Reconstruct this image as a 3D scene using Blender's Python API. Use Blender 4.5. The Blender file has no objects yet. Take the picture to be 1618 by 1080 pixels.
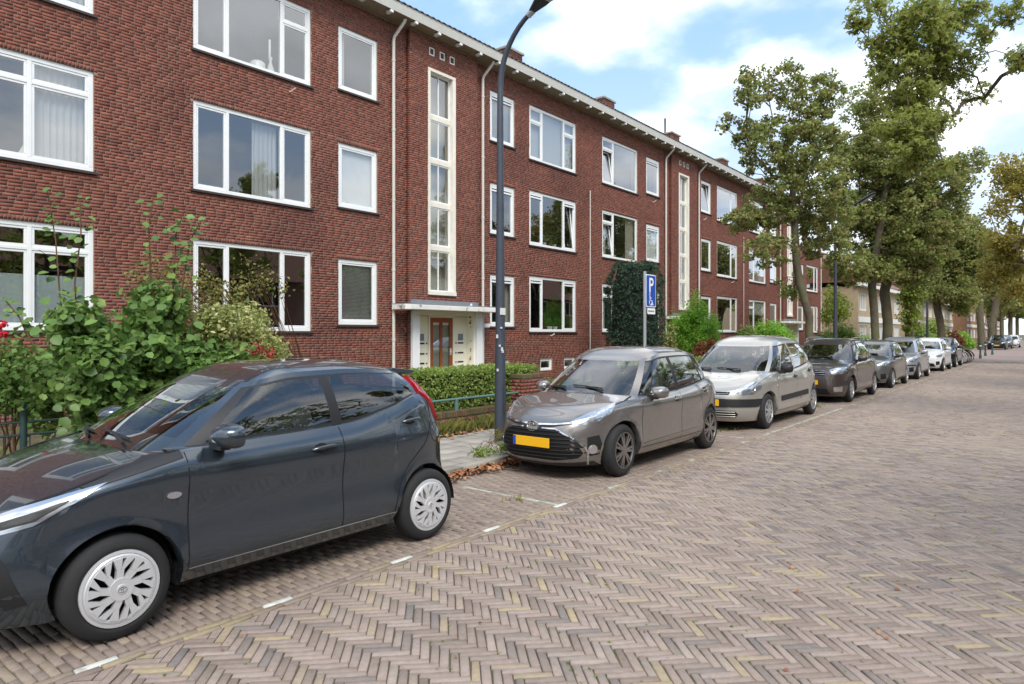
import bpy, bmesh, math, random
import numpy as np
from mathutils import Vector, Matrix
from mathutils.bvhtree import BVHTree
from mathutils.geometry import tessellate_polygon
random.seed(7); RNG = np.random.default_rng(11)
S = bpy.context.scene; COL = S.collection
R = math.radians
# ------------------------------------------------------------------ camera
FPX, THETA, CAMH, HORY = 1078.7, math.atan((1675-809)/1078.7), 1.68, 526.0
sT, cT = math.sin(THETA), math.cos(THETA)
cam = bpy.data.objects.new('camera', bpy.data.cameras.new('camera')); COL.objects.link(cam)
cam.location = (0, 0, CAMH); cam.rotation_euler = (R(90), 0, THETA)
cam.data.sensor_width = 36; cam.data.lens = 36*FPX/1618; cam.data.shift_y = -(540-HORY)/1618
cam.data.clip_start = .05; cam.data.clip_end = 2000; S.camera = cam
def ground_at(px, py, z=0):
    t = (CAMH-z)*FPX/(py-HORY); u = (px-809)/FPX
    return Vector((t*(-sT+u*cT), t*(cT+u*sT), z))
def on_plane(px, py, D):                      # a point on the vertical plane x = -D, parallel to the street
    u = (px-809)/FPX; t = D/(sT-u*cT)
    return Vector((-D, t*(cT+u*sT), CAMH+t*(HORY-py)/FPX))
def project(p):
    Z = -p[0]*sT+p[1]*cT
    if Z < .1: return (-9e3, -9e3, Z)
    return (809+FPX*(p[0]*cT+p[1]*sT)/Z, HORY-FPX*(p[2]-CAMH)/Z, Z)
# ------------------------------------------------------------------ world, sun, exposure
SUN_EL, SUN_AZ = R(50), R(128)               # azimuth clockwise from +Y: behind the camera's right shoulder
W = bpy.data.worlds.new('World'); S.world = W; W.use_nodes = True
wn, wl = W.node_tree.nodes, W.node_tree.links; wn.clear()
def N(nt, kind, **kw):
    n = nt.nodes.new(kind)
    for k, v in kw.items(): setattr(n, k, v)
    return n
def math_node(nt, op, a, b=None, clamp=False):
    n = nt.nodes.new('ShaderNodeMath'); n.operation = op; n.use_clamp = clamp
    for i, v in enumerate((a, b)):
        if v is None: continue
        if isinstance(v, (int, float)): n.inputs[i].default_value = v
        else: nt.links.new(v, n.inputs[i])
    return n.outputs[0]
nt = W.node_tree
out = N(nt, 'ShaderNodeOutputWorld'); bg = N(nt, 'ShaderNodeBackground'); bg.inputs[1].default_value = .15
sky = N(nt, 'ShaderNodeTexSky', sky_type='NISHITA', sun_disc=False, sun_elevation=SUN_EL, sun_rotation=SUN_AZ)
sky.air_density = 1.0; sky.dust_density = .6; sky.ozone_density = 1.5
tc = N(nt, 'ShaderNodeTexCoord'); sep = N(nt, 'ShaderNodeSeparateXYZ'); wl.new(tc.outputs['Generated'], sep.inputs[0])
zz = math_node(nt, 'ADD', math_node(nt, 'MAXIMUM', sep.outputs[2], 0.0), .22)
cx = math_node(nt, 'DIVIDE', sep.outputs[0], zz); cy = math_node(nt, 'DIVIDE', sep.outputs[1], zz)
comb = N(nt, 'ShaderNodeCombineXYZ'); wl.new(cx, comb.inputs[0]); wl.new(cy, comb.inputs[1])
mp = N(nt, 'ShaderNodeMapping'); mp.inputs['Location'].default_value = (.55, .3, 0); wl.new(comb.outputs[0], mp.inputs[0])
cn = N(nt, 'ShaderNodeTexNoise'); cn.inputs['Scale'].default_value = 1.25; cn.inputs['Detail'].default_value = 7; cn.inputs['Roughness'].default_value = .52
wl.new(mp.outputs[0], cn.inputs['Vector'])
ramp = N(nt, 'ShaderNodeValToRGB'); ramp.color_ramp.elements[0].position = .42; ramp.color_ramp.elements[1].position = .57
ramp.color_ramp.interpolation = 'EASE'; wl.new(cn.outputs[0], ramp.inputs[0])
cn2 = N(nt, 'ShaderNodeTexNoise'); cn2.inputs['Scale'].default_value = 2.6; cn2.inputs['Detail'].default_value = 5; wl.new(mp.outputs[0], cn2.inputs['Vector'])
cr = N(nt, 'ShaderNodeMapRange'); cr.inputs['From Min'].default_value = .35; cr.inputs['From Max'].default_value = .65
cr.inputs['To Min'].default_value = 3.5; cr.inputs['To Max'].default_value = 6.0; wl.new(cn2.outputs[0], cr.inputs[0])
cc = N(nt, 'ShaderNodeCombineColor')
for i, k in enumerate((.97, .985, 1.0)): wl.new(math_node(nt, 'MULTIPLY', cr.outputs[0], k), cc.inputs[i])
sk2 = N(nt, 'ShaderNodeMix', data_type='RGBA', blend_type='MIX'); sk2.inputs[0].default_value = .8
wl.new(sky.outputs[0], sk2.inputs[6]); sk2.inputs[7].default_value = (1.22, 1.95, 3.05, 1)
mx = N(nt, 'ShaderNodeMix', data_type='RGBA'); wl.new(ramp.outputs[0], mx.inputs[0]); wl.new(sk2.outputs[2], mx.inputs[6]); wl.new(cc.outputs[0], mx.inputs[7])
hz_ = N(nt, 'ShaderNodeMapRange', interpolation_type='SMOOTHSTEP'); hz_.inputs['From Min'].default_value = .02; hz_.inputs['From Max'].default_value = .42
hz_.inputs['To Min'].default_value = .85; hz_.inputs['To Max'].default_value = 0; wl.new(sep.outputs[2], hz_.inputs[0])     # milky air towards the horizon, all round
mh = N(nt, 'ShaderNodeMix', data_type='RGBA'); wl.new(hz_.outputs[0], mh.inputs[0]); wl.new(mx.outputs[2], mh.inputs[6]); mh.inputs[7].default_value = (2.75, 3.0, 3.3, 1)
wl.new(mh.outputs[2], bg.inputs[0]); wl.new(bg.outputs[0], out.inputs[0])
sl = bpy.data.lights.new('sun', 'SUN'); sl.energy = 1.3; sl.angle = R(24); sl.color = (1, .96, .9)
sun = bpy.data.objects.new('sun', sl); COL.objects.link(sun)
sd = Vector((math.sin(SUN_AZ)*math.cos(SUN_EL), math.cos(SUN_AZ)*math.cos(SUN_EL), math.sin(SUN_EL)))
sun.rotation_euler = sd.to_track_quat('Z', 'Y').to_euler(); sun.location = (20, -20, 40)
S.view_settings.view_transform = 'Standard'; S.view_settings.look = 'None'; S.view_settings.gamma = 1
S.view_settings.exposure = 1.3; S.render.engine = 'CYCLES'
# ------------------------------------------------------------------ helpers
def srgb(r, g, b):
    f = lambda c: (c/255/12.92) if c/255 <= .04045 else ((c/255+.055)/1.055)**2.4
    return (f(r), f(g), f(b), 1)
MATS = {}
def mat(name, col, rough=.6, metal=0., var=0., scale=8., bump=0., bscale=None, coat=0., spec=.5, ramp=None, rnd=None, trans=0., hue=None, dist=.004):
    """Procedural Principled material. ramp: colours picked by rnd ('attr' = face attribute, 'obj' = object random)."""
    if name in MATS: return MATS[name]
    m = bpy.data.materials.new(name); m.use_nodes = True; t = m.node_tree
    b = t.nodes['Principled BSDF']; o = t.nodes['Material Output']
    b.inputs['Roughness'].default_value = rough; b.inputs['Metallic'].default_value = metal
    b.inputs['Specular IOR Level'].default_value = spec
    if coat: b.inputs['Coat Weight'].default_value = coat; b.inputs['Coat Roughness'].default_value = .03
    co = t.nodes.new('ShaderNodeTexCoord'); src = None
    if ramp:
        rp = t.nodes.new('ShaderNodeValToRGB'); els = rp.color_ramp.elements
        while len(els) < len(ramp): els.new(.5)
        for i, cl in enumerate(ramp): els[i].position = i/(len(ramp)-1); els[i].color = cl
        if rnd == 'obj': t.links.new(t.nodes.new('ShaderNodeObjectInfo').outputs['Random'], rp.inputs[0])
        else:
            a = t.nodes.new('ShaderNodeAttribute'); a.attribute_name = 'rnd'; t.links.new(a.outputs['Fac'], rp.inputs[0])
        src = rp.outputs[0]
    if var:
        n = t.nodes.new('ShaderNodeTexNoise'); n.inputs['Scale'].default_value = scale; n.inputs['Detail'].default_value = 6
        n.inputs['Roughness'].default_value = .65
        geo = t.nodes.new('ShaderNodeNewGeometry'); t.links.new(geo.outputs['Position'] if rnd else co.outputs['Object'], n.inputs['Vector'])
        mr = t.nodes.new('ShaderNodeMapRange'); mr.inputs['From Min'].default_value = .25; mr.inputs['From Max'].default_value = .75
        mr.inputs['To Min'].default_value = 1-var; mr.inputs['To Max'].default_value = 1+var; t.links.new(n.outputs[0], mr.inputs[0])
        mm = t.nodes.new('ShaderNodeMix'); mm.data_type = 'RGBA'; mm.blend_type = 'MULTIPLY'; mm.inputs[0].default_value = 1
        if src: t.links.new(src, mm.inputs[6])
        else: mm.inputs[6].default_value = col
        t.links.new(mr.outputs[0], mm.inputs[7]); src = mm.outputs[2]
        if hue:                               # a second colour in patches (moss, stains)
            n2 = t.nodes.new('ShaderNodeTexNoise'); n2.inputs['Scale'].default_value = hue[1]; n2.inputs['Detail'].default_value = 5
            t.links.new(geo.outputs['Position'], n2.inputs['Vector'])
            r2 = t.nodes.new('ShaderNodeMapRange'); r2.inputs['From Min'].default_value = hue[2]; r2.inputs['From Max'].default_value = hue[2]+.12
            r2.inputs['To Max'].default_value = hue[3]
            t.links.new(n2.outputs[0], r2.inputs[0])
            m2 = t.nodes.new('ShaderNodeMix'); m2.data_type = 'RGBA'; t.links.new(r2.outputs[0], m2.inputs[0])
            t.links.new(src, m2.inputs[6]); m2.inputs[7].default_value = hue[0]; src = m2.outputs[2]
    if src: t.links.new(src, b.inputs['Base Color'])
    else: b.inputs['Base Color'].default_value = col
    if bump:
        n = t.nodes.new('ShaderNodeTexNoise'); n.inputs['Scale'].default_value = bscale or scale*4; n.inputs['Detail'].default_value = 5
        geo = t.nodes.new('ShaderNodeNewGeometry'); t.links.new(geo.outputs['Position'], n.inputs['Vector'])
        bp = t.nodes.new('ShaderNodeBump'); bp.inputs['Strength'].default_value = bump; bp.inputs['Distance'].default_value = dist
        t.links.new(n.outputs[0], bp.inputs['Height']); t.links.new(bp.outputs[0], b.inputs['Normal'])
    if trans:                                 # leaves: some light passes through
        tr = t.nodes.new('ShaderNodeBsdfTranslucent'); ms = t.nodes.new('ShaderNodeMixShader'); ms.inputs[0].default_value = trans
        if src: t.links.new(src, tr.inputs[0])
        else: tr.inputs[0].default_value = col
        t.links.new(b.outputs[0], ms.inputs[1]); t.links.new(tr.outputs[0], ms.inputs[2]); t.links.new(ms.outputs[0], o.inputs[0])
    MATS[name] = m; return m
def glass(name, tint=(.8, .85, .85), refl=1.5, gain=1.0, base=0.):
    if name in MATS: return MATS[name]
    m = bpy.data.materials.new(name); m.use_nodes = True; t = m.node_tree; t.nodes.clear()
    o = t.nodes.new('ShaderNodeOutputMaterial'); tr = t.nodes.new('ShaderNodeBsdfTransparent'); gl = t.nodes.new('ShaderNodeBsdfGlossy')
    tr.inputs[0].default_value = (*tint, 1); gl.inputs['Roughness'].default_value = .0; gl.inputs[0].default_value = (.95, .97, 1, 1)
    ge = t.nodes.new('ShaderNodeNewGeometry'); dt = t.nodes.new('ShaderNodeVectorMath'); dt.operation = 'DOT_PRODUCT'   # Schlick, the same from both sides of the pane
    t.links.new(ge.outputs['Incoming'], dt.inputs[0]); t.links.new(ge.outputs['Normal'], dt.inputs[1])
    c1 = math_node(t, 'SUBTRACT', 1.0, math_node(t, 'ABSOLUTE', dt.outputs['Value']), True); r0 = ((refl-1)/(refl+1))**2
    k = math_node(t, 'ADD', math_node(t, 'MULTIPLY', math_node(t, 'ADD', math_node(t, 'MULTIPLY', math_node(t, 'POWER', c1, 5.0), 1-r0), r0), gain), base, True)
    ms = t.nodes.new('ShaderNodeMixShader'); t.links.new(k, ms.inputs[0]); t.links.new(tr.outputs[0], ms.inputs[1]); t.links.new(gl.outputs[0], ms.inputs[2])
    t.links.new(ms.outputs[0], o.inputs[0]); MATS[name] = m; return m
class MB:
    """collects geometry; build() links it as ONE mesh object"""
    def __init__(s): s.v = []; s.f = []; s.r = []
    def add(s, vs, fs, rnd=None):
        o = len(s.v); s.v.extend([tuple(p) for p in vs]); s.f.extend([tuple(i+o for i in f) for f in fs])
        s.r.extend([random.random() if rnd is None else rnd]*len(fs)); return s
    def box(s, a, b, rnd=None):
        x0, y0, z0 = [min(p, q) for p, q in zip(a, b)]; x1, y1, z1 = [max(p, q) for p, q in zip(a, b)]
        return s.add([(x0,y0,z0),(x1,y0,z0),(x1,y1,z0),(x0,y1,z0),(x0,y0,z1),(x1,y0,z1),(x1,y1,z1),(x0,y1,z1)],
              [(0,3,2,1),(4,5,6,7),(0,1,5,4),(1,2,6,5),(2,3,7,6),(3,0,4,7)], rnd)
    def tube(s, pts, rad, n=10, cap=True, rnd=None):
        pts = [Vector(p) for p in pts]
        if not isinstance(rad, (list, tuple)): rad = [rad]*len(pts)
        vs = []; up = None
        for i, p in enumerate(pts):
            d = (pts[min(i+1, len(pts)-1)]-pts[max(i-1, 0)]).normalized()
            if up is None:
                up = d.orthogonal().normalized()
            else:
                up = (up-d*up.dot(d)).normalized()
            q = d.cross(up)
            vs += [p+(up*math.cos(2*math.pi*k/n)+q*math.sin(2*math.pi*k/n))*rad[i] for k in range(n)]
        fs = [(i*n+k, i*n+(k+1) % n, (i+1)*n+(k+1) % n, (i+1)*n+k) for i in range(len(pts)-1) for k in range(n)]
        if cap: fs += [tuple(range(n))[::-1], tuple(range((len(pts)-1)*n, len(pts)*n))]
        return s.add(vs, fs, rnd)
    def lathe(s, prof, org=(0,0,0), ax='Z', n=24, rnd=None):
        vs = []; o = Vector(org)
        for r, h in prof:
            for k in range(n):
                a = 2*math.pi*k/n; p = (r*math.cos(a), r*math.sin(a), h)
                if ax == 'Y': p = (p[0], p[2], p[1])
                if ax == 'X': p = (p[2], p[0], p[1])
                vs.append(o+Vector(p))
        fs = [(i*n+k, i*n+(k+1) % n, (i+1)*n+(k+1) % n, (i+1)*n+k) for i in range(len(prof)-1) for k in range(n)]
        return s.add(vs, fs, rnd)
    def prism(s, poly, a, b, fn, rnd=None):   # polygon (2D) extruded between depths a and b, mapped by fn(u, v, depth)
        n = len(poly); tri = tessellate_polygon([[Vector((p[0], p[1], 0)) for p in poly]])
        vs = [fn(p[0], p[1], a) for p in poly]+[fn(p[0], p[1], b) for p in poly]
        fs = [tuple(t) for t in tri]+[tuple(i+n for i in t)[::-1] for t in tri]+[(i, (i+1) % n, (i+1) % n+n, i+n) for i in range(n)]
        return s.add(vs, fs, rnd)
    def build(s, name, m, parent=None, smooth=None, bevel=0, fixn=True):
        me = bpy.data.meshes.new(name); me.from_pydata([tuple(p) for p in s.v], [], s.f)
        if s.r:
            at = me.attributes.new('rnd', 'FLOAT', 'FACE'); at.data.foreach_set('value', np.array(s.r, 'f'))
        if fixn:
            bm = bmesh.new(); bm.from_mesh(me); bmesh.ops.recalc_face_normals(bm, faces=bm.faces); bm.to_mesh(me); bm.free()
        o = link(name, me, m, parent)
        if smooth is not None: shade(me, smooth)
        if bevel:
            bv = o.modifiers.new('bevel', 'BEVEL'); bv.width = bevel; bv.segments = 2; bv.limit_method = 'ANGLE'
        return o
def shade(me, ang):
    me.polygons.foreach_set('use_smooth', [True]*len(me.polygons))
    if ang < 180: me.set_sharp_from_angle(angle=R(ang))
def link(name, me, m, parent=None):
    o = bpy.data.objects.new(name, me); COL.objects.link(o)
    if m is not None and not me.materials: me.materials.append(m)
    if parent is not None:
        o.parent = parent
        if parent.type == 'EMPTY' and not parent.get('local'): o.location = -parent.location   # meshes are in world metres
    return o
def thing(name, label, cat, loc=(0,0,0), group=None, local=False, rz=0):
    o = bpy.data.objects.new(name, None); COL.objects.link(o); o.empty_display_size = .2
    o.location = loc; o.rotation_euler = (0, 0, rz); tag(o, label, cat, group)
    if local: o['local'] = 1
    return o
def tag(o, label=None, cat=None, group=None, kind=None):
    for k, v in (('label', label), ('category', cat), ('group', group), ('kind', kind)):
        if v: o[k] = v
    return o
def struct(o): o['kind'] = 'structure'; return o
def quads_mesh(name, V, F, rnd=None, smooth=False):   # numpy arrays -> mesh, quads only
    me = bpy.data.meshes.new(name); n, k = F.shape
    me.vertices.add(len(V)); me.vertices.foreach_set('co', V.astype('f').ravel())
    me.loops.add(n*k); me.loops.foreach_set('vertex_index', F.astype('i').ravel())
    me.polygons.add(n); me.polygons.foreach_set('loop_start', np.arange(0, n*k, k, dtype='i'))
    me.polygons.foreach_set('loop_total', np.full(n, k, 'i'))
    if smooth: me.polygons.foreach_set('use_smooth', np.ones(n, bool))
    me.update(calc_edges=True)
    if rnd is not None:
        at = me.attributes.new('rnd', 'FLOAT', 'FACE'); at.data.foreach_set('value', rnd.astype('f'))
    return me
# ================================================================== the street
SAND = mat('joint_sand', srgb(84, 75, 63), .95, var=.35, scale=6, hue=(srgb(92, 106, 46), 1.1, .50, .85), rnd='attr', bump=.4, bscale=180)
PAVE = [srgb(162,146,116), srgb(154,138,116)]+[srgb(r_-2, r_-18+g_, r_-28+g_) for r_, g_ in ((152,0),(142,1),(148,-1),(156,0),(144,2),(134,1),(152,-2),(146,0),(160,1),(140,0),(128,2),(150,-1),(154,1),(142,0),(148,2),(130,-1))]+[srgb(130,118,110), srgb(120,112,107)]
BR_A = mat('road_clinker', PAVE[0], .72, ramp=PAVE, rnd='attr', var=.17, scale=26, bump=.5, bscale=240, hue=(srgb(164,148,132), .55, .5, .3), spec=.45)
BR_O = mat('road_clinker_single', PAVE[0], .72, ramp=PAVE, rnd='obj', var=.17, scale=26, bump=.5, bscale=240, hue=(srgb(164,148,132), .55, .5, .3), spec=.45)
BORD = [srgb(124,108,98), srgb(148,134,106), srgb(136,120,110), srgb(154,140,112), srgb(128,112,104), srgb(142,126,114)]
BR_B = mat('border_clinker', BORD[0], .75, ramp=BORD, rnd='attr', var=.2, scale=26, bump=.4, bscale=240)
BR_BO = mat('border_clinker_single', BORD[0], .75, ramp=BORD, rnd='obj', var=.2, scale=26, bump=.4, bscale=240)
PARK = [srgb(122,108,98), srgb(136,121,110), srgb(142,126,114), srgb(130,116,107), srgb(146,131,115), srgb(126,112,104)]
BR_P = mat('parking_clinker', PARK[0], .8, ramp=PARK, rnd='attr', var=.2, scale=20, bump=.5, bscale=240)
BR_PO = mat('parking_clinker_single', PARK[0], .8, ramp=PARK, rnd='obj', var=.2, scale=20, bump=.5, bscale=240)
WHT = mat('white_clinker', srgb(196,197,188), .7, var=.22, scale=14, rnd='attr', bump=.3, hue=(srgb(140,134,120), 6, .5, .8))
CONC = mat('concrete', srgb(158,153,144), .85, var=.18, scale=5, rnd='attr', bump=.4, bscale=150, hue=(srgb(116,112,98), 2.2, .55, .6))
TILE_A = mat('pavement_tile', CONC and srgb(150,145,136), .85, ramp=[srgb(132,126,116), srgb(148,142,132), srgb(160,154,142), srgb(142,138,132)], rnd='attr', var=.16, scale=5, bump=.4, bscale=150)
TILE_O = mat('pavement_tile_single', srgb(150,145,136), .85, ramp=[srgb(132,126,116), srgb(148,142,132), srgb(160,154,142), srgb(142,138,132)], rnd='obj', var=.16, scale=5, bump=.4, bscale=150)
EARTH = mat('earth', srgb(84,72,52), .95, var=.4, scale=3, rnd='attr', bump=.6, bscale=40, hue=(srgb(86,98,46), .8, .5, .8))
ROADFAR = mat('far_paving', srgb(140,122,114), .8, var=.15, scale=3, rnd='attr', bump=.3, bscale=30)
def sheet(name, x0, x1, y0, y1, z, m, parent=None, th=.0):
    b = MB(); b.box((x0, y0, z-.05), (x1, y1, z)); return b.build(name, m, parent)
struct(sheet('ground', -400, 400, -300, 900, -.20, EARTH))
ROADX0, ROADX1, PARKX, KERBX, PAVX = -3.725, 3.4, -3.89, -5.56, -7.56
road = struct(sheet('road', ROADX0-.02, ROADX1, -30, 47.9, -.010, SAND))
lane = struct(sheet('parking_lane', KERBX, ROADX0-.022, -30, 47.9, -.012, SAND))
struct(sheet('far_road', -7.3, ROADX1, 48.35, 330, -.004, ROADFAR))
def pavers(cx, cy, ang, L, Wd, z, bev=.0045, dep=.03, tilt=.004):
    """all bricks as one numpy mesh: 12 verts, 9 quads each, slightly tilted and turned"""
    n = len(cx); hl, hw = L/2, Wd/2
    hl = np.broadcast_to(hl, n); hw = np.broadcast_to(hw, n)
    sx = np.array([-1, 1, 1, -1]); sy = np.array([-1, -1, 1, 1])
    a = ang+RNG.normal(0, .012, n); ca, sa = np.cos(a)[:, None], np.sin(a)[:, None]
    tx, ty = RNG.normal(0, tilt, n)[:, None], RNG.normal(0, tilt*2, n)[:, None]
    jl, jw = RNG.normal(0, .0012, (n, 4)), RNG.normal(0, .0012, (n, 4))
    V = np.zeros((n, 12, 3))
    for k, (ins, dz) in enumerate(((0, -dep), (0, -bev), (bev, 0))):
        px = sx*(hl[:, None]-ins)+jl; py = sy*(hw[:, None]-ins)+jw
        V[:, k*4:k*4+4, 0] = cx[:, None]+px*ca-py*sa; V[:, k*4:k*4+4, 1] = cy[:, None]+px*sa+py*ca
        V[:, k*4:k*4+4, 2] = z[:, None]+dz+px*tx+py*ty
    f = [(8, 9, 10, 11)]+[(4+i, 4+(i+1) % 4, 8+(i+1) % 4, 8+i) for i in range(4)]+[(i, (i+1) % 4, 4+(i+1) % 4, 4+i) for i in range(4)]
    F = (np.arange(n)[:, None, None]*12+np.array(f)[None]).reshape(-1, 4)
    return V.reshape(-1, 3), F, np.repeat(RNG.random(n), 9)
def unit_paver(name, L, Wd, m, bev=.0045, dep=.03):
    V, F, r = pavers(np.zeros(1), np.zeros(1), np.zeros(1), L, Wd, np.zeros(1), bev, dep, 0)
    me = quads_mesh(name, V, F, r); me.materials.append(m); return me
def in_view(x, y, z=0, mrg=20):
    Z = -x*sT+y*cT; Zs = np.maximum(Z, .1); u = 809+FPX*(x*cT+y*sT)/Zs; v = HORY-FPX*(z-CAMH)/Zs
    return (Z > .1) & (u > -mrg) & (u < 1618+mrg) & (v > -mrg) & (v < 1080+mrg), Z
def lay(parent, name, cx, cy, ang, L, Wd, m_attr, m_obj, nmax=300, bad=None):
    """the largest in view as single bricks, the rest joined"""
    z = RNG.normal(0, .0016, len(cx)); vis, Z = in_view(cx, cy)
    if bad is not None: vis &= ~bad
    order = np.argsort(np.where(vis, Z, 1e6)); pick = order[:nmax]; pick = pick[vis[pick]]
    rest = np.ones(len(cx), bool); rest[pick] = False
    V, F, r = pavers(cx[rest], cy[rest], ang[rest], L, Wd, z[rest])
    o = link(name+'_field', quads_mesh(name+'_field', V, F, r), m_attr, parent); o['kind'] = 'stuff'
    me = [unit_paver(name, L, Wd, m_obj)for _ in range(8)]
    for i, k in enumerate(pick):
        b = bpy.data.objects.new(name, me[i % 8]); COL.objects.link(b); b.parent = parent
        b.location = (cx[k], cy[k], z[k]); b.rotation_euler = (RNG.normal(0, .008), RNG.normal(0, .004), ang[k]+RNG.normal(0, .012))
# ---- herringbone carriageway: bricks 200 x 50 at 45 degrees to the street
w = .0508; K = 4; BL, BW = 4*w-.0062, w-.0060
cells = []
X0, X1, Y0, Y1 = ROADX0, ROADX1-.01, -1.6, 47.8
nmx = int(75/w)
A0, B0 = np.meshgrid(np.arange(-1000, 1000), np.arange(-1000, 1000), indexing='ij')
d = (A0-B0) % (2*K)
hor = d == 0; ver = (B0-A0-1) % (2*K) == 0
hc = np.stack([A0[hor]+K/2, B0[hor]+.5], 1); vc = np.stack([A0[ver]+.5, B0[ver]+K/2], 1)
P = np.concatenate([hc, vc])*w; isv = np.concatenate([np.zeros(len(hc)), np.ones(len(vc))])
c45 = math.sqrt(.5); wx = (P[:, 0]+P[:, 1])*c45-1.0; wy = (P[:, 1]-P[:, 0])*c45+23.0
ang = np.where(isv > 0, R(45), R(-45))
ext = (BL+BW)/2*c45
inside = (wx-ext > X0+.002) & (wx+ext < X1) & (wy-ext > Y0) & (wy+ext < Y1)
lay(road, 'brick', wx[inside], wy[inside], ang[inside], BL, BW, BR_A, BR_O)
cut = (wx+ext > X0) & (wx-ext <= X0+.002) & (wy-ext > Y0) & (wy+ext < Y1)
mb = MB()
for x, y, a in zip(wx[cut], wy[cut], ang[cut]):          # bricks sawn off along the border course
    q = [(x+sx*BL/2*math.cos(a)-sy*BW/2*math.sin(a), y+sx*BL/2*math.sin(a)+sy*BW/2*math.cos(a)) for sx, sy in ((-1,-1),(1,-1),(1,1),(-1,1))]
    o_ = []; lim = X0+.004
    for i in range(4):
        p0, p1 = q[i], q[(i+1) % 4]; a0, a1 = p0[0] >= lim, p1[0] >= lim
        if a0: o_.append(p0)
        if a0 != a1: t = (lim-p0[0])/(p1[0]-p0[0]); o_.append((lim, p0[1]+t*(p1[1]-p0[1])))
    if len(o_) > 2: mb.prism(o_, -.03, random.gauss(-.001, .0015), lambda u, v, d: (u, v, d))
mb.build('cut_bricks', BR_A, road)['kind'] = 'stuff'
# ---- border: two courses along the street, white bricks in the outer one
ys = np.arange(-1.6, 47.7, .206)
bx = np.concatenate([np.full(len(ys), -3.765), np.full(len(ys), -3.817)]); by = np.concatenate([ys, ys+.1]); wh = np.zeros(len(bx), bool)
marks = [.46, 1.48, 2.46, 3.47, 4.52, 5.50, 6.55, 7.5, 8.5, 9.55, 10.55]+list(np.arange(17.6, 47, 1.03))
for k in marks:
    j = len(ys)+int(np.argmin(abs(by[len(ys):]-k))); wh[j] = True
wh[len(ys):] |= (by[len(ys):] > 11.4) & (by[len(ys):] < 16.6)
lay(lane, 'border_brick', bx[~wh], by[~wh], np.full((~wh).sum(), R(90)), .2, .046, BR_B, BR_BO, 200)
WORN = mat('worn_white_clinker', srgb(166,168,154), .8, var=.25, scale=14, rnd='attr', bump=.3, hue=(srgb(128,118,104), 5, .48, .85))
me_a, me_b = unit_paver('white_brick', .2, .046, WHT), unit_paver('white_brick', .2, .046, WORN)
for x, y in zip(bx[wh], by[wh]):
    b = bpy.data.objects.new('white_brick', me_a if y < 6 else me_b); COL.objects.link(b); b.parent = lane; b.location = (x, y, .0012); b.rotation_euler = (0, 0, R(90))
# ---- parking bays: courses laid across
rows = np.arange(-1.6, 47.8, .0522); px_, py_ = [], []
for i, y in enumerate(rows):
    for k in range(9):
        x = -3.85-.104-(.104 if i % 2 else 0)-k*.2085
        if x-.1 > KERBX-.02: px_.append(x); py_.append(y)
px_, py_ = np.array(px_), np.array(py_)
wline = np.zeros(len(px_), bool)
for yl in (5.5, 10.9, 17.1, 22.3):
    r_ = rows[int(np.argmin(abs(rows-yl)))]; wline |= (abs(py_-r_) < .01) & (px_ > -5.1)
lay(lane, 'parking_brick', px_[~wline], py_[~wline], np.zeros((~wline).sum()), .2, .046, BR_P, BR_PO, 300)
hb = rows[1::2]; V_, F_, r_ = pavers(np.full(len(hb), -3.9015), hb, np.zeros(len(hb)), .098, .046, RNG.normal(0, .0016, len(hb)))
link('half_bricks', quads_mesh('half_bricks', V_, F_, r_), BR_P, lane)['kind'] = 'stuff'
me = unit_paver('line_brick', .2, .046, mat('worn_white_clinker', srgb(166,168,154), .8, var=.25, scale=14, rnd='attr', bump=.3, hue=(srgb(128,118,104), 5, .48, .85)))
for x, y in zip(px_[wline], py_[wline]):
    b = bpy.data.objects.new('line_brick', me); COL.objects.link(b); b.parent = lane; b.location = (x, y, .001)
# ---- kerb and pavement
kerb = struct(MB().box((KERBX-.15, -30, -.1), (KERBX-.003, 47.8, .085)).build('kerb', CONC))
V_, F_, r_ = pavers(np.zeros(1), np.zeros(1), np.zeros(1), .992, .15, np.zeros(1), .012, .2, 0)
kme = quads_mesh('kerb_stone', V_, F_, r_); kme.materials.append(TILE_O)
for k in range(49):
    b = bpy.data.objects.new('kerb_stone', kme); COL.objects.link(b); b.parent = kerb; b.location = (KERBX-.072, -.5+k, .1+RNG.normal(0, .003)); b.rotation_euler = (0, RNG.normal(0, .012), R(90)+RNG.normal(0, .003))
pav = struct(MB().box((PAVX, -30, -.1), (KERBX-.152, 47.8, .078)).build('pavement', SAND))
gx, gy = np.meshgrid(KERBX-.155-.15-np.arange(6)*.3, np.arange(-.6, 47.6, .3), indexing='ij'); gx, gy = gx.ravel(), gy.ravel()
vis, Z = in_view(gx, gy); near = (gy > 2.5) & (gy < 17.3) & vis
V_, F_, r_ = pavers(gx[~near], gy[~near], np.zeros((~near).sum()), .294, .294, np.full((~near).sum(), .092), .004, .03, .003)
link('tile_field', quads_mesh('tile_field', V_, F_, r_), TILE_A, pav)['kind'] = 'stuff'
tme = unit_paver('tile', .294, .294, TILE_O, .004)
for x, y in zip(gx[near], gy[near]):
    b = bpy.data.objects.new('tile', tme); COL.objects.link(b); b.parent = pav; b.location = (x, y, .092+RNG.normal(0, .0015)); b.rotation_euler = (RNG.normal(0, .004), RNG.normal(0, .004), RNG.normal(0, .004))
struct(MB().box((-16, -30, -.1), (PAVX-.01, 56, .06)).build('garden_soil', EARTH))
struct(MB().box((-60, 56.01, -.1), (-7.57, 330, .05)).build('far_garden_soil', EARTH))
struct(MB().box((ROADX1+.01, -30, -.1), (5.6, 330, .09)).build('opposite_pavement', CONC))
struct(MB().box((5.61, -30, -.1), (60, 330, .06)).build('opposite_garden_soil', EARTH))
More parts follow.
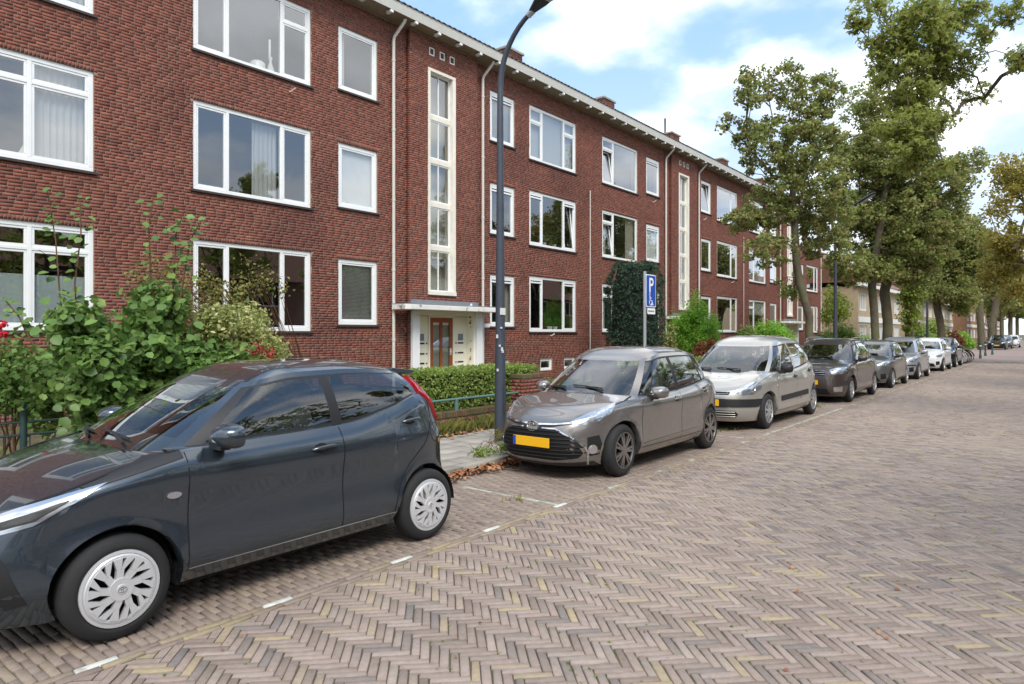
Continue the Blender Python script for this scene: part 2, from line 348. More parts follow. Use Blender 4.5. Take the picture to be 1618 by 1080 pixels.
# raised crossing at the far junction, white blocks along its ramp
struct(MB().box((-7.3, 47.92, -.1), (ROADX1-.02, 48.3, .02)).build('crossing_ramp', TILE_A))
for k in range(8):
    o = MB().box((-3.4+k*.8, 47.98, .0), (-3.0+k*.8, 48.22, .026)).build('ramp_marking', WHT); struct(o)
# ================================================================== the apartment building
FX = -14.22; YW0, YW1, ZTOP = -1.8, 55.38, 10.20
FACE = [srgb(108,66,56), srgb(125,75,63), srgb(132,80,66), srgb(139,85,70), srgb(122,73,62), srgb(129,78,65), srgb(106,68,60), srgb(136,83,68), srgb(126,75,63), srgb(146,94,77)]
FB_A = mat('facade_brick', FACE[0], .85, ramp=FACE, rnd='attr', var=.2, scale=9, bump=.5, bscale=120, hue=(srgb(74,42,40), .35, .55, .4), spec=.3)
FB_O = mat('facade_brick_single', FACE[0], .85, ramp=FACE, rnd='obj', var=.2, scale=9, bump=.5, bscale=120, hue=(srgb(74,42,40), .35, .55, .4), spec=.3)
DARKB = [srgb(70,44,42), srgb(86,52,48), srgb(62,42,44), srgb(96,60,54)]
FB_D = mat('plinth_brick', DARKB[0], .85, ramp=DARKB, rnd='attr', var=.2, scale=9, bump=.5, bscale=120, spec=.3)
MORTAR = mat('mortar', srgb(150,132,118), .95, var=.25, scale=7, rnd='attr', bump=.3)
WHITE = mat('white_frame', srgb(232,233,232), .35, var=.05, scale=3, spec=.5)
CREAM = mat('cream_concrete', srgb(226,220,206), .7, var=.1, scale=4, bump=.2)
SILL = mat('slate_sill', srgb(62,54,52), .7, var=.2, scale=6)
PIPE = mat('zinc_pipe', srgb(206,200,190), .5, var=.08, scale=4)
GUTTER = mat('gutter_paint', srgb(196,194,186), .6, var=.08, scale=3)
SOFFIT = mat('soffit_board', srgb(150,140,120), .8, var=.12, scale=4)
RTILE = mat('roof_tile', srgb(66,56,54), .7, ramp=[srgb(56,48,48), srgb(76,62,58), srgb(66,54,52)], rnd='attr', var=.2, scale=6)
RTILE_O = mat('roof_tile_single', srgb(66,56,54), .7, ramp=[srgb(56,48,48), srgb(76,62,58), srgb(66,54,52)], rnd='obj', var=.2, scale=6)
GLASS = glass('window_glass', (.80, .83, .83), 1.52, 3.4, .05)
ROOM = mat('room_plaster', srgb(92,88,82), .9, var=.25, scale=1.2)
NET = mat('net_curtain', srgb(232,230,226), .9, trans=.35)
BLIND = mat('roller_blind', srgb(236,234,230), .8, var=.05, scale=4)
FROST = mat('frosted_film', srgb(206,216,214), .5, trans=.3)
DRAPE = mat('drape', srgb(176,168,152), .9, var=.1, scale=5)
PLANT = mat('house_plant', srgb(66,104,44), .6, trans=.2, var=.2, scale=30)
POT = mat('ceramic_white', srgb(225,222,214), .3)
bld = thing('apartment_building', 'long three storey red brick apartment block with white windows and tiled eaves', 'building', (-18, 27, 0))
UN = [-10.41, 6.05, 22.51, 38.97]
FLZ = [(1.73, 3.66, 1.90, 3.57), (4.72, 6.61, 4.88, 6.51), (7.68, 9.55, 7.86, 9.47)]
BIG, SMALL = [], []
for ui, m0 in enumerate(UN):
    for fl, (b0, b1, s0, s1) in enumerate(FLZ):
        for side, (a, b) in enumerate(((.95, 3.85), (12.62, 15.52))): BIG.append((ui, fl, side, m0+a, m0+b, b0, b1))
        for side, (a, b) in enumerate(((4.66, 5.92), (10.55, 11.80))): SMALL.append((ui, fl, side, m0+a, m0+b, s0, s1))
BIG = [w_ for w_ in BIG if w_[3] > YW0 and w_[4] < YW1]; SMALL = [w_ for w_ in SMALL if w_[3] > YW0 and w_[4] < YW1]
BAYS = [m0+8.23 for m0 in UN[1:]]; BAYH = 1.36; BX = FX+.13
BASE = []                                         # cellar windows
for m0 in UN[1:]:
    for a in (1.5, 2.9, 10.8, 13.25, 14.72): BASE.append((m0+a, m0+a+.72, .36, .78))
BASE = [b for b in BASE if b[1] < YW1]
OPEN = [(w_[3], w_[4], w_[5], w_[6]) for w_ in BIG+SMALL]+BASE
def bricks_rects(y0, y1, z0, z1, opens, L=.21, J=.011, C=.0615, off=0.):
    out_ = []; n = int((z1-z0)/C)
    for r in range(n):
        za = z0+r*C; zb = za+C-J; zm = (za+zb)/2
        cuts = sorted([(a-.004, b+.004) for a, b, c, d_ in opens if c-.02 < zm < d_+.02])
        x = y0; spans = []
        for a, b in cuts:
            if a > x: spans.append((x, a))
            x = max(x, b)
        if x < y1: spans.append((x, y1))
        sh = random.choice((0, .25, .5, .75, .5, .12))*(L+J)+off+(random.random()*.02)
        for a, b in spans:
            k = math.floor((a-y0-sh)/(L+J))
            while True:
                p = y0+sh+k*(L+J); q = p+L; k += 1
                if p >= b: break
                if random.random() < .2:                # a pair of headers here and there
                    mid = (p+q)/2
                    for p2, q2 in ((p, mid-J/2), (mid+J/2, q)):
                        p3, q3 = max(p2, a), min(q2, b)
                        if q3-p3 > .02: out_.append((p3, q3, za, zb))
                    continue
                p, q = max(p, a), min(q, b)
                if q-p > .025: out_.append((p, q, za, zb))
    return np.array(out_)
def bricks_mesh(name, X, rc, dep=.012, nrm=1, axis='x'):
    n = len(rc); V = np.zeros((n, 8, 3)); jit = RNG.normal(0, .0012, (n, 1))
    Y = rc[:, [0, 1, 1, 0]]+RNG.normal(0, .0012, (n, 4)); Z = rc[:, [2, 2, 3, 3]]+RNG.normal(0, .001, (n, 4))
    o_ = np.full((n, 4), X)+nrm*jit; i_ = np.full((n, 4), X-nrm*dep)
    ax = (0, 1) if axis == 'x' else (1, 0)
    V[:, :4, ax[0]] = o_; V[:, 4:, ax[0]] = i_; V[:, :4, ax[1]] = Y; V[:, 4:, ax[1]] = Y; V[:, :4, 2] = Z; V[:, 4:, 2] = Z
    f = np.array([(0,1,2,3), (4,5,1,0), (5,6,2,1), (6,7,3,2), (7,4,0,3)])
    if (nrm > 0) == (axis != 'x'): f = f[:, ::-1]
    F = (np.arange(n)[:, None, None]*8+f[None]).reshape(-1, 4)
    return quads_mesh(name, V.reshape(-1, 3), F, np.repeat(RNG.random(n), 5))
def holed(mb_, X0_, X1_, y0, y1, z0, z1, opens):   # a slab with rectangular openings
    ysb = sorted({y0, y1, *[v for o_ in opens for v in o_[:2] if y0 < v < y1]}); zsb = sorted({z0, z1, *[v for o_ in opens for v in o_[2:] if z0 < v < z1]})
    for i in range(len(ysb)-1):
        runs = []
        for j in range(len(zsb)-1):
            ym, zm = (ysb[i]+ysb[i+1])/2, (zsb[j]+zsb[j+1])/2
            hole = any(a < ym < b and c < zm < d_ for a, b, c, d_ in opens)
            if not hole:
                if runs and runs[-1][1] == zsb[j]: runs[-1][1] = zsb[j+1]
                else: runs.append([zsb[j], zsb[j+1]])
        for a, b in runs: mb_.box((X0_, ysb[i], a), (X1_, ysb[i+1], b))
HOLES = OPEN+[(b-1.0, b+1.43, .0, 2.32) for b in BAYS]+[(b-.6, b+.6, 2.7, 9.33) for b in BAYS]
wall = MB(); holed(wall, FX-.30, FX-.006, YW0, YW1, -.05, ZTOP, HOLES)
wall.box((-24, YW1-.3, -.05), (FX-.31, YW1, ZTOP)); wall.box((-24, YW0, -.05), (-23.7, YW1-.31, ZTOP))
wallo = wall.build('brick_wall', MORTAR, bld)
# lintels: a course of upright bricks over every opening
LINT = [(a-.06, b+.06, d_, math.ceil((d_+.08)/.0615)*.0615-.010) for a, b, c, d_ in OPEN if d_ > 1]
rc = bricks_rects(YW0, YW1, 0., ZTOP-.01, OPEN+LINT)
bayspan = lambda y: any(-1.25 < y-b < 1.54 for b in BAYS)
keep = np.array([not (bayspan(p) and bayspan(q)) for p, q in rc[:, :2]]); rc = rc[keep]
sol = []
for a, b, c, d_ in LINT:
    n = round((b-a)/.0615); st = (b-a)/n
    sol += [(a+i*st+.005, a+(i+1)*st-.005, c+.004, d_-.001) for i in range(n)]
rc_all = np.concatenate([rc, np.array(sol)])
vis, Z = in_view(np.full(len(rc_all), FX), (rc_all[:, 0]+rc_all[:, 1])/2, (rc_all[:, 2]+rc_all[:, 3])/2)
full = (abs(rc_all[:, 1]-rc_all[:, 0]-.21) < .001) & (rc_all[:, 2] > 3.7) & vis
pick = np.argsort(np.where(full, Z, 1e6))[:300]; rest = np.ones(len(rc_all), bool); rest[pick] = False
o = link('brickwork', bricks_mesh('brickwork', FX, rc_all[rest]), FB_A, wallo); o['kind'] = 'stuff'
bme = [bricks_mesh('brick', .0, np.array([(-.105, .105, -.025, .0255)])) for _ in range(6)]
for m_ in bme: m_.materials.append(FB_O)
for i, k in enumerate(pick):
    b = bpy.data.objects.new('brick', bme[i % 6]); COL.objects.link(b); b.parent = wallo
    b.location = (FX, rc_all[k, 0]+.105, (rc_all[k, 2]+rc_all[k, 3])/2)
# gable end towards the far houses
o = link('gable_brickwork', bricks_mesh('gable_brickwork', YW1+.01, bricks_rects(-23.9, FX, 0, ZTOP-.01, []), nrm=1, axis='y'), FB_A, wallo); o['kind'] = 'stuff'
# rooms behind the glass
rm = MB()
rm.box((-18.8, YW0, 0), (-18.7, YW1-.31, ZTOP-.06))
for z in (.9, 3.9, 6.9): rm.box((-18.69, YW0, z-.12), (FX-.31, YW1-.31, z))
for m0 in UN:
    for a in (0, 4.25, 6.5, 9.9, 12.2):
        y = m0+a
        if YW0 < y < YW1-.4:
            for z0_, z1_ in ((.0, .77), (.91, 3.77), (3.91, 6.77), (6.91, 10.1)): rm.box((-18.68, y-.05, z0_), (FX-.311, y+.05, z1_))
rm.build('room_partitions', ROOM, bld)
def pleats(y0, y1, z0, z1, x, amp=.025, pitch=.11):
    b = MB(); n = max(4, int((y1-y0)/pitch*6)); vs = []
    for i in range(n+1):
        y = y0+(y1-y0)*i/n; xx = x+amp*math.sin(i/6*2*math.pi)*(.7+.3*math.sin(i*.37)); vs += [(xx, y, z0), (xx, y, z1)]
    b.add(vs, [(2*i, 2*i+2, 2*i+3, 2*i+1) for i in range(n)]); return b
def plant_pot(parent, x, y, z, h=.35, red=False):
    p = MB(); p.lathe([(.0, 0), (.06, 0), (.08, .13), (.07, .13), (.06, .1)], (x, y, z), n=12); p.build('flower_pot', POT, parent, 40)
    l_ = MB()
    for i in range(26):
        a = random.random()*6.28; e = random.uniform(.2, 1.3); L_ = h*random.uniform(.5, 1); dr = Vector((math.cos(a)*math.cos(e)*.6, math.sin(a)*math.cos(e), math.sin(e)))
        c_ = Vector((x, y, z+.1))+dr*L_; sd_ = dr.cross(Vector((0, 0, 1))).normalized()*.035; up_ = dr*.09
        l_.add([c_-up_, c_+sd_, c_+up_, c_-sd_], [(0, 1, 2, 3)])
    l_.build('pot_leaves', PLANT, parent, fixn=False)
def window(y0, y1, z0, z1, lights, cover='none', X=FX, sill=True, label=None, fw=.088, tilt=None, plants=0, vents=(), m=None):
    """lights: list of (fraction, [transom heights as fraction]) left to right"""
    f = MB(); xo, xi = X-.035, X-.115; m = m or WHITE
    f.box((xi, y0, z0), (xo, y1, z0+fw)); f.box((xi, y0, z1-fw), (xo, y1, z1))
    f.box((xi, y0, z0+fw+.0005), (xo, y0+fw, z1-fw-.0005)); f.box((xi, y1-fw, z0+fw+.0005), (xo, y1, z1-fw-.0005))
    ya = y0+fw; tot = sum(l[0] for l in lights); Wd = y1-y0-2*fw-(len(lights)-1)*.07; panes = []
    for i, (fr, trs) in enumerate(lights):
        wd = Wd*fr/tot; yb = ya+wd; zs_ = [z0+fw]+[z0+fw+t*(z1-z0-2*fw) for t in trs]+[z1-fw]
        for j in range(len(zs_)-1):
            a, b = zs_[j], zs_[j+1]
            if j: a += .03
            if j < len(zs_)-2: b -= .03
            s_ = .045 if (len(lights) > 1 and i != 1) or len(zs_) > 2 or len(lights) == 1 else .0
            if s_:
                xs = xo-.012
                f.box((xi+.01, ya, a), (xs, yb, a+s_)); f.box((xi+.01, ya, b-s_), (xs, yb, b))
                f.box((xi+.01, ya, a+s_+.0005), (xs, ya+s_, b-s_-.0005)); f.box((xi+.01, yb-s_, a+s_+.0005), (xs, yb, b-s_-.0005))
            panes.append((ya+s_, yb-s_, a+s_, b-s_))
        for t in range(1, len(zs_)-1): f.box((xi, ya, zs_[t]-.03), (xo, yb, zs_[t]+.03))
        if i in vents:
            for k in range(2): f.box((xo-.01, ya+.02, z1-fw-.07-k*.09), (xo+.014, yb-.02, z1-fw-.015-k*.09))
        if i < len(lights)-1: f.box((xi, yb, z0+fw+.0005), (xo, yb+.07, z1-fw-.0005))
        ya = yb+.07
    win = f.build('window', m, bld, bevel=.006)
    if label: win['label'] = label
    for k, (a, b, c, d_) in enumerate(panes):
        xg = (xo+xi)/2+.012
        if tilt == k:                              # a vent light tilted inwards at the top
            p = MB(); h_ = d_-c; vs = [(xg, a, c), (xg, b, c), (xg-.16, b, d_), (xg-.16, a, d_)]
            p.add(vs, [(0, 1, 2, 3)]); p.build('pane', GLASS, win, fixn=False)
            q = MB(); q.tube([(xg+.01, a, c), (xg-.15, a, d_)], .022, 6); q.tube([(xg+.01, b, c), (xg-.15, b, d_)], .022, 6); q.tube([(xg-.15, a, d_), (xg-.15, b, d_)], .022, 6)
            q.build('tilted_sash', m, win)
        else:
            p = MB(); j_ = RNG.normal(0, .0012, 4)   # panes are never perfectly flat to each other
            p.add([(xg+j_[0], a, c), (xg+j_[1], b, c), (xg+j_[2], b, d_), (xg+j_[3], a, d_)], [(0, 1, 2, 3)]); p.build('pane', GLASS, win, fixn=False)
    if sill: MB().box((X-.10, y0-.05, z0-.055), (X+.05, y1+.05, z0-.004)).build('sill', SILL, win, bevel=.006)
    xc = X-.20; zt, zb = z1-fw, z0+fw
    if cover == 'sides':
        w_ = (y1-y0)*.17
        pleats(y0+.05, y0+w_, zb, zt, xc).build('curtain', NET, win, 180, fixn=False); pleats(y1-w_, y1-.05, zb, zt, xc).build('curtain', NET, win, 180, fixn=False)
    elif cover == 'left': pleats(y0+.05, y0+(y1-y0)*.25, zb, zt, xc).build('curtain', NET, win, 180, fixn=False)
    elif cover == 'right': pleats(y1-(y1-y0)*.36, y1-.05, zb, zt, xc).build('curtain', NET, win, 180, fixn=False)
    elif cover == 'midright': pleats(y0+(y1-y0)*.5, y0+(y1-y0)*.72, zb, zt, xc).build('curtain', NET, win, 180, fixn=False)
    elif cover == 'net': pleats(y0+.05, y1-.05, zb, zt, xc, .018).build('curtain', NET, win, 180, fixn=False)
    elif cover == 'drape': pleats(y0+.05, y0+(y1-y0)*.2, zb, zt, xc).build('curtain', DRAPE, win, 180, fixn=False); pleats(y1-(y1-y0)*.25, y1-.05, zb, zt, xc).build('curtain', DRAPE, win, 180, fixn=False)
    elif cover == 'blind': MB().box((xc+.05, y0+.06, zb+.02), (xc+.06, y1-.06, zt)).build('roller_blind', BLIND, win)
    elif cover == 'halfblind': MB().box((xc+.05, y0+.06, zb+(zt-zb)*.55), (xc+.06, y1-.06, zt)).build('roller_blind', BLIND, win)
    elif cover == 'frost': MB().box((xc+.06, y0+.06, zb), (xc+.07, y1-.06, zb+(zt-zb)*.52)).build('frosted_film', FROST, win)
    elif cover == 'slats':
        for k in range(16):
            y = y0+.08+(y1-y0-.16)*k/16; MB().add([(xc, y, zb), (xc+.03, y+(y1-y0-.16)/16*.93, zb), (xc+.03, y+(y1-y0-.16)/16*.93, zt), (xc, y, zt)], [(0, 1, 2, 3)]).build('blind_slat', NET, win, fixn=False)
    elif cover == 'venetian':
        b = MB()
        for k in range(int((zt-zb)/.035)): b.add([(xc+.03, y0+.07, zb+k*.035), (xc+.03, y1-.07, zb+k*.035), (xc+.05, y1-.07, zb+k*.035+.026), (xc+.05, y0+.07, zb+k*.035+.026)], [(0, 1, 2, 3)])
        b.build('venetian_blind', BLIND, win, fixn=False)
    for k in range(plants): plant_pot(win, X-.22, y0+(y1-y0)*(.2+.6*random.random()), z0+fw-.02, random.uniform(.25, .45))
    return win
T3 = [(.27, []), (.52, []), (.27, [])]; T3t = [(.27, []), (.52, []), (.27, [.74])]; T3tt = [(.27, [.74]), (.52, []), (.27, [.74])]
T2l = [(.30, [.78]), (.70, [])]; T2r = [(.74, []), (.26, [])]; T2a = [(.66, [.78]), (.34, [.78])]
cov = {(0,1,1): (T2a, 'right'), (0,0,1): (T2a, 'frost'), (0,2,1): (T3, 'right'),
       (1,2,0): (T3t, 'none'), (1,1,0): (T3, 'midright'), (1,0,0): (T3, 'none'),
       (1,2,1): (T3tt, 'slats'), (1,1,1): (T3, 'none'), (1,0,1): (T3, 'none'),
       (2,2,0): (T2l, 'none'), (2,1,0): (T2l, 'drape'), (2,0,0): (T2l, 'sides'),
       (2,2,1): (T2r, 'none'), (2,1,1): (T2r, 'none'), (2,0,1): (T2r, 'none'),
       (3,2,0): (T2l, 'sides'), (3,1,0): (T2l, 'drape'), (3,0,0): (T2l, 'halfblind')}
for ui, fl, side, a, b, c, d_ in BIG:
    li, cv = cov.get((ui, fl, side), (T2r, random.choice(['none', 'sides', 'none'])))
    window(a, b, c, d_, li, cv, plants={(1,0,0): 3, (1,0,1): 4, (2,1,0): 2, (1,1,1): 2}.get((ui, fl, side), 0), vents=(0, 2) if (ui, side) == (1, 1) and fl < 2 else (),
           tilt={(1,1,1): 2, (2,2,0): 0, (2,1,0): 0, (2,2,1): None}.get((ui, fl, side)))
cov1 = {(1,0,0): 'venetian', (1,1,0): 'blind', (1,2,0): 'left', (1,2,1): 'venetian', (1,0,1): 'drape', (2,1,0): 'blind', (2,2,0): 'none'}
for ui, fl, side, a, b, c, d_ in SMALL:
    window(a, b, c, d_, [(1, [])], cov1.get((ui, fl, side), 'none'), fw=.095, vents=(0,) if (ui, side) in ((1, 1), (2, 0)) else (), tilt=0 if (ui, fl, side) == (2, 2, 1) else None)
for a, b, c, d_ in BASE: window(a, b, c, d_, [(1, [])], 'none', fw=.05, sill=False)
# ornaments behind the top left window: a tall vase, a pale loaf shaped box, a hanging string of shells
win_B2 = [o for o in bld.children if o.name.startswith('window')][0]
y0, z0 = 7.0, 7.755
def ornament(name, prof, y, z=z0, x=FX-.24):
    MB().lathe(prof, (x, y, z), n=14).build(name, POT, bldw, 60)
bldw = min((o for o in bld.children if o.name.startswith('window')), key=lambda o: abs(o.data.vertices[0].co.y-7.0)+abs(o.data.vertices[0].co.z-7.68))
ornament('vase', [(0, 0), (.07, 0), (.09, .1), (.03, .28), (.05, .4), (.045, .4), (.02, .28)], y0+1.95)
ornament('white_box', [(0, 0), (.17, 0), (.17, .16), (.12, .2), (0, .2)], y0+1.62)
ornament('candle', [(0, .4), (.03, .4), (.028, .8), (0, .82)], y0+1.93)
bldw = min((o for o in bld.children if o.name.startswith('window')), key=lambda o: abs(o.data.vertices[0].co.y-2.21)+abs(o.data.vertices[0].co.z-4.72))
ornament('lace_cone', [(.13, 0), (.08, .1), (.03, .2), (0, .26)], 4.05, 4.795)
# ---- the stair bays: brick slab a hand proud of the wall, tall stair window, canopy, door
ORANGE = mat('varnished_door', srgb(150,74,36), .4, var=.2, scale=6, coat=.3)
PANEL = mat('cream_panel', srgb(236,232,212), .45, var=.04, scale=3)
LETTER = mat('letter_slot', srgb(40,38,36), .4, metal=.6)
CANOPY = mat('canopy_paint', srgb(224,222,214), .6, var=.1, scale=3, rnd='attr', hue=(srgb(70,66,60), 4.0, .60, .8))
LEAD = mat('lead_flashing', srgb(126,130,136), .6, var=.15, scale=5)
for bi, yc in enumerate(BAYS):
    y0, y1 = yc-1.27, yc+1.56; ec = yc+.29
    wz0, wz1, wy0, wy1 = 2.80, 9.27, yc-.55, yc+.55
    dw0, dw1 = yc-1.02, yc+1.45
    opens = [(wy0, wy1, wz0, wz1), (dw0, dw1, .1, 2.30)]
    mbw = MB(); holed(mbw, FX-.005, BX-.006, y0+.01, y1-.01, 0, ZTOP-.02, opens); bay = mbw.build('stair_bay', MORTAR, bld)
    bo = [(a, b, c-.01, d_+.01) for a, b, c, d_ in opens]
    rcb = bricks_rects(y0, y1, 0., ZTOP-.03, bo)
    up_ = rcb[:, 2] > 2.3
    link('bay_brickwork', bricks_mesh('bay_brickwork', BX, rcb[up_]), FB_A, bay)['kind'] = 'stuff'
    link('plinth_brickwork', bricks_mesh('plinth_brickwork', BX, rcb[~up_]), FB_D, bay)['kind'] = 'stuff'
    for yy, nr in ((y0, -1), (y1, 1)):              # the narrow returns
        k = np.arange(int((ZTOP-.03)/.0615)); rr = np.stack([np.full(len(k), FX+.001), np.full(len(k), BX-.001), k*.0615, k*.0615+.0505], 1)
        link('return_brickwork', bricks_mesh('return_brickwork', yy, rr, nrm=nr, axis='y'), FB_A, bay)['kind'] = 'stuff'
    for k in (-.42, 0, .42):                         # three framed air bricks under the eaves
        v = MB(); v.box((BX-.02, yc+k-.10, 9.66), (BX+.012, yc+k+.10, 9.69)); v.box((BX-.02, yc+k-.10, 9.85), (BX+.012, yc+k+.10, 9.88)); v.box((BX-.02, yc+k-.10, 9.691), (BX+.012, yc+k-.07, 9.849)); v.box((BX-.02, yc+k+.07, 9.691), (BX+.012, yc+k+.10, 9.849))
        vo = v.build('air_brick', CREAM, bld); MB().box((BX-.01, yc+k-.07, 9.691), (BX+.002, yc+k+.07, 9.849)).build('air_gap', LETTER, vo)
    # stair window: concrete surround and five lights
    s_ = MB(); e0, e1 = BX-.20, BX+.025; jl, jr = .07, .11
    s_.box((e0, wy0-.02, wz0-.02), (e1+.03, wy1+.02, wz0+.10)); s_.box((e0, wy0-.02, wz1-.07), (e1, wy1+.02, wz1+.02))
    s_.box((e0, wy0-.02, wz0+.101), (e1, wy0+jl, wz1-.071)); s_.box((e0, wy1-jr, wz0+.101), (e1, wy1+.02, wz1-.071))
    H5 = (wz1-.07-wz0-.10)/5
    for k in range(1, 5): s_.box((e0, wy0+jl+.001, wz0+.10+k*H5-.075), (e1-.13, wy1-jr-.001, wz0+.10+k*H5+.075))
    st = s_.build('stair_window', CREAM, bld, bevel=.008)
    for k in range(5):
        za, zb = wz0+.10+k*H5+(.075 if k else 0), wz0+.10+(k+1)*H5-(.075 if k < 4 else 0); ya, yb = wy0+jl, wy1-jr; ym = (ya+yb)/2
        fr = MB(); x0_, x1_ = e1-.19, e1-.15
        fr.box((x0_, ya, za), (x1_, yb, za+.035)); fr.box((x0_, ya, zb-.035), (x1_, yb, zb)); fr.box((x0_, ya, za+.036), (x1_, ya+.035, zb-.036)); fr.box((x0_, yb-.035, za+.036), (x1_, yb, zb-.036)); fr.box((x0_, ym-.016, za+.036), (x1_, ym+.016, zb-.036))
        fr.build('light_frame', WHITE, st)
        for a, b in ((ya+.035, ym-.016), (ym+.016, yb-.035)):
            MB().add([(x0_+.02, a, za+.035), (x0_+.02+RNG.normal(0,.001), b, za+.035), (x0_+.02, b, zb-.035), (x0_+.02+RNG.normal(0,.001), a, zb-.035)], [(0, 1, 2, 3)]).build('pane', GLASS, st, fixn=False)
            if k < 2 or (k == 2 and bi == 0):         # lace hung in the lower lights
                l_ = MB(); n_ = 14
                for q in range(n_):
                    hh = (zb-za-.07)*(.30+.10*math.sin(q*1.9)); yy = a+(b-a)*(q+.5)/n_; l_.box((x0_-.03, yy-.006, za+.04), (x0_-.028, yy+.006, za+.04+hh))
                for q in range(3): l_.box((x0_-.034, a+.02, za+.09+q*.12), (x0_-.032, b-.02, za+.10+q*.12))
                l_.build('lace_curtain', NET, st)
    MB().box((e0-.45, wy0-.4, wz0-.3), (e0-.5, wy1+.4, wz1+.2)).build('stair_reflection_wall', PANEL, bld)  # pale colour, set close behind the panes, stands in for reflected sky
    # canopy
    cxo = BX+.62; cz = 2.32
    c_ = MB(); pl = [(BX-.005, yc-1.92), (cxo-.10, yc-1.92), (cxo, yc-1.80), (cxo, yc+1.80), (cxo-.10, yc+1.92), (BX-.005, yc+1.92)]
    c_.prism(pl, cz, cz+.13, lambda u, v, d_: (u, v, d_)); can = c_.build('canopy', CANOPY, bld, bevel=.012)
    MB().prism([(p+(-.06 if i in (1, 2, 3, 4) else .0), q*.985+yc*.015) for i, (p, q) in enumerate(pl)], cz+.131, cz+.165, lambda u, v, d_: (u, v, d_)).build('roof_felt', LEAD, can)
    MB().box((BX-.004, yc-1.25, cz+.166), (BX+.05, yc+1.54, cz+.30)).build('lead_flashing', LEAD, can)
    # porch: white posts, letterbox panels, door
    xr = BX-.34
    pr_ = MB(); pr_.box((xr-.06, dw0-.0, .0), (xr-.02, dw1+.0, 2.33)); pr_.box((xr-.02, dw0-.02, .1), (BX-.02, dw0+.04, 2.31)); pr_.box((xr-.02, dw1-.04, .1), (BX-.02, dw1+.02, 2.31)); pr_.box((xr, dw0+.05, 2.20), (BX+.02, dw1-.05, 2.315))
    por = pr_.build('porch_lining', PANEL, bld)
    for sgn in (-1, 1):
        MB().box((BX-.03, ec+(-1.39 if sgn < 0 else 1.28)-.13, .12), (BX+.10, ec+(-1.39 if sgn < 0 else 1.28)+.13, 2.315)).build('porch_post', WHITE, bld, bevel=.01)
        pa = MB().box((xr-.019, ec+.555 if sgn > 0 else yc-1.0, .16), (xr+.02, ec+1.12 if sgn > 0 else ec-.555, 2.18)).build('letterbox_panel', PANEL, bld, bevel=.006)
        ymid = ec+sgn*.84 if sgn > 0 else ec-.82
        MB().box((xr+.021, ymid-.11, 1.46), (xr+.03, ymid+.11, 1.66)).build('nameplate', LEAD, pa)
        for q, zq in enumerate((1.38, 1.08, .80)):
            sl_ = MB().box((xr+.021, ymid-.125, zq-.022), (xr+.032, ymid+.125, zq+.022)).build('letter_slot', LETTER, pa, bevel=.004)
            MB().lathe([(0, .03), (.018, .03), (.02, .02), (.02, 0)], (xr+.018, ymid-sgn*.21, zq), 'X', 10).build('door_bell', LETTER, pa)
    MB().box((BX-.30, yc-1.0, -.02), (BX+.5, yc+1.43, .12)).build('door_step', CONC, bld, bevel=.01)
    d0, d1 = ec-.48, ec+.48
    jf = MB(); jf.box((xr-.02, d0-.06, .12), (xr+.05, d0-.001, 2.20)); jf.box((xr-.02, d1+.001, .12), (xr+.05, d1+.06, 2.20)); jf.box((xr-.02, d0, 2.14), (xr+.05, d1, 2.199)); jf.build('door_frame', PANEL, bld, bevel=.004)
    dm = MB(); holed(dm, xr-.01, xr+.035, d0+.002, d1-.002, .13, 2.135, [(d0+.13, ec-.045, .62, 2.0), (ec+.045, d1-.13, .62, 2.0)])
    door = dm.build('front_door', ORANGE, bld)
    for a, b in ((d0+.13, ec-.045), (ec+.045, d1-.13)): MB().box((xr+.008, a, .62), (xr+.016, b, 1.92)).build('door_pane', GLASS, door)
    MB().box((xr-.3, d0, .1), (xr-.29, d1, 2.1)).build('hall_wall', ROOM, door)
    MB().tube([(xr+.035, d1-.09, 1.12), (xr+.09, d1-.09, 1.12), (xr+.09, d1-.19, 1.12)], .011, 8).build('door_handle', PIPE, door)
    MB().box((xr+.036, d1-.125, 1.02), (xr+.042, d1-.055, 1.22)).build('handle_plate', PIPE, door)
    if bi == 0:
        MB().box((BX-.129, yc+1.98, 1.86), (BX-.105, yc+2.3, 1.98)).build('number_plate', WHITE, bld, bevel=.004)
        MB().box((BX+.001, yc+1.18, 2.46), (BX+.06, yc+1.26, 2.58)).build('bell_box', WHITE, bld, bevel=.01)
    # downpipes in both corners
    for yy in (yc-1.82, yc+1.86):
        p = MB(); xp = FX+.09
        p.tube([(xp, yy, .1), (xp, yy, 9.63), (xp+.02, yy+.01, 9.74), (FX+.40, yy+.10, 10.08), (FX+.44, yy+.11, 10.16)], .045, 10); dp = p.build('downpipe', PIPE, bld, 50)
        for zq in (1.5, 3.4, 5.3, 7.2, 9.1): MB().lathe([(.047, -.03), (.054, -.03), (.054, .03), (.047, .03)], (xp, yy, zq), n=10).build('pipe_clip', PIPE, dp)
for m0 in UN[2:]:                                     # thin pipes on the party walls
    MB().tube([(FX+.03, m0, .6), (FX+.03, m0, 7.2)], .022, 8).build('cable_pipe', PIPE, bld)
MB().tube([(FX+.06, YW1-.25, .1), (FX+.06, YW1-.25, 9.98)], .04, 8).build('downpipe', PIPE, bld)
for y, z in ((19.9, 1.6), (9.3, 7.4), (27.75, 7.55), (37.15, 4.5), (33.35, 7.5)):   # flagpole holders
    MB().tube([(FX+.0, y, z), (FX+.04, y, z-.02), (FX+.16, y+.06, z+.06)], .018, 6).build('flag_holder', PIPE, bld)
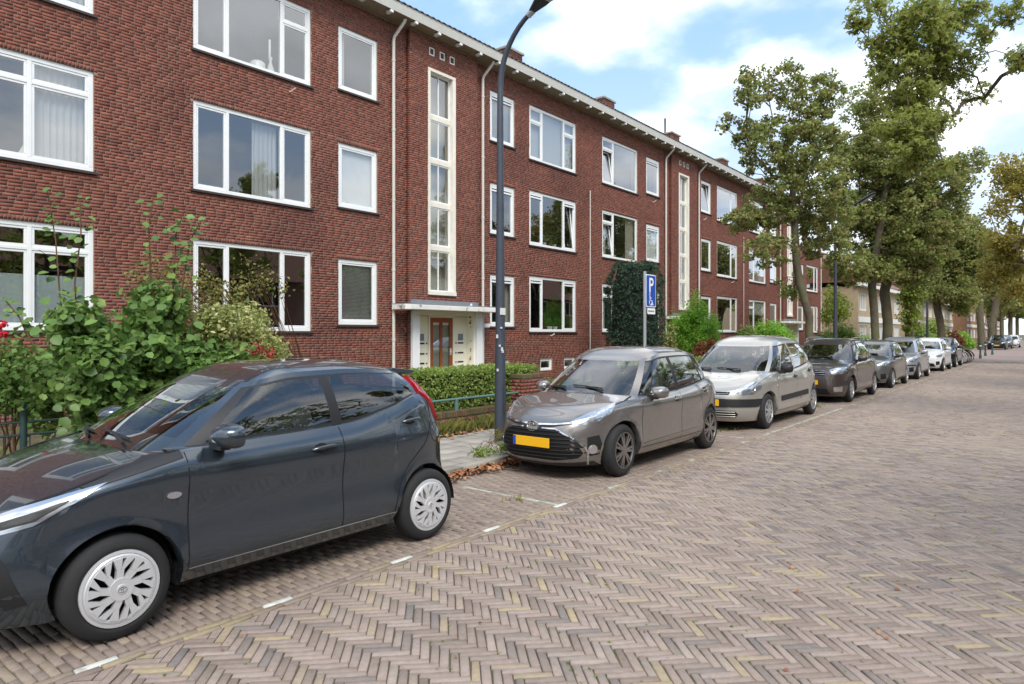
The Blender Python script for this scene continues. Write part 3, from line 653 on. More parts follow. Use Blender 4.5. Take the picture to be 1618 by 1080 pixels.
# ---- eaves, gutter, roof, chimneys
EX = FX+.56
MB().box((FX-.3, YW0, ZTOP+.001), (EX-.03, YW1+.25, ZTOP+.05)).build('soffit', SOFFIT, bld)
g = MB(); g.prism([(EX-.16, ZTOP+.052), (EX, ZTOP-.02), (EX+.03, ZTOP+.20), (EX+.045, ZTOP+.23), (EX+.01, ZTOP+.235), (EX-.16, ZTOP+.20)], YW0, YW1+.3, lambda u, v, d_: (u, d_, v)); g.build('gutter', GUTTER, bld)
yb = 11.9
for k in range(-16, 52):
    y = 12.0+k*.885
    if YW0 < y < YW1: MB().box((EX-.20, y-.05, ZTOP-.09), (EX-.005, y+.05, ZTOP-.022)).build('eaves_bracket', WHITE, bld)
PIT = R(27); rx = EX-.02; rz = ZTOP+.24
rf = MB(); rf.add([(rx-.05, YW0, rz), (rx-.05, YW1+.3, rz), (rx-5.2, YW1+.3, rz+5.15*math.tan(PIT)), (rx-5.2, YW0, rz+5.15*math.tan(PIT))], [(0, 1, 2, 3)])
rf.add([(rx-5.2, YW0, rz+5.15*math.tan(PIT)), (rx-5.2, YW1+.3, rz+5.15*math.tan(PIT)), (rx-10.4, YW1+.3, rz), (rx-10.4, YW0, rz)], [(0, 1, 2, 3)])
roof = rf.build('roof', RTILE, bld)
tv, tf = [], []
tl = MB(); nseg = 6
for i in range(2):
    for k in range(nseg+1):
        a = k/nseg; yy = -.11+a*.22; hh = .035*math.cos((a-.42)*math.pi*1.25)*(1 if a < .8 else .6)+.012
        tv.append((-.36*i*math.cos(PIT), yy, hh+.36*i*math.sin(PIT)))
tl.add(tv, [(k, k+1, nseg+2+k, nseg+1+k) for k in range(nseg)]); tl.add([(v[0], v[1], v[2]-.022) for v in tv[:nseg+1]]+tv[:nseg+1], [(k, k+1, nseg+2+k, nseg+1+k) for k in range(nseg)])
tme = bpy.data.meshes.new('roof_tile'); tme.from_pydata(tl.v, [], tl.f); tme.materials.append(RTILE_O); shade(tme, 50)
nt_ = int((YW1-YW0)/.217)
for k in range(nt_):
    b = bpy.data.objects.new('roof_tile', tme); COL.objects.link(b); b.parent = roof; b.location = (rx+.07, YW0+.1+k*.217, rz+.004+RNG.normal(0, .003))
T = np.array(tl.v); nv = len(T); rows_ = []
vv, ff = [], []
for j in range(1, 15):
    for k in range(nt_): rows_.append((rx+.07-j*.32*math.cos(PIT), YW0+.1+k*.217, rz+.004+j*.32*math.sin(PIT)))
rows_ = np.array(rows_); VV = (rows_[:, None, :]+T[None]).reshape(-1, 3); FF = (np.arange(len(rows_))[:, None, None]*nv+np.array(tl.f)[None]).reshape(-1, 4)
link('tile_field', quads_mesh('tile_field', VV, FF, np.repeat(RNG.random(len(rows_)), len(tl.f))), RTILE, roof)['kind'] = 'stuff'
for k, yq in enumerate((6.26, 13.25, 20.24, 27.2, 34.15, 41.1, 48.1)):
    xq = -16.5; hy_, hx_ = .48, .38; zt = 12.43
    ch = MB().box((xq-hx_+.012, yq-hy_+.012, 11.05), (xq+hx_-.012, yq+hy_-.012, zt-.101)).build('chimney', MORTAR, roof)
    rcx = bricks_rects(yq-hy_, yq+hy_, 11.0, zt-.10, []); link('chimney_brickwork', bricks_mesh('chimney_brickwork', xq+hx_, rcx), FB_A, ch)['kind'] = 'stuff' if False else 'stuff'
    rcy = bricks_rects(xq-hx_, xq+hx_, 11.0, zt-.10, []); link('chimney_brickwork', bricks_mesh('chimney_brickwork', yq-hy_, rcy, nrm=-1, axis='y'), FB_A, ch)['kind'] = 'stuff'
    MB().box((xq-hx_-.06, yq-hy_-.06, zt-.1), (xq+hx_+.06, yq+hy_+.06, zt)).build('chimney_cap', CONC, ch, bevel=.02)
    if k == 4: MB().tube([(xq, yq-.5, zt), (xq, yq-.5, zt+.75)], .05, 8).build('chimney_pipe', SILL, ch)
# ================================================================== cars
def lerp_tab(tab, v):
    return float(np.interp(v, [p[0] for p in tab], [p[1] for p in tab]))
def smooth_tab(tab):
    """monotone-ish cubic through the table points"""
    xs = np.array([p[0] for p in tab], float); ysv = np.array([p[1] for p in tab], float)
    h_ = np.diff(xs); d_ = np.diff(ysv)/h_; m_ = np.zeros(len(xs)); m_[0], m_[-1] = d_[0], d_[-1]
    for i in range(1, len(xs)-1): m_[i] = 0 if d_[i-1]*d_[i] <= 0 else 2*d_[i-1]*d_[i]/(d_[i-1]+d_[i])
    def f(v):
        v = min(max(v, xs[0]), xs[-1]); i = min(int(np.searchsorted(xs, v, 'right'))-1, len(xs)-2); t = (v-xs[i])/h_[i]
        return float((2*t**3-3*t**2+1)*ysv[i]+(t**3-2*t**2+t)*h_[i]*m_[i]+(-2*t**3+3*t**2)*ysv[i+1]+(t**3-t**2)*h_[i]*m_[i+1])
    return f
RUBBER = mat('tyre_rubber', srgb(34,34,35), .8, var=.15, scale=20, bump=.3, bscale=200, dist=.002)
BLACKP = mat('black_plastic', srgb(30,30,32), .5, var=.05, scale=9)
DULLBL = mat('underbody', srgb(16,16,17), .9)
SEAM = mat('panel_gap', srgb(7,7,8), .7)
CHROME = mat('chrome', srgb(214,214,216), .12, metal=1)
ALLOY = mat('alloy_silver', srgb(186,187,190), .28, metal=.75, coat=.4)
ALLOYD = mat('alloy_grey', srgb(140,136,134), .25, metal=.85, coat=.4)
HUBCAP = mat('hubcap_silver', srgb(206,207,209), .38, metal=.35, coat=.3)
SEATM = mat('seat_fabric', srgb(48,48,52), .9, var=.1, scale=20)
DASHM = mat('dashboard', srgb(44,44,46), .7)
PLATE = mat('plate_yellow', srgb(238,180,24), .45)
PLBLUE = mat('plate_blue', srgb(34,70,170), .45)
LENSR = mat('tail_red', srgb(168,18,26), .12, coat=1)
LENSO = mat('indicator_orange', srgb(222,110,26), .15, coat=1)
LENSC = mat('lamp_reflector', srgb(196,200,206), .16, metal=.85)
CLEAR = glass('lamp_clear', (.9, .92, .94), 1.5, 1.6)
CGLASS = glass('car_glass', (.72, .76, .74), 1.52, 2.4)
CGLASSD = glass('car_glass_privacy', (.36, .38, .38), 1.52, 2.4)
def paint(name, col, metal=.55, rough=.32): return mat(name, col, rough, metal=metal, coat=1.0, var=.03, scale=2)
class Car:
    def __init__(c, sp):
        c.sp = sp; c.w = smooth_tab(sp['w']); c.xf = smooth_tab(sp['xf']); c.xr = smooth_tab(sp['xr']); c.sh = smooth_tab(sp['sh'])
        c.hood = smooth_tab(sp['hood']); c.nf, c.nr = sp.get('nf', 4.5), sp.get('nr', 6)
        c.rt = smooth_tab(sp['roof']); c.zref = .45; c.obj_v = []; c.obj_f = []
        c.xw = (sp['wb']/2, -sp['wb']/2); c.ra = sp.get('ra', sp['rw']+.045); c.sill = sp.get('sill', .20)
    def zbot(c, x):
        z = c.sill
        if x > c.xw[0]: z = c.sp.get('fbot', .17)
        if x < c.xw[1]: z = c.sp.get('rbot', .24)
        for k in c.xw:
            d = abs(x-k)
            if d < c.ra: z = max(z, c.sp['rw']+math.sqrt(c.ra**2-d*d)-.005)
        return z
    def tub(c, xi, eta, z, zs):
        """point of the lower body: xi in [-1,1] along, eta 0..1 across"""
        s_ = min(max((zs-z)/c.sp.get('shr', .09), 0), 1); ins = (1-s_)**2
        lw = c.w(z)-c.sp.get('shi', .045)*ins
        if xi >= 0: x = xi*(c.xf(z)-.05*ins)
        else: x = -xi*(c.xr(z)+.03*ins)
        y = eta*lw
        for k in c.xw:                                   # flared arches
            d = math.hypot(x-k, z-c.sp['rw'])-c.ra
            if 0 <= d < .12 and eta > .8: y += .016*(1-d/.12)**2
        lo = min(max((c.zbot(x)+.12-z)/.12, 0), 1)
        if abs(x) < c.xw[0]-c.ra: y -= .035*lo*lo        # rocker tucks under
        return x, y, z
    def cols(c):
        sp = c.sp; xf0, xr0 = c.xf(c.zref), -c.xr(c.zref); xs = set()
        for k in c.xw:
            for a in np.linspace(0, math.pi, 23): xs.add(round(k+c.ra*math.cos(a)*.9995, 4))
            xs.add(round(k+c.ra*1.001, 4)); xs.add(round(k-c.ra*1.001, 4))
        for a in sp['doors']: xs.add(round(a, 4))
        lim = (xf0*.955, -xr0*.965)
        for a in np.arange(lim[1], lim[0], .09):
            if min(abs(a-b) for b in xs) > .03: xs.add(round(a, 4))
        xs = sorted([x for x in xs if lim[1] < x < lim[0]], reverse=True); out_ = []
        gf = lambda e, n: (1-e**n)**(1/n)
        e_max = gf(xs[0]/xf0, c.nf)
        for e in np.linspace(0, 1, 19)[:-1]: out_.append((gf(e*e_max, c.nf), e*e_max, gf(e*e_max, c.nf)*xf0))
        for x in xs:
            if x >= 0: out_.append((x/xf0, gf(x/xf0, c.nf), x))
            else: out_.append((x/xr0, gf(-x/xr0, c.nr), x))
        e_max = gf(-xs[-1]/xr0, c.nr)
        for e in np.linspace(1, 0, 19)[1:]: out_.append((-gf(e*e_max, c.nr), e*e_max, -gf(e*e_max, c.nr)*xr0))
        res = []
        for xi, eta, x0 in out_:                         # shoulder height at the column's own top end
            x = x0
            for _ in range(25): x = .5*x+.5*(xi*(c.xf(c.sh(x))-.05) if xi >= 0 else -xi*(c.xr(c.sh(x))+.03))
            res.append((xi, eta, x0, c.sh(x), x))
        return res
    def deck(c, x, y):
        """height of bonnet / shoulder surface"""
        zs = c.sh(x); hc = c.hood(x)
        yt = c.halfw(x); r = min(abs(y)/max(yt, .05), 1)
        d = min(max((c.xnose-x)/.30, 0), 1)            # the crown dies away at the leading edge
        return zs+(hc-zs)*(1-r**c.sp.get('hoodp', 2.6))*(1-(1-d)**2)
    def halfw(c, x):
        zs = c.sh(x); L_ = c.xf(zs)-.05 if x >= 0 else -(c.xr(zs)+.03); n = c.nf if x >= 0 else c.nr
        q = min(abs(x)/L_, .9999); return (c.w(zs)-c.sp.get('shi', .045))*(1-q**n)**(1/n)
def grid_faces(nr, nc): return [(i*nc+j, i*nc+j+1, (i+1)*nc+j+1, (i+1)*nc+j) for i in range(nr-1) for j in range(nc-1)]
def submesh(V, F): 
    used = sorted({i for f in F for i in f}); mp_ = {k: i for i, k in enumerate(used)}
    return [V[k] for k in used], [tuple(mp_[i] for i in f) for f in F]
def mirror(V, F): return [(p[0], -p[1], p[2]) for p in V], [tuple(reversed(f)) for f in F]
def ellipse_ring(cx, cz, a, b, w_, n=28): 
    o_ = [(cx+a*math.cos(2*math.pi*k/n), cz+b*math.sin(2*math.pi*k/n)) for k in range(n)]
    i_ = [(cx+(a-w_)*math.cos(2*math.pi*k/n), cz+(b-w_)*math.sin(2*math.pi*k/n)) for k in range(n)]
    return o_, i_
def build_car(sp, label, y_world, x_outer=-3.93, group='cars parked along the kerb', detail=2, name='parked_car', rot=-90, cat='car', loc=None):
    c = Car(sp); PNT = sp['paint']; halfW = sp.get('trackout', c.w(.5)-.02)
    root = thing(name, label, cat, loc or (x_outer-halfW, y_world, 0), group, local=True, rz=R(rot))
    def put(nm, V, F, m, parent=None, smooth=40, fix=True):
        me = bpy.data.meshes.new(nm); me.from_pydata([tuple(map(float, p)) for p in V], [], F)
        if fix:
            bm = bmesh.new(); bm.from_mesh(me); bmesh.ops.remove_doubles(bm, verts=bm.verts, dist=1e-5); bmesh.ops.recalc_face_normals(bm, faces=bm.faces); bm.to_mesh(me); bm.free()
        if smooth: shade(me, smooth)
        o = bpy.data.objects.new(nm, me); COL.objects.link(o); me.materials.append(m); o.parent = parent or root; return o
    def putmb(nm, b, m, parent=None, smooth=40, bevel=0):
        o = put(nm, b.v, b.f, m, parent, smooth)
        if bevel: bv = o.modifiers.new('bevel', 'BEVEL'); bv.width = bevel; bv.segments = 3; bv.limit_method = 'ANGLE'
        return o
    # ---- lower body
    cols = c.cols(); c.xnose = cols[0][4]; NC = len(cols); NR = 15; V = []; xnom = [q[2] for q in cols]
    ts = [0, .04, .12, .2, .28, .36, .44, .52, .6, .68, .76, .84, .9, .95, 1.0]
    for t in ts:
        for xi, eta, x0, zs, _ in cols:
            zb = c.zbot(x0); V.append(c.tub(xi, eta, zb+(zs-zb)*t, zs))
    # inner lip so that the bottom edge has thickness
    for xi, eta, x0, zs, _ in cols:
        p = c.tub(xi, eta, c.zbot(x0), zs); V.append((p[0]*.985 if abs(x0) > c.xw[0]+c.ra else p[0], p[1]-.07 if eta > .5 else p[1], p[2]+.004))
    F = grid_faces(NR, NC); FL = [(NR*NC+j, NR*NC+j+1, j+1, j) for j in range(NC-1)]
    dr = sp['doors']; doors = {}; body = []
    for f in F:
        r_ = f[0]//NC; xm = (xnom[f[0] % NC]+xnom[f[1] % NC])/2; hit = None
        zc = sum(V[i][2] for i in f)/4
        if zc > sp.get('doorz', .29) and abs(xm) < c.xw[0]+.2:
            for k in range(len(dr)-1):
                if dr[k+1] < xm < dr[k] and (math.hypot(xm-c.xw[1], zc-sp['rw']) > c.ra+.035): hit = k
        if hit is None: body.append(f)
        else: doors.setdefault(hit, []).append(f)
    Vb, Fb = submesh(V, body+FL)
    Vm, Fm = mirror(Vb, Fb); n0 = len(Vb); BV = Vb+Vm; BF = Fb+[tuple(i+n0 for i in f) for f in Fm]
    # ---- bonnet and shoulders
    xcowl = sp['cowl']; xnose = cols[0][4]; HV = []; nx, ny = 26, 21
    for i in range(nx):
        x = xcowl-.30+(xnose-.0005-xcowl+.30)*(1-(1-i/(nx-1))**1.8)
        yt = c.halfw(x)
        for j in range(ny):
            y = yt*math.sin((j/(ny-1)*2-1)*math.pi/2); gB = sp['gh']; q_ = abs(y)/lerp_tab(gB['wB'], gB['xBf'])
            xs_ = max(x, gB['xBf']*max(1-q_**gB['nbf'], 0)**(1/gB['nbf'])-.03) if q_ < 1 else x     # ends under the windscreen foot
            HV.append((xs_, y, c.deck(xs_, y)-.0015))
    put('bonnet', HV, grid_faces(nx, ny), PNT, smooth=60)
    SV = []; ns = 40; xrr = cols[-1][4]
    for i in range(ns):
        x = xcowl-.05+(xrr+.004-xcowl+.05)*i/(ns-1); yt = c.halfw(x)
        for k in (0, .02, .045, .075, .12): SV.append((x, max(yt-k, 0), c.sh(x)+(.0 if k == 0 else .006+.10*k)))
    SF = grid_faces(ns, 5); Vm, Fm = mirror(SV, SF); n0 = len(BV); BV += SV; BF += [tuple(i+n0 for i in f) for f in SF]; n0 = len(BV); BV += Vm; BF += [tuple(i+n0 for i in f) for f in Fm]
    # ---- greenhouse: lofted from the belt ring to the roof ring
    g = sp['gh']; gb = lambda e, n: max(1-abs(e)**n, 0)**(1/n)
    colG = []                                             # (xi, eta) front centre -> rear centre
    etaA, etaD = g.get('etaA', .87), g.get('etaD', .93); nbf, nbr = g.get('nbf', 3.2), g.get('nbr', 4)
    for e in np.linspace(0, etaA, 12): colG.append((gb(e, nbf), e, 'ws'))
    xiA = gb(etaA, nbf); xF = g['xBf']; xRr = -g['xBr']
    marks_ = []
    prev = xiA
    seq = []
    wins = g['wins']
    for kind, a, b in wins: seq.append((kind, a, b))
    xsA = xiA*xF
    xiD = gb(etaD, nbr); xsD = -xiD*xRr
    bounds = [(xsA, seq[0][1], 'ap')]
    for k, (kind, a, b) in enumerate(seq):
        bounds.append((a, b, kind)); nxt = seq[k+1][1] if k+1 < len(seq) else xsD
        bounds.append((b, nxt, 'pillar%d' % k if k+1 < len(seq) else 'cp'))
    for a, b, kind in bounds:
        n_ = max(2, int(abs(a-b)/.07)+1)
        for q in np.linspace(a, b, n_)[1:]:
            xi = q/xF if q >= 0 else q/xRr
            colG.append((xi, gb(xi, nbf if q >= 0 else nbr), kind))
    for e in np.linspace(etaD, 0, 12)[1:]: colG.append((-gb(e, nbr), e, 'bl'))
    tsg = [0, .03, .07, .15, .27, .4, .53, .66, .78, .87, .915, .945, .975, 1.0]; NG = len(colG); GV = []
    ntf, ntr = g.get('ntf', 4), g.get('ntr', 4.5)
    def ring_b(xi, eta):
        x = xi*xF if xi >= 0 else xi*xRr; y = eta*lerp_tab(g['wB'], x); 
        xq = min(x, xnose-.05); zz_ = c.deck(xq, y) if xq > xcowl-.3 else c.sh(max(xq, xrr+.01))+.012
        return Vector((x, y, zz_-.012+(g.get('tailz', 0) if xi < 0 and eta < .9 else 0)))
    def ring_t(xi, eta):
        if xi >= 0: x = xi*g['xTf']; e2 = gb(xi, ntf) if eta > .6 else eta
        else: x = -xi*g['xTr']; e2 = gb(xi, ntr) if eta > .6 else eta
        return Vector((x, min(e2, eta+.02)*g['wT'], c.rt(x)-g.get('edge', .05)))
    for t in tsg:
        for xi, eta, kind in colG:
            p, q = ring_b(xi, eta), ring_t(xi, eta); r_ = p.lerp(q, t)
            bl_ = math.sin(math.pi*min(t, 1))*g.get('bulge', .028); nrm = Vector((xi**3, eta**3, 0)).normalized() if abs(xi)+eta > 0 else Vector((1, 0, 0))
            r_ += nrm*bl_; GV.append(tuple(r_))
    GF = grid_faces(len(tsg), NG); parts = {}; pil = []; blackp = []
    for f in GF:
        r_ = f[0]//NG; k = colG[f[1] % NG][2]
        glassrow = 1 <= r_ < 10
        if k == 'ws' and 1 <= r_ < 11: parts.setdefault('windscreen', []).append(f)
        elif k == 'bl' and 3 <= r_ < 10: parts.setdefault('rear_window', []).append(f)
        elif k.startswith('w') and k != 'ws' and 2 <= r_ < 9: parts.setdefault('side_window_'+k, []).append(f)
        elif (k.startswith('w') and k != 'ws' and 1 <= r_ < 10) or (k.startswith('pillar') and r_ < 10 and (sp.get('blackpillar', True) or k == 'pillar0' and seq[0][0] == 'bk')) or (k == 'bk' and r_ < 10): blackp.append(f)
        else: pil.append(f)
    for nm, fs in parts.items():
        V2, F2 = submesh(GV, fs)
        if nm in ('windscreen', 'rear_window'):
            Vm, Fm = mirror(V2, F2); n0 = len(V2); V2 = V2+Vm; F2 = F2+[tuple(i+n0 for i in f) for f in Fm]
            put(nm, V2, F2, CGLASS, smooth=180)
        else:
            gl = CGLASSD if sp.get('privacy') and not nm.endswith('w0') and not nm.endswith('wq') else CGLASS
            put('side_window', V2, F2, gl, smooth=180); Vm, Fm = mirror(V2, F2); put('side_window', Vm, Fm, gl, smooth=180)
    V2, F2 = submesh(GV, blackp)
    if F2: Vm, Fm = mirror(V2, F2); put('window_trim', V2, F2, BLACKP, smooth=60); put('window_trim', Vm, Fm, BLACKP, smooth=60)
    V2, F2 = submesh(GV, pil); Vm, Fm = mirror(V2, F2)
    # ---- roof panel: concentric rings inside the roof edge
    top = [ring_t(xi, eta) for xi, eta, k in colG]; RV = []; rs = [1, .97, .92, .84, .7, .5, .3, .1, 0]
    xm = (g['xTf']+g['xTr'])/2
    for r_ in rs:
        for p in top:
            x = xm+(p.x-xm)*r_; y = p.y*r_; RV.append((x, y, c.rt(x)-g.get('edge', .05)*(r_**4)+(p.z-(c.rt(p.x)-g.get('edge', .05)))))
    RF = grid_faces(len(rs), NG); Rm, RFm = mirror(RV, RF)
    ro_v = RV+Rm; ro_f = RF+[tuple(i+len(RV) for i in f) for f in RFm]
    n0 = len(BV); BV += V2; BF += [tuple(i+n0 for i in f) for f in F2]; n0 = len(BV); BV += Vm; BF += [tuple(i+n0 for i in f) for f in Fm]
    bod = put('body', BV, BF, PNT, smooth=50)
    put('roof_panel', ro_v, ro_f, sp.get('roofmat', PNT), smooth=60)
    # ---- full surface for placing details
    AV, AF = [], []
    for v_, f_ in ((V, F), (HV, grid_faces(nx, ny)), (SV, SF), (GV, GF), (RV, RF)):
        n0 = len(AV); AV += [Vector(p) for p in v_]; AF += [tuple(i+n0 for i in f) for f in f_]
        vm_, fm_ = mirror(v_, f_); n0 = len(AV); AV += [Vector(p) for p in vm_]; AF += [tuple(i+n0 for i in f) for f in fm_]
    bvh = BVHTree.FromPolygons(AV, AF)
    for k, fs in doors.items():
        V2, F2 = submesh(V, fs)
        for mi in (0, 1):
            if mi: V2, F2 = mirror(V2, F2)
            d_ = put('door', V2, F2, PNT, smooth=60)
            if mi == 0: c.doorobj = getattr(c, 'doorobj', {}); c.doorobj[k] = d_
            else: c.doorobj['m%d' % k] = d_
    def hitp(al, a, z, off):
        ca, sa = math.cos(al), math.sin(al); d_ = Vector((-ca, -sa, 0)); o_ = Vector((ca*6-sa*a, sa*6+ca*a, z))
        h_ = bvh.ray_cast(o_, d_)
        if h_[0] is None:
            h2 = bvh.find_nearest(o_+d_*4.5)
            return h2[0]-d_*off
        n_ = h_[1]
        if n_.dot(d_) > 0: n_ = -n_
        return h_[0]+n_*off
    def toplane(al, p): return (-p[0]*math.sin(al)+p[1]*math.cos(al), p[2])
    def patch(nm, pts, al, m, off=.004, parent=None, sym=True, rings=(1, .8, .55, .3, .0), dense=.05, thick=.012, smooth=60, pts3=True):
        """outline projected onto the body along direction al, filled with rings, with a skirt"""
        q = [toplane(al, p) for p in pts] if pts3 else pts
        o_ = []
        for i in range(len(q)):
            p0, p1 = q[i], q[(i+1) % len(q)]; n_ = max(1, int(math.dist(p0, p1)/dense))
            o_ += [(p0[0]+(p1[0]-p0[0])*k/n_, p0[1]+(p1[1]-p0[1])*k/n_) for k in range(n_)]
        cx_ = sum(p[0] for p in o_)/len(o_); cz_ = sum(p[1] for p in o_)/len(o_); n_ = len(o_); vs = []
        if max(p[0] for p in o_)-min(p[0] for p in o_) > .35: rings = [k/14 for k in range(14, -1, -1)]   # wide patches need more rings to stay above the curve
        vs += [tuple(hitp(al, p[0], p[1], off-thick)) for p in o_]
        for r_ in rings: vs += [tuple(hitp(al, cx_+(p[0]-cx_)*r_, cz_+(p[1]-cz_)*r_, off)) for p in o_]
        fs = [(i*n_+k, i*n_+(k+1) % n_, (i+1)*n_+(k+1) % n_, (i+1)*n_+k) for i in range(len(rings)) for k in range(n_)]
        ob = put(nm, vs, fs, m, parent, smooth)
        if sym:
            vm, fm = mirror(vs, fs); put(nm, vm, fm, m, parent if parent is None or sym != 'own' else None, smooth)
        return ob
    def strip(nm, pts, al, m, wd=.006, off=.0025, sym=True, dense=.03, parent=None, closed=False):
        q = [toplane(al, p) for p in pts]; o_ = []
        for i in range(len(q)-(0 if closed else 1)):
            p0, p1 = q[i], q[(i+1) % len(q)]; n_ = max(1, int(math.dist(p0, p1)/dense)); o_ += [(p0[0]+(p1[0]-p0[0])*k/n_, p0[1]+(p1[1]-p0[1])*k/n_) for k in range(n_)]
        if not closed: o_.append(q[-1])
        vs = []; L_ = len(o_)
        for i, p in enumerate(o_):
            a = o_[(i-1) % L_ if closed else max(i-1, 0)]; b = o_[(i+1) % L_ if closed else min(i+1, L_-1)]; tx, tz = b[0]-a[0], b[1]-a[1]; l_ = math.hypot(tx, tz) or 1; nx_, nz_ = -tz/l_*wd/2, tx/l_*wd/2
            vs += [tuple(hitp(al, p[0]+nx_, p[1]+nz_, off)), tuple(hitp(al, p[0]-nx_, p[1]-nz_, off))]
        fs = [(2*i, 2*i+2, 2*i+3, 2*i+1) for i in range(L_-1)]
        if closed: fs.append((2*L_-2, 0, 1, 2*L_-1))
        put(nm, vs, fs, m, parent, None)
        if sym: put(nm, [(p[0], -p[1], p[2]) for p in vs], fs, m, parent, None)
    SD = R(90); c.patch, c.strip, c.hit, c.put, c.putmb, c.root = patch, strip, hitp, put, putmb, root
    # ---- seams round the doors, fuel flap, bonnet
    for k in range(len(dr)):
        pts = [(dr[k], 0, z) for z in np.linspace(c.zbot(dr[k])+.08 if abs(dr[k]-c.xw[1]) > c.ra else sp['rw']+c.ra*.9, c.sh(dr[k])-.01, 9)]
        if k == len(dr)-1: pts = sp.get('rearseam') or pts
        strip('door_seam', pts, SD, SEAM)
    strip('door_seam', [(dr[0]-.01, 0, sp.get('doorz', .29)), (max(dr[-1], c.xw[1]+c.ra+.02), 0, sp.get('doorz', .29)+.01)], SD, sp.get('sillstrip', SEAM), wd=sp.get('sillw', .006))
    fx0 = xnose-.10; lam = sp['hseam']; strip('bonnet_seam', lam, R(62), SEAM, wd=.007)
    # ---- under the car and inside the arches
    u_ = MB()
    for (a_, b_, h_) in ((c.xw[0]-c.ra-.02, c.xw[1]+c.ra+.02, c.w(.4)-.12), (c.xf(.4)-.35, c.xw[0]-c.ra-.021, .42), (c.xw[1]+c.ra+.021, c.xr(.4)+.25, .45)): u_.box((a_, -h_, .175), (b_, h_, .30))
    putmb('underbody', u_, DULLBL, smooth=None)
    for k in c.xw:
        for s_ in (1, -1):
            a_ = MB(); n_ = 16; y1_ = s_*(halfW-.13 if k > 0 else halfW-.05); y0_ = s_*(halfW-.36); vs = []
            for q in range(n_+1):
                an = math.pi*q/n_; vs += [(k+(c.ra+.006)*math.cos(an), y1_, sp['rw']+(c.ra+.006)*math.sin(an)-.02), (k+(c.ra+.006)*math.cos(an), y0_, sp['rw']+(c.ra+.006)*math.sin(an)-.02)]
            a_.add(vs, [(2*q, 2*q+2, 2*q+3, 2*q+1) for q in range(n_)]); a_.add([vs[2*q+1] for q in range(n_+1)]+[(k+c.ra, y0_, .15), (k-c.ra, y0_, .15)], [tuple(list(range(n_+1))[::-1]+[n_+1, n_+2])])
            putmb('wheel_arch', a_, DULLBL, smooth=None)
    # ---- wheels
    rw, tw = sp['rw'], sp.get('tw', .165); rr = sp.get('rim', .18)
    for k in c.xw:
        for s_ in (1, -1):
            yo = s_*(halfW); wh_ = MB(); sg = -s_
            prof = [(rr-.005, sg*.02), (rr+.004, sg*.006), (rr+.02, sg*.0), (rw-.055, -sg*.0), (rw-.022, sg*.010), (rw-.006, sg*.026), (rw, sg*.045), (rw, sg*(tw-.04)), (rw-.02, sg*(tw-.01)), (rr, sg*tw)]
            wh_.lathe([(r_, h_) for r_, h_ in prof], (0, 0, 0), 'Y', 44)
            wo = putmb('wheel', wh_, RUBBER, smooth=50); wo.location = (k, yo, rw)
            rot_ = sp.get('spin', .3)+k; wheel_face(c, wo, sp, sg, rr, rot_)
    # ---- cabin
    if detail >= 1: cabin(c, sp)
    return c
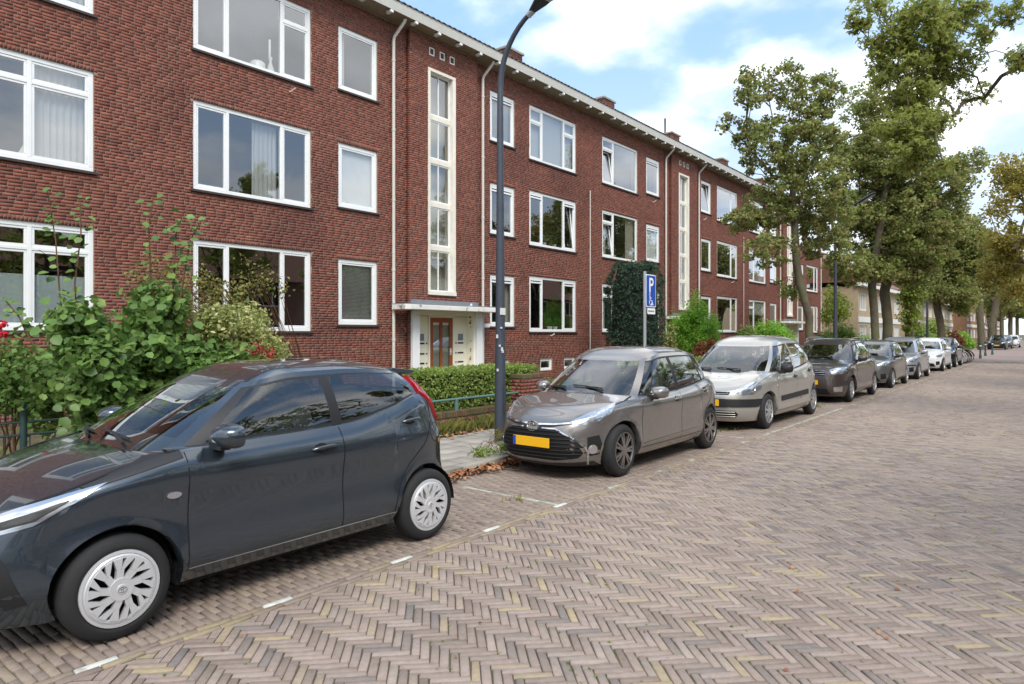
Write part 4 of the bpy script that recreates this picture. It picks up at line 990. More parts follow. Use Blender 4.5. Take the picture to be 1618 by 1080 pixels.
def wheel_face(c, wo, sp, sg, rr, rot_):
    st = sp.get('wheelstyle', ('spoke', 10)); y = lambda d_: sg*d_
    bk = MB(); bk.lathe([(0, y(.055)), (rr-.002, y(.055)), (rr-.002, y(.02))], (0, 0, 0), 'Y', 32); c.putmb('rim_well', bk, DULLBL, wo, 50)
    m = sp.get('rimmat', ALLOY); b = MB()
    b.lathe([(rr+.003, y(.012)), (rr+.001, y(-.002)), (rr-.014, y(-.004)), (rr-.020, y(.016))], (0, 0, 0), 'Y', 48)
    if st[0] == 'cap':                                    # plastic wheel trim: broad twisted forked vanes
        n = st[1]; b.lathe([(rr-.016, y(.0)), (rr-.026, y(-.008)), (rr-.040, y(-.008)), (rr-.044, y(.012))], (0, 0, 0), 'Y', 48)
        b.lathe([(0, y(-.020)), (.026, y(-.020)), (.028, y(-.016)), (.062, y(-.017)), (.068, y(.008))], (0, 0, 0), 'Y', 32)
        for k in range(n):
            a0 = 2*math.pi*k/n+rot_
            def P_(r_, a_, d_): return (r_*math.cos(a0+a_), y(d_), r_*math.sin(a0+a_))
            R1 = rr-.036; tw_ = -sg*.30; hw = math.pi/n
            for pts in ([(.058, -hw*.95), (.058, hw*.95), (.108, tw_*.5+hw*.50), (.108, tw_*.5-hw*.50)],
                        [(.107, tw_*.5-hw*.50), (.107, tw_*.5+hw*.12), (R1, tw_-hw*.18), (R1, tw_-hw*1.0)],
                        [(.107, tw_*.5-hw*.0), (.107, tw_*.5+hw*.50), (R1, tw_+hw*.90), (R1, tw_+hw*.25)]):
                b.add([P_(r_, a_, -.013) for r_, a_ in pts]+[P_(r_, a_, .014) for r_, a_ in pts], [(0, 1, 2, 3), (0, 1, 5, 4), (1, 2, 6, 5), (2, 3, 7, 6), (3, 0, 4, 7)])
    else:
        n = st[1]; split = st[0] == 'split'
        b.lathe([(0, y(-.006)), (.05, y(-.006)), (.058, y(.0)), (.06, y(.02))], (0, 0, 0), 'Y', 24)
        for k in range(n):
            a0 = 2*math.pi*k/n+rot_; sub = ((-.13, .0), (.13, .0)) if split else ((0, 0),)
            for s2, _ in sub:
                w0, w1 = (.017, .011) if split else (.024, .016)
                ca, sa = math.cos(a0+s2*.9), math.sin(a0+s2*.9); cb, sb = math.cos(a0+s2), math.sin(a0+s2)
                p0 = Vector((ca*.04, 0, sa*.04)); p1 = Vector((cb*(rr-.012), 0, sb*(rr-.012))); t_ = Vector((-sb, 0, cb))
                q = [p0-t_*w0, p0+t_*w0, p1+t_*w1, p1-t_*w1]
                b.add([(p.x, y(-.004 if i < 2 else .0), p.z) for i, p in enumerate(q)]+[(p.x, y(.03), p.z) for p in q], [(0, 1, 2, 3), (0, 1, 5, 4), (1, 2, 6, 5), (2, 3, 7, 6), (3, 0, 4, 7)])
    c.putmb('rim', b, m, wo, 35)
    if sp.get('emblem') == 'ovals': emblem_ovals(c, wo, (0, y(-.0215), 0), .016, 'wheel', sg)
def emblem_ovals(c, parent, org, r, mode, sg=1):
    """three interlocking ovals"""
    b = MB(); o_ = Vector(org); k = r/.05
    def ring(cx_, cz_, a, bb, w_, dz=0.):
        po, pi = ellipse_ring(cx_*k, cz_*k, a*k, bb*k, w_*k); n_ = len(po)
        def mp_(p, d_): return o_+(Vector((p[0], sg*d_, p[1])) if mode == 'wheel' else Vector((-d_, p[0], p[1])))
        vs = [mp_(p, -.004*k) for p in po]+[mp_(p, -.004*k) for p in pi]+[mp_(p, .004*k) for p in po]+[mp_(p, .004*k) for p in pi]
        b.add(vs, [(i, (i+1) % n_, n_+(i+1) % n_, n_+i) for i in range(n_)]+[(i, (i+1) % n_, 2*n_+(i+1) % n_, 2*n_+i) for i in range(n_)]+[(n_+i, n_+(i+1) % n_, 3*n_+(i+1) % n_, 3*n_+i) for i in range(n_)])
    ring(0, 0, .072, .050, .009); ring(0, .0, .020, .047, .008); ring(0, .021, .050, .021, .008)
    c.putmb('emblem', b, CHROME, parent, 40)
def rbox(b, cx, cy, cz, hx, hy, hz, rake=0., r=.3):
    """soft box with superelliptic section, leaning by rake"""
    n, mrows = 16, 7; vs = []
    for i in range(mrows):
        t = -1+2*i/(mrows-1); k = (1-abs(t)**5*.35)
        for j in range(n):
            a = 2*math.pi*j/n; cx_ = math.copysign(abs(math.cos(a))**.5, math.cos(a)); cy_ = math.copysign(abs(math.sin(a))**.5, math.sin(a))
            vs.append((cx+hx*cx_*k+rake*t*hz, cy+hy*cy_*k, cz+hz*t))
    b.add(vs, [(i*n+j, i*n+(j+1) % n, (i+1)*n+(j+1) % n, (i+1)*n+j) for i in range(mrows-1) for j in range(n)]+[tuple(range(n)), tuple(range((mrows-1)*n, mrows*n))])
def cabin(c, sp):
    g = sp['gh']; wI = g['wT']-.05; zb = c.sh(0)-.02
    fl = MB(); fl.box((g['xBf']-.25, -wI, .32), (g['xBr']+.25, wI, .36)); c.putmb('cabin_floor', fl, DASHM, smooth=None)
    xs_ = g.get('seat', .05)
    for s_ in (1, -1):
        b = MB(); rbox(b, xs_+.18, s_*.35, .52, .25, .24, .09); c.putmb('seat_cushion', b, SEATM)
        b = MB(); rbox(b, xs_-.17, s_*.35, .84, .08, .23, .30, -.25); c.putmb('seat_back', b, SEATM)
        b = MB(); rbox(b, xs_-.28, s_*.35, 1.22, .045, .12, .085, -.2); c.putmb('headrest', b, SEATM)
    b = MB(); rbox(b, xs_-.95, 0, .80, .08, wI-.08, .28, -.25); c.putmb('rear_seat', b, SEATM)
    for s_ in (1, -1): b = MB(); rbox(b, xs_-1.05, s_*.33, 1.12, .04, .11, .06, -.2); c.putmb('headrest', b, SEATM)
    d_ = MB(); xd = g['xBf']; d_.prism([(xd-.12, zb-.35), (xd-.05, zb-.06), (xd-.25, zb-.03), (xd-.42, zb-.0), (xd-.50, zb-.05), (xd-.50, zb-.35)], -wI-.0, wI, lambda u, v, q: (u, q, v)); c.putmb('dashboard', d_, DASHM, bevel=.02)
    st = MB(); cx_, cy_, cz_ = xd-.60, .35, zb-.02; pts = []
    for k in range(21):
        a = 2*math.pi*k/20; pts.append((cx_-.07*math.sin(a)*-1*.9, cy_+.175*math.cos(a), cz_+.16*math.sin(a)))
    st.tube(pts, .015, 8, cap=False); st.tube([(cx_, cy_-.17, cz_), (cx_, cy_+.17, cz_)], .018, 6); st.tube([(cx_, cy_, cz_), (cx_+.18, cy_, cz_-.12)], .03, 8); c.putmb('steering_wheel', st, BLACKP)
    # side trims below the windows and header
    for s_ in (1, -1):
        t_ = MB(); t_.box((g['xBf']-.4, s_*(c.w(.7)-.12), .36), (g['xBr']+.25, s_*(c.w(.7)-.09), zb-.03)); c.putmb('door_trim', t_, DASHM, smooth=None)
    m_ = MB(); rbox(m_, g['xTf']+.04, 0, c.rt(g['xTf'])-.19, .015, .10, .026); c.putmb('rear_view_mirror', m_, BLACKP)
# ---- shared details
def mirrors(c, x, z, yo, m, m2=None, L=.12, sy=.11, sz=.075):
    for s_ in (1, -1):
        b = MB(); n_, k_ = 16, 9; vs = []
        for i in range(k_):
            t = i/(k_-1); sc = max(1-t**2.6, .01)**.5*(.93+.07*min(t*6, 1))
            for j in range(n_):
                a = 2*math.pi*j/n_; vs.append((x-.06+L*t*1.0-.0, s_*(yo+sy*math.copysign(abs(math.cos(a))**.7, math.cos(a))*sc+.02*t*-1), z+sz*math.copysign(abs(math.sin(a))**.75, math.sin(a))*sc))
        b.add(vs, [(i*n_+j, i*n_+(j+1) % n_, (i+1)*n_+(j+1) % n_, (i+1)*n_+j) for i in range(k_-1) for j in range(n_)]+[tuple(range(n_)), tuple(range((k_-1)*n_, k_*n_))])
        mo = c.putmb('door_mirror', b, m, smooth=60)
        a_ = MB(); a_.prism([(x+.03, yo-.17), (x+.03, yo-.02), (x-.035, yo-.02), (x-.05, yo-.17)], z-sz-.012, z-sz*.45, lambda u, v, d_: (u, s_*v, d_)); c.putmb('mirror_foot', a_, m2 or BLACKP, mo, 40, .006)
        g_ = MB(); g_.add([(x-.061, s_*(yo-sy*.5), z-sz*.45), (x-.061, s_*(yo+sy*.5), z-sz*.45), (x-.061, s_*(yo+sy*.5), z+sz*.45), (x-.061, s_*(yo-sy*.5), z+sz*.45)], [(0, 1, 2, 3)]); c.putmb('mirror_glass', g_, CHROME, mo, None)
def handle(c, x, z, door=None, m=None, L=.20, cup=True):
    al = R(90); p0 = c.hit(al, -x, z, .0); m = m or c.sp['paint']
    for s_ in (1, -1):
        key = door if s_ > 0 else 'm%d' % door; par = c.doorobj.get(key)
        if cup:
            n_ = 20; vs = [tuple(c.hit(al, -(x+.02+.058*math.cos(2*math.pi*k/n_)), z+.005+.034*math.sin(2*math.pi*k/n_), .0015)) for k in range(n_)]
            if s_ < 0: vs = [(p[0], -p[1], p[2]) for p in vs]
            c.put('handle_recess', vs, [tuple(range(n_))], SEAM if cup == 1 else m, par, None)
        pts = []
        for t in np.linspace(0, 1, 9):
            q = c.hit(al, -(x+L/2-L*t), z+.010*t, .004+.028*math.sin(math.pi*t)**.6); pts.append((q.x, s_*q.y, q.z))
        b = MB(); b.tube(pts, [.007]+[.0125]*7+[.007], 8); c.putmb('door_handle', b, m, par, 60)
def number_plate(c, x, z, rake=0., yw=.26, zh=.055, front=1, y0=0):
    b = MB(); d_ = front
    b.box((0, -yw, -zh), (d_*.012, yw, zh)); o = c.putmb('number_plate', b, PLATE, smooth=None, bevel=.004); o.location = (x, y0, z); o.rotation_euler = (0, -rake*d_, 0)
    q = MB(); q.box((d_*.0125, yw*-d_+ (0 if d_ < 0 else 0), -zh+.002), (d_*.0135, -d_*(yw-.045), zh-.002)) if False else q.box((d_*.0125, -yw+.002, -zh+.002), (d_*.0135, -yw+.045, zh-.002))
    c.putmb('country_band', q, PLBLUE, o, None)
    return o
def wipers(c, n=2, span=.45):
    g = c.sp['gh']
    for k in range(n):
        y0 = .30-.55*k; b = MB(); pts = []
        for t in np.linspace(0, 1, 8):
            yy = y0-span*t; e = abs(yy)/lerp_tab(g['wB'], g['xBf']); q = c.hit(0, yy, c.deck(g['xBf']-.05, yy)+.035+.015*t+.05*(1-t)*0, .016); pts.append(tuple(q))
        b.tube(pts, .008, 6); c.putmb('wiper', b, BLACKP)
        b2 = MB(); b2.tube([tuple(c.hit(0, y0+.02, c.deck(g['xBf']-.02, y0)+.015, .02)), pts[4]], .011, 6); c.putmb('wiper_arm', b2, BLACKP)
def gen(wb, fo, ro, W_, H, rw, nose, belt, beltr, cowl, ap, rF, rR, wT, fender, hoodc, pnt, **kw):
    xF, xR = wb/2+fo, -(wb/2+ro); h_ = W_/2; zr = belt
    sp = dict(wb=wb, rw=rw, paint=pnt,
        w=[(.15, h_-.075), (.28, h_-.028), (.38, h_-.008), (.5, h_-.014), (.62, h_-.014), (.74, h_-.001), (.80, h_-.001), (.88, h_-.020), (1.1, h_-.06), (1.35, h_-.11)],
        xf=[(.12, xF-.12), (.24, xF-.03), (.4, xF), (.55, xF-.01), (nose-.02, xF-.06), (nose+.1, xF-.15), (1.2, xF-.45)],
        xr=[(.12, xR+.10), (.3, xR+.02), (.5, xR), (.7, xR+.02), (1.0, xR+.09), (1.3, xR+.17)],
        sh=[(xR-.05, beltr), (xR*.72, beltr-.01), (xR*.35, (belt*2+beltr)/3), (0, belt), (ap, belt-.012), (wb/2, fender), (xF-.32, nose+.075), (xF-.12, nose+.02), (xF+.05, nose)],
        hood=[(ap-.5, hoodc+.09), (cowl, hoodc), (wb/2+.05, (hoodc*.55+nose*.45)+.045), (xF-.30, nose+.12), (xF-.10, nose+.045), (xF+.05, nose+.012)],
        roof=[(rR-.12, H-.12), (rR+.25, H-.045), (rR*.35, H), (-.05, H-.006), (rF-.15, H-.045), (rF+.1, H-.10)],
        cowl=cowl,
        gh=dict(xBf=cowl+.10, xBr=xR+.14, xTf=rF, xTr=rR, wT=wT, nbf=5, etaA=.87, nbr=5, etaD=.93, edge=.085,
                wB=[(xR, h_-.16), (xR*.6, h_-.11), (0, h_-.085), (ap, h_-.095), (cowl, h_-.10)]))
    gh = kw.pop('gh', {}); sp.update(kw); sp['gh'].update(gh); return sp
# ---- small hatchback at the near left: dark slate blue
SLATE = paint('paint_slate_blue', srgb(64,73,82), .65, .24)
aygo = gen(2.34, .72, .39, 1.615, 1.475, .285, .685, .955, 1.11, .92, .76, .33, -1.30, .545, .895, 1.035, SLATE,
    nf=4.6, nr=5.5, doors=[.80, -.31, -1.02], trackout=.785, rim=.205, wheelstyle=('cap', 9), rimmat=HUBCAP, emblem='ovals', spin=.2, ra=.335,
    w=[(.15,.725),(.26,.762),(.36,.796),(.46,.793),(.6,.782),(.74,.797),(.83,.810),(.875,.805),(.97,.776),(1.1,.752),(1.3,.70)],
    sh=[(-1.62,1.165),(-1.2,1.175),(-.8,1.085),(-.4,1.02),(0,1.005),(.76,.985),(1.1,.925),(1.45,.818),(1.75,.728),(1.95,.685)],
    hood=[(.2,1.06),(.92,.992),(1.2,.935),(1.5,.832),(1.75,.745),(1.95,.69)], shr=.10,
    rearseam=[(-1.27,0,1.12),(-1.25,0,.96),(-1.12,0,.78),(-.95,0,.64),(-.85,0,.50),(-.81,0,.38),(-.80,0,.30)],
    sillstrip=mat('sill_trim', srgb(176,178,180), .45), sillw=.007, hseam=[(.84,.71,.985),(1.15,.715,.922),(1.42,.69,.835),(1.58,.64,.785)], privacy=True,
    gh=dict(wins=[('bk', .80, .71), ('w0', .68, -.27), ('w1', -.36, -1.19)], xBr=-1.43, xTr=-1.27, edge=.065))
c = build_car(aygo, 'dark slate blue small hatchback with silver hubcaps, nearest parked car at the left edge', 2.74, x_outer=-4.0)
mirrors(c, .60, 1.055, .86, SLATE, L=.15, sy=.115, sz=.075)
handle(c, -.14, .88, 0); handle(c, -1.0, .985, 1)
c.patch('fender_trim', [(.815,.7,.945),(.815,.7,.985),(.98,.7,.962),(1.18,.7,.905),(1.34,.7,.852),(1.31,.7,.845),(1.1,.7,.888)], R(90), BLACKP, off=.004, rings=(1,.5,0), thick=.006)
c.patch('side_repeater', [(.885+.042*math.cos(k*.5236), .8, .745+.02*math.sin(k*.5236)) for k in range(12)], R(90), LENSC, off=.008)
hl = c.patch('headlight', [(1.22,.745,.868),(1.42,.71,.825),(1.60,.63,.775),(1.74,.52,.722),(1.79,.50,.68),(1.72,.60,.65),(1.56,.70,.69),(1.38,.745,.785)], R(58), LENSC, off=.006)
c.patch('headlight_band', [(1.38,.735,.805),(1.58,.68,.745),(1.75,.58,.695),(1.72,.60,.672),(1.55,.695,.712)], R(58), BLACKP, off=.009, thick=.004)
c.patch('indicator', [(1.68,.61,.712),(1.75,.54,.702),(1.75,.54,.675),(1.68,.61,.68)], R(58), LENSO, off=.012, thick=.006)
c.patch('grille', [(0,-.5,.62),(0,.5,.62),(0,.60,.42),(0,.52,.26),(0,-.52,.26),(0,-.60,.42)], 0, BLACKP, off=.004, sym=False)
c.patch('bumper_blade', [(1.74,.62,.66),(1.80,.55,.62),(1.78,.62,.42),(1.70,.70,.28),(1.62,.74,.30),(1.68,.70,.48)], R(50), BLACKP, off=.003)
c.patch('tail_light', [(-1.205,.60,1.315),(-1.29,.56,1.30),(-1.40,.60,1.13),(-1.475,.62,.99),(-1.50,.62,.90),(-1.44,.69,.93),(-1.37,.70,1.05),(-1.27,.67,1.19)], R(122), LENSR, off=.022, thick=.03)
number_plate(c, 1.885, .42); wipers(c)
for s_ in (1, -1):   # fuel flap outline is on this side only in reality; a rear reflector low on the bumper
    pass
c.strip('fuel_flap', [(-1.30+.085*math.cos(a), .8, .86+.075*math.sin(a)) for a in np.linspace(0, 6.283, 25)], R(90), SEAM, wd=.004, sym=False)
sb = MB(); sb.prism([(-1.05, 1.395), (-1.30, 1.365), (-1.31, 1.35), (-1.26, 1.33), (-1.05, 1.345)], -.46, .46, lambda u, v, q: (u, q, v)); c.putmb('roof_spoiler', sb, SLATE, bevel=.01)
an = MB(); an.tube([(.10, 0, 1.40), (.06, 0, 1.435), (-.02, 0, 1.45)], [.012, .006, .003], 6); c.putmb('aerial', an, BLACKP)
# ---- grey hatchback behind it
GREY = paint('paint_warm_grey', srgb(140,135,131), .72, .26)
yaris = gen(2.51, .76, .60, 1.68, 1.50, .305, .685, .90, 1.01, .92, .70, .30, -1.50, .575, .87, .955, GREY,
    nf=3.4, nr=5, doors=[.86, -.22, -1.06], trackout=.79, rim=.215, wheelstyle=('split', 7), rimmat=ALLOYD, ra=.35, spin=.1,
    rearseam=[(-1.33,0,.96),(-1.31,0,.85),(-1.15,0,.70),(-1.0,0,.58),(-.93,0,.45),(-.90,0,.32)],
    hseam=[(.90,.72,.905),(1.3,.73,.85),(1.55,.70,.80)],
    gh=dict(wins=[('wq', .78, .56), ('w0', .52, -.20), ('w1', -.30, -1.08), ('wr', -1.14, -1.40)], xBf=1.02, seat=.0))
def front_lamp(c, pts, al, proj=None, m=None):
    o = c.patch('headlight', pts, al, m or LENSC, off=.005)
    if proj:
        for s_ in (1, -1):
            for (x_, y_, z_, r_) in proj:
                a = -x_*math.sin(al)+y_*math.cos(al)
                ring_ = [c.hit(al, a+r_*math.cos(2*math.pi*k/20), z_+r_*math.sin(2*math.pi*k/20), .008) for k in range(20)]; cen = sum(ring_, Vector())/20
                inn = [cen+(p-cen)*.72-(cen-Vector((0, 0, cen.z))).normalized()*.012 for p in ring_]
                vs = [(p.x, s_*p.y, p.z) for p in ring_+inn+[cen-(cen-Vector((0, 0, cen.z))).normalized()*.004]]
                c.put('lamp_lens', vs, [(k, (k+1) % 20, 20+(k+1) % 20, 20+k) for k in range(20)]+[(20+k, 20+(k+1) % 20, 40) for k in range(20)], CHROME, None, 40)
def fog_lamp(c, y_, z_, r_=.05, al=R(20)):
    a = c.hit(0, y_, z_, 0); aa = -a.x*math.sin(al)+a.y*math.cos(al)
    for s_ in (1, -1):
        for k, (rr_, of, m) in enumerate(((r_, .012, CHROME), (r_*.78, .015, LENSC))):
            v_ = [c.hit(al, aa+rr_*math.cos(2*math.pi*q/18), z_+rr_*math.sin(2*math.pi*q/18), of) for q in range(18)]; v2 = [c.hit(al, aa+rr_*math.cos(2*math.pi*q/18), z_+rr_*math.sin(2*math.pi*q/18), -.01) for q in range(18)]
            vs = [(p.x, s_*p.y, p.z) for p in v_+v2]; c.put('fog_light', vs, [tuple(range(18))]+[(q, (q+1) % 18, 18+(q+1) % 18, 18+q) for q in range(18)], m, None, 40)
def slats(c, z0, z1, n, wfun, m=BLACKP, nm='grille_slat', th=.007, off=.012):
    for k in range(n):
        z = z0+(z1-z0)*(k+.5)/n; wd = wfun(z); b = MB(); pts = [tuple(c.hit(0, y, z, off)) for y in np.linspace(-wd, wd, 13)]
        b.tube(pts, th, 6); c.putmb(nm, b, m, smooth=60)
c = build_car(yaris, 'metallic grey hatchback with yellow number plate parked beside the lamp post', 8.32, x_outer=-3.98)
mirrors(c, .58, .945, .90, GREY, L=.16); handle(c, -.08, .815, 0); handle(c, -1.02, .87, 1)
front_lamp(c, [(1.90,.46,.675),(1.76,.60,.755),(1.60,.69,.812),(1.40,.765,.865),(1.42,.78,.845),(1.54,.79,.755),(1.70,.74,.670),(1.84,.60,.640)], R(38), [(1.68,.70,.735,.052), (1.54,.745,.775,.035)])
c.patch('grille', [(0,-.13,.585),(0,-.30,.585),(0,-.47,.50),(0,-.575,.40),(0,-.595,.33),(0,-.52,.265),(0,-.30,.235),(0,.30,.235),(0,.52,.265),(0,.595,.33),(0,.575,.40),(0,.47,.50),(0,.30,.585),(0,.13,.585)], 0, SEAM, off=.003, sym=False)
gw = lambda z: float(np.interp(z, [.235,.30,.33,.40,.50,.585], [.30,.53,.57,.55,.45,.30]))
slats(c, .25, .585, 8, gw, mat('grille_black', srgb(24,24,25), .75), th=.006, off=.010)
c.strip('grille_trim', [(0,.13,.592),(0,.31,.592),(0,.48,.505),(0,.588,.40),(0,.608,.33),(0,.59,.25),(0,.575,.19)], 0, CHROME, wd=.014, off=.008)
c.patch('upper_grille', [(0,.07,.628),(0,.50,.672),(0,.51,.655),(0,.34,.625),(0,.09,.575)], 0, BLACKP, off=.004, thick=.006)
c.strip('grille_wing', [(0,.07,.628),(0,.28,.638),(0,.50,.664)], 0, CHROME, wd=.016, off=.010)
c.patch('badge_plinth', [(0,.085*math.cos(k*.4488),.600+.056*math.sin(k*.4488)) for k in range(14)], 0, GREY, off=.012, sym=False, thick=.02)
q = c.hit(0, 0, .602, .018); emblem_ovals(c, c.root, tuple(q), .056, 'front')
c.patch('fog_surround', [(1.80,.62,.50),(1.72,.72,.52),(1.70,.75,.42),(1.74,.73,.30),(1.82,.63,.285)], R(28), SEAM, off=.003)
fog_lamp(c, .64, .365, .052, R(30))
c.patch('front_lip', [(0,-.62,.225),(0,-.3,.195),(0,.3,.195),(0,.62,.225),(0,.66,.17),(0,.3,.15),(0,-.3,.15),(0,-.66,.17)], 0, BLACKP, off=.006, sym=False)
number_plate(c, 2.025, .43); wipers(c)
c.patch('tail_light', [(-1.62,.72,.96),(-1.74,.66,.95),(-1.80,.66,.80),(-1.70,.76,.78),(-1.58,.79,.88)], R(125), LENSR, off=.006)
c.strip('body_crease', [(.80,.8,.335),(-.75,.8,.37)], R(90), GREY, wd=.02, off=.006)
# ---- beige silver people carrier
BEIGE = paint('paint_beige_silver', srgb(180,177,170), .6, .32)
pic = gen(2.76, .86, .65, 1.75, 1.64, .31, .72, .975, 1.11, 1.34, 1.02, .50, -1.62, .60, .965, 1.06, BEIGE,
    nf=3.7, nr=4.6, doors=[.98, -.10, -1.12], trackout=.825, rim=.205, wheelstyle=('spoke', 9), rimmat=ALLOY, ra=.355, blackpillar=False,
    rearseam=[(-1.40,0,1.05),(-1.38,0,.9),(-1.22,0,.76),(-1.08,0,.62),(-1.03,0,.45),(-1.0,0,.34)], hseam=[(1.05,.78,.96),(1.4,.78,.90),(1.62,.74,.84)], hoodp=2.2,
    gh=dict(wins=[('wq', 1.08, .70), ('w0', .64, -.12), ('w1', -.22, -1.08), ('wr', -1.16, -1.66)], xBf=1.45, nbf=4.2, etaA=.87, seat=.1, bulge=.045, edge=.11))
c = build_car(pic, 'beige silver rounded people carrier with a black bumper strip, behind the grey hatchback', 13.55, x_outer=-3.98)
mirrors(c, .74, 1.04, .93, BLACKP, sz=.085); handle(c, -.0, .86, 0, BLACKP); handle(c, -1.02, .93, 1, BLACKP)
front_lamp(c, [(2.06,.46,.66),(1.92,.58,.78),(1.78,.70,.84),(1.66,.79,.845),(1.64,.81,.78),(1.72,.82,.69),(1.88,.74,.63),(2.02,.56,.62)], R(40), [(1.86,.70,.74,.06)])
c.patch('bumper_strip', [(0,-.2,.56),(2.2,.0,.56),(2.1,.60,.555),(1.90,.80,.55),(1.70,.875,.55),(1.70,.875,.42),(1.9,.80,.415),(2.1,.62,.42),(2.2,0,.42)][1:], R(40), BLACKP, off=.014, thick=.02)
c.patch('lower_grille', [(0,-.50,.36),(0,.50,.36),(0,.54,.30),(0,.50,.24),(0,-.50,.24),(0,-.54,.30)], 0, SEAM, off=.004, sym=False); slats(c, .24, .36, 3, lambda z: .50, BEIGE, th=.008)
c.patch('upper_grille', [(0,-.42,.675),(0,0,.69),(0,.42,.675),(0,.40,.625),(0,-.40,.625)], 0, SEAM, off=.004, sym=False); slats(c, .625, .685, 2, lambda z: .40, CHROME, th=.006)
c.patch('side_moulding', [(.80,.9,.545),(-.02,.9,.555),(-.86,.9,.57),(-.86,.9,.47),(.80,.9,.45)], R(90), BLACKP, off=.014, thick=.02)
number_plate(c, 2.245, .49); wipers(c)
c.patch('side_repeater', [(1.0+.025*math.cos(k*.6283), .8, .74+.02*math.sin(k*.6283)) for k in range(10)], R(90), LENSC, off=.006)
# ---- brown estate with roof rails
BROWN = paint('paint_brown_grey', srgb(86,76,72), .6, .32)
mcv = gen(2.60, .82, .72, 1.73, 1.55, .315, .80, .985, 1.05, .92, .72, .28, -1.70, .60, .945, 1.04, BROWN,
    nf=5.2, nr=6, doors=[.86, -.14, -1.10], trackout=.83, rim=.205, wheelstyle=('spoke', 8), rimmat=ALLOY, ra=.36,
    hseam=[(.90,.76,.975),(1.3,.76,.94),(1.7,.74,.88)], gh=dict(wins=[('bk', .78, .70), ('w0', .68, -.12), ('w1', -.22, -1.08), ('wr', -1.16, -1.66)], edge=.075))
c = build_car(mcv, 'brown grey estate car with roof rails, under the first street tree', 19.45, x_outer=-3.95)
mirrors(c, .60, 1.05, .92, BROWN); handle(c, -.02, .90, 0, CHROME); handle(c, -1.0, .93, 1, CHROME)
front_lamp(c, [(1.98,.46,.80),(1.90,.60,.84),(1.72,.76,.87),(1.62,.80,.86),(1.66,.81,.77),(1.85,.70,.70),(1.97,.50,.70)], R(35), [(1.84,.68,.77,.05)])
c.patch('grille', [(0,-.42,.80),(0,.42,.80),(0,.40,.66),(0,-.40,.66)], 0, SEAM, off=.004, sym=False); slats(c, .66, .80, 3, lambda z: .40, CHROME, th=.007)
c.patch('lower_grille', [(0,-.45,.36),(0,.45,.36),(0,.52,.22),(0,-.52,.22)], 0, SEAM, off=.004, sym=False)
c.patch('fog_surround', [(1.95,.54,.40),(1.82,.72,.41),(1.82,.72,.29),(1.95,.54,.28)], R(28), CHROME, off=.006); fog_lamp(c, .62, .345, .045, R(28))
number_plate(c, 2.125, .50); wipers(c)
for s_ in (1, -1):
    b = MB(); pts = [(.15, s_*.55, 1.475), (.08, s_*.55, 1.53)]+[(x_, s_*.55, 1.565-.01*abs(x_+.7)) for x_ in np.linspace(-.05, -1.45, 8)]+[(-1.58, s_*.55, 1.525), (-1.64, s_*.55, 1.46)]
    b.tube(pts, .016, 8); c.putmb('roof_rail', b, ALLOYD)
# ---- the smaller ones further along
SILV = paint('paint_silver', srgb(184,188,194), .65, .3); WHIT = paint('paint_white', srgb(214,216,216), .05, .35); BLK = paint('paint_black', srgb(24,25,28), .4, .25); DGREY = paint('paint_graphite', srgb(112,112,112), .65, .3)
def small(label, y, pnt, wb=2.38, H=1.48, W_=1.60, nose=.74, plate=.45, rim=ALLOY, x_outer=-3.98, rails=False, upright=0., grille=True, loc=None, rot=-90, group='cars parked along the kerb', strip_=False):
    sp = gen(wb, .66, .52, W_, H, .29, nose, .94+upright*.04, 1.06, .90+upright*.14, .74+upright*.12, .26+upright*.1, -1.45-upright*.1, .545, .90, 1.0, pnt, nf=4.2, nr=5.5, doors=[.80, -.25, -1.02], trackout=W_/2-.02, rim=.20, wheelstyle=('spoke', 8), rimmat=rim, ra=.335,
             hseam=[(.85,.7,.93),(1.2,.7,.88),(1.5,.66,.83)], gh=dict(wins=[('bk', .76, .68), ('w0', .66, -.24), ('w1', -.33, -1.12)]))
    c = build_car(sp, label, y, x_outer=x_outer, loc=loc, rot=rot, group=group)
    mirrors(c, .56, 1.0, W_/2+.06, pnt); handle(c, -.12, .84, 0); xF = wb/2+.66
    front_lamp(c, [(xF-.12,.44,nose-.04),(xF-.24,.58,nose+.05),(xF-.44,.70,nose+.085),(xF-.50,.73,nose+.05),(xF-.38,.73,nose-.06),(xF-.18,.60,nose-.10)], R(40), [(xF-.28,.63,nose-.005,.045)])
    if grille: c.patch('grille', [(0,-.45,.36),(0,.45,.36),(0,.52,.22),(0,-.52,.22)], 0, SEAM, off=.004, sym=False)
    c.patch('upper_grille', [(0,-.32,nose-.05),(0,.32,nose-.05),(0,.30,nose-.10),(0,-.30,nose-.10)], 0, SEAM, off=.004, sym=False)
    c.patch('fog_surround', [(xF-.10,.52,.44),(xF-.22,.66,.46),(xF-.22,.68,.30),(xF-.10,.54,.28)], R(28), SEAM, off=.003)
    if strip_: c.patch('bumper_strip', [(xF,.0,.545),(xF-.10,.55,.54),(xF-.40,.76,.54),(xF-.40,.76,.50),(xF-.10,.56,.50),(xF,0,.505)], R(35), BLACKP, off=.01, thick=.016)
    number_plate(c, xF-.004, plate, yw=.24); wipers(c)
    if rails:
        for s_ in (1, -1): b = MB(); b.tube([(.05, s_*.5, H-.06), (-.02, s_*.5, H+.0), (-1.05, s_*.5, H+.01), (-1.15, s_*.5, H-.05)], .014, 8); c.putmb('roof_rail', b, BLACKP)
    return c
small('graphite grey small hatchback with dark headlights, behind the brown estate', 24.8, DGREY, nose=.76)
small('silver upright small car with black bumper line, between graphite and white hatchbacks', 29.75, SILV, wb=2.30, H=1.55, upright=1., strip_=True, rails=True)
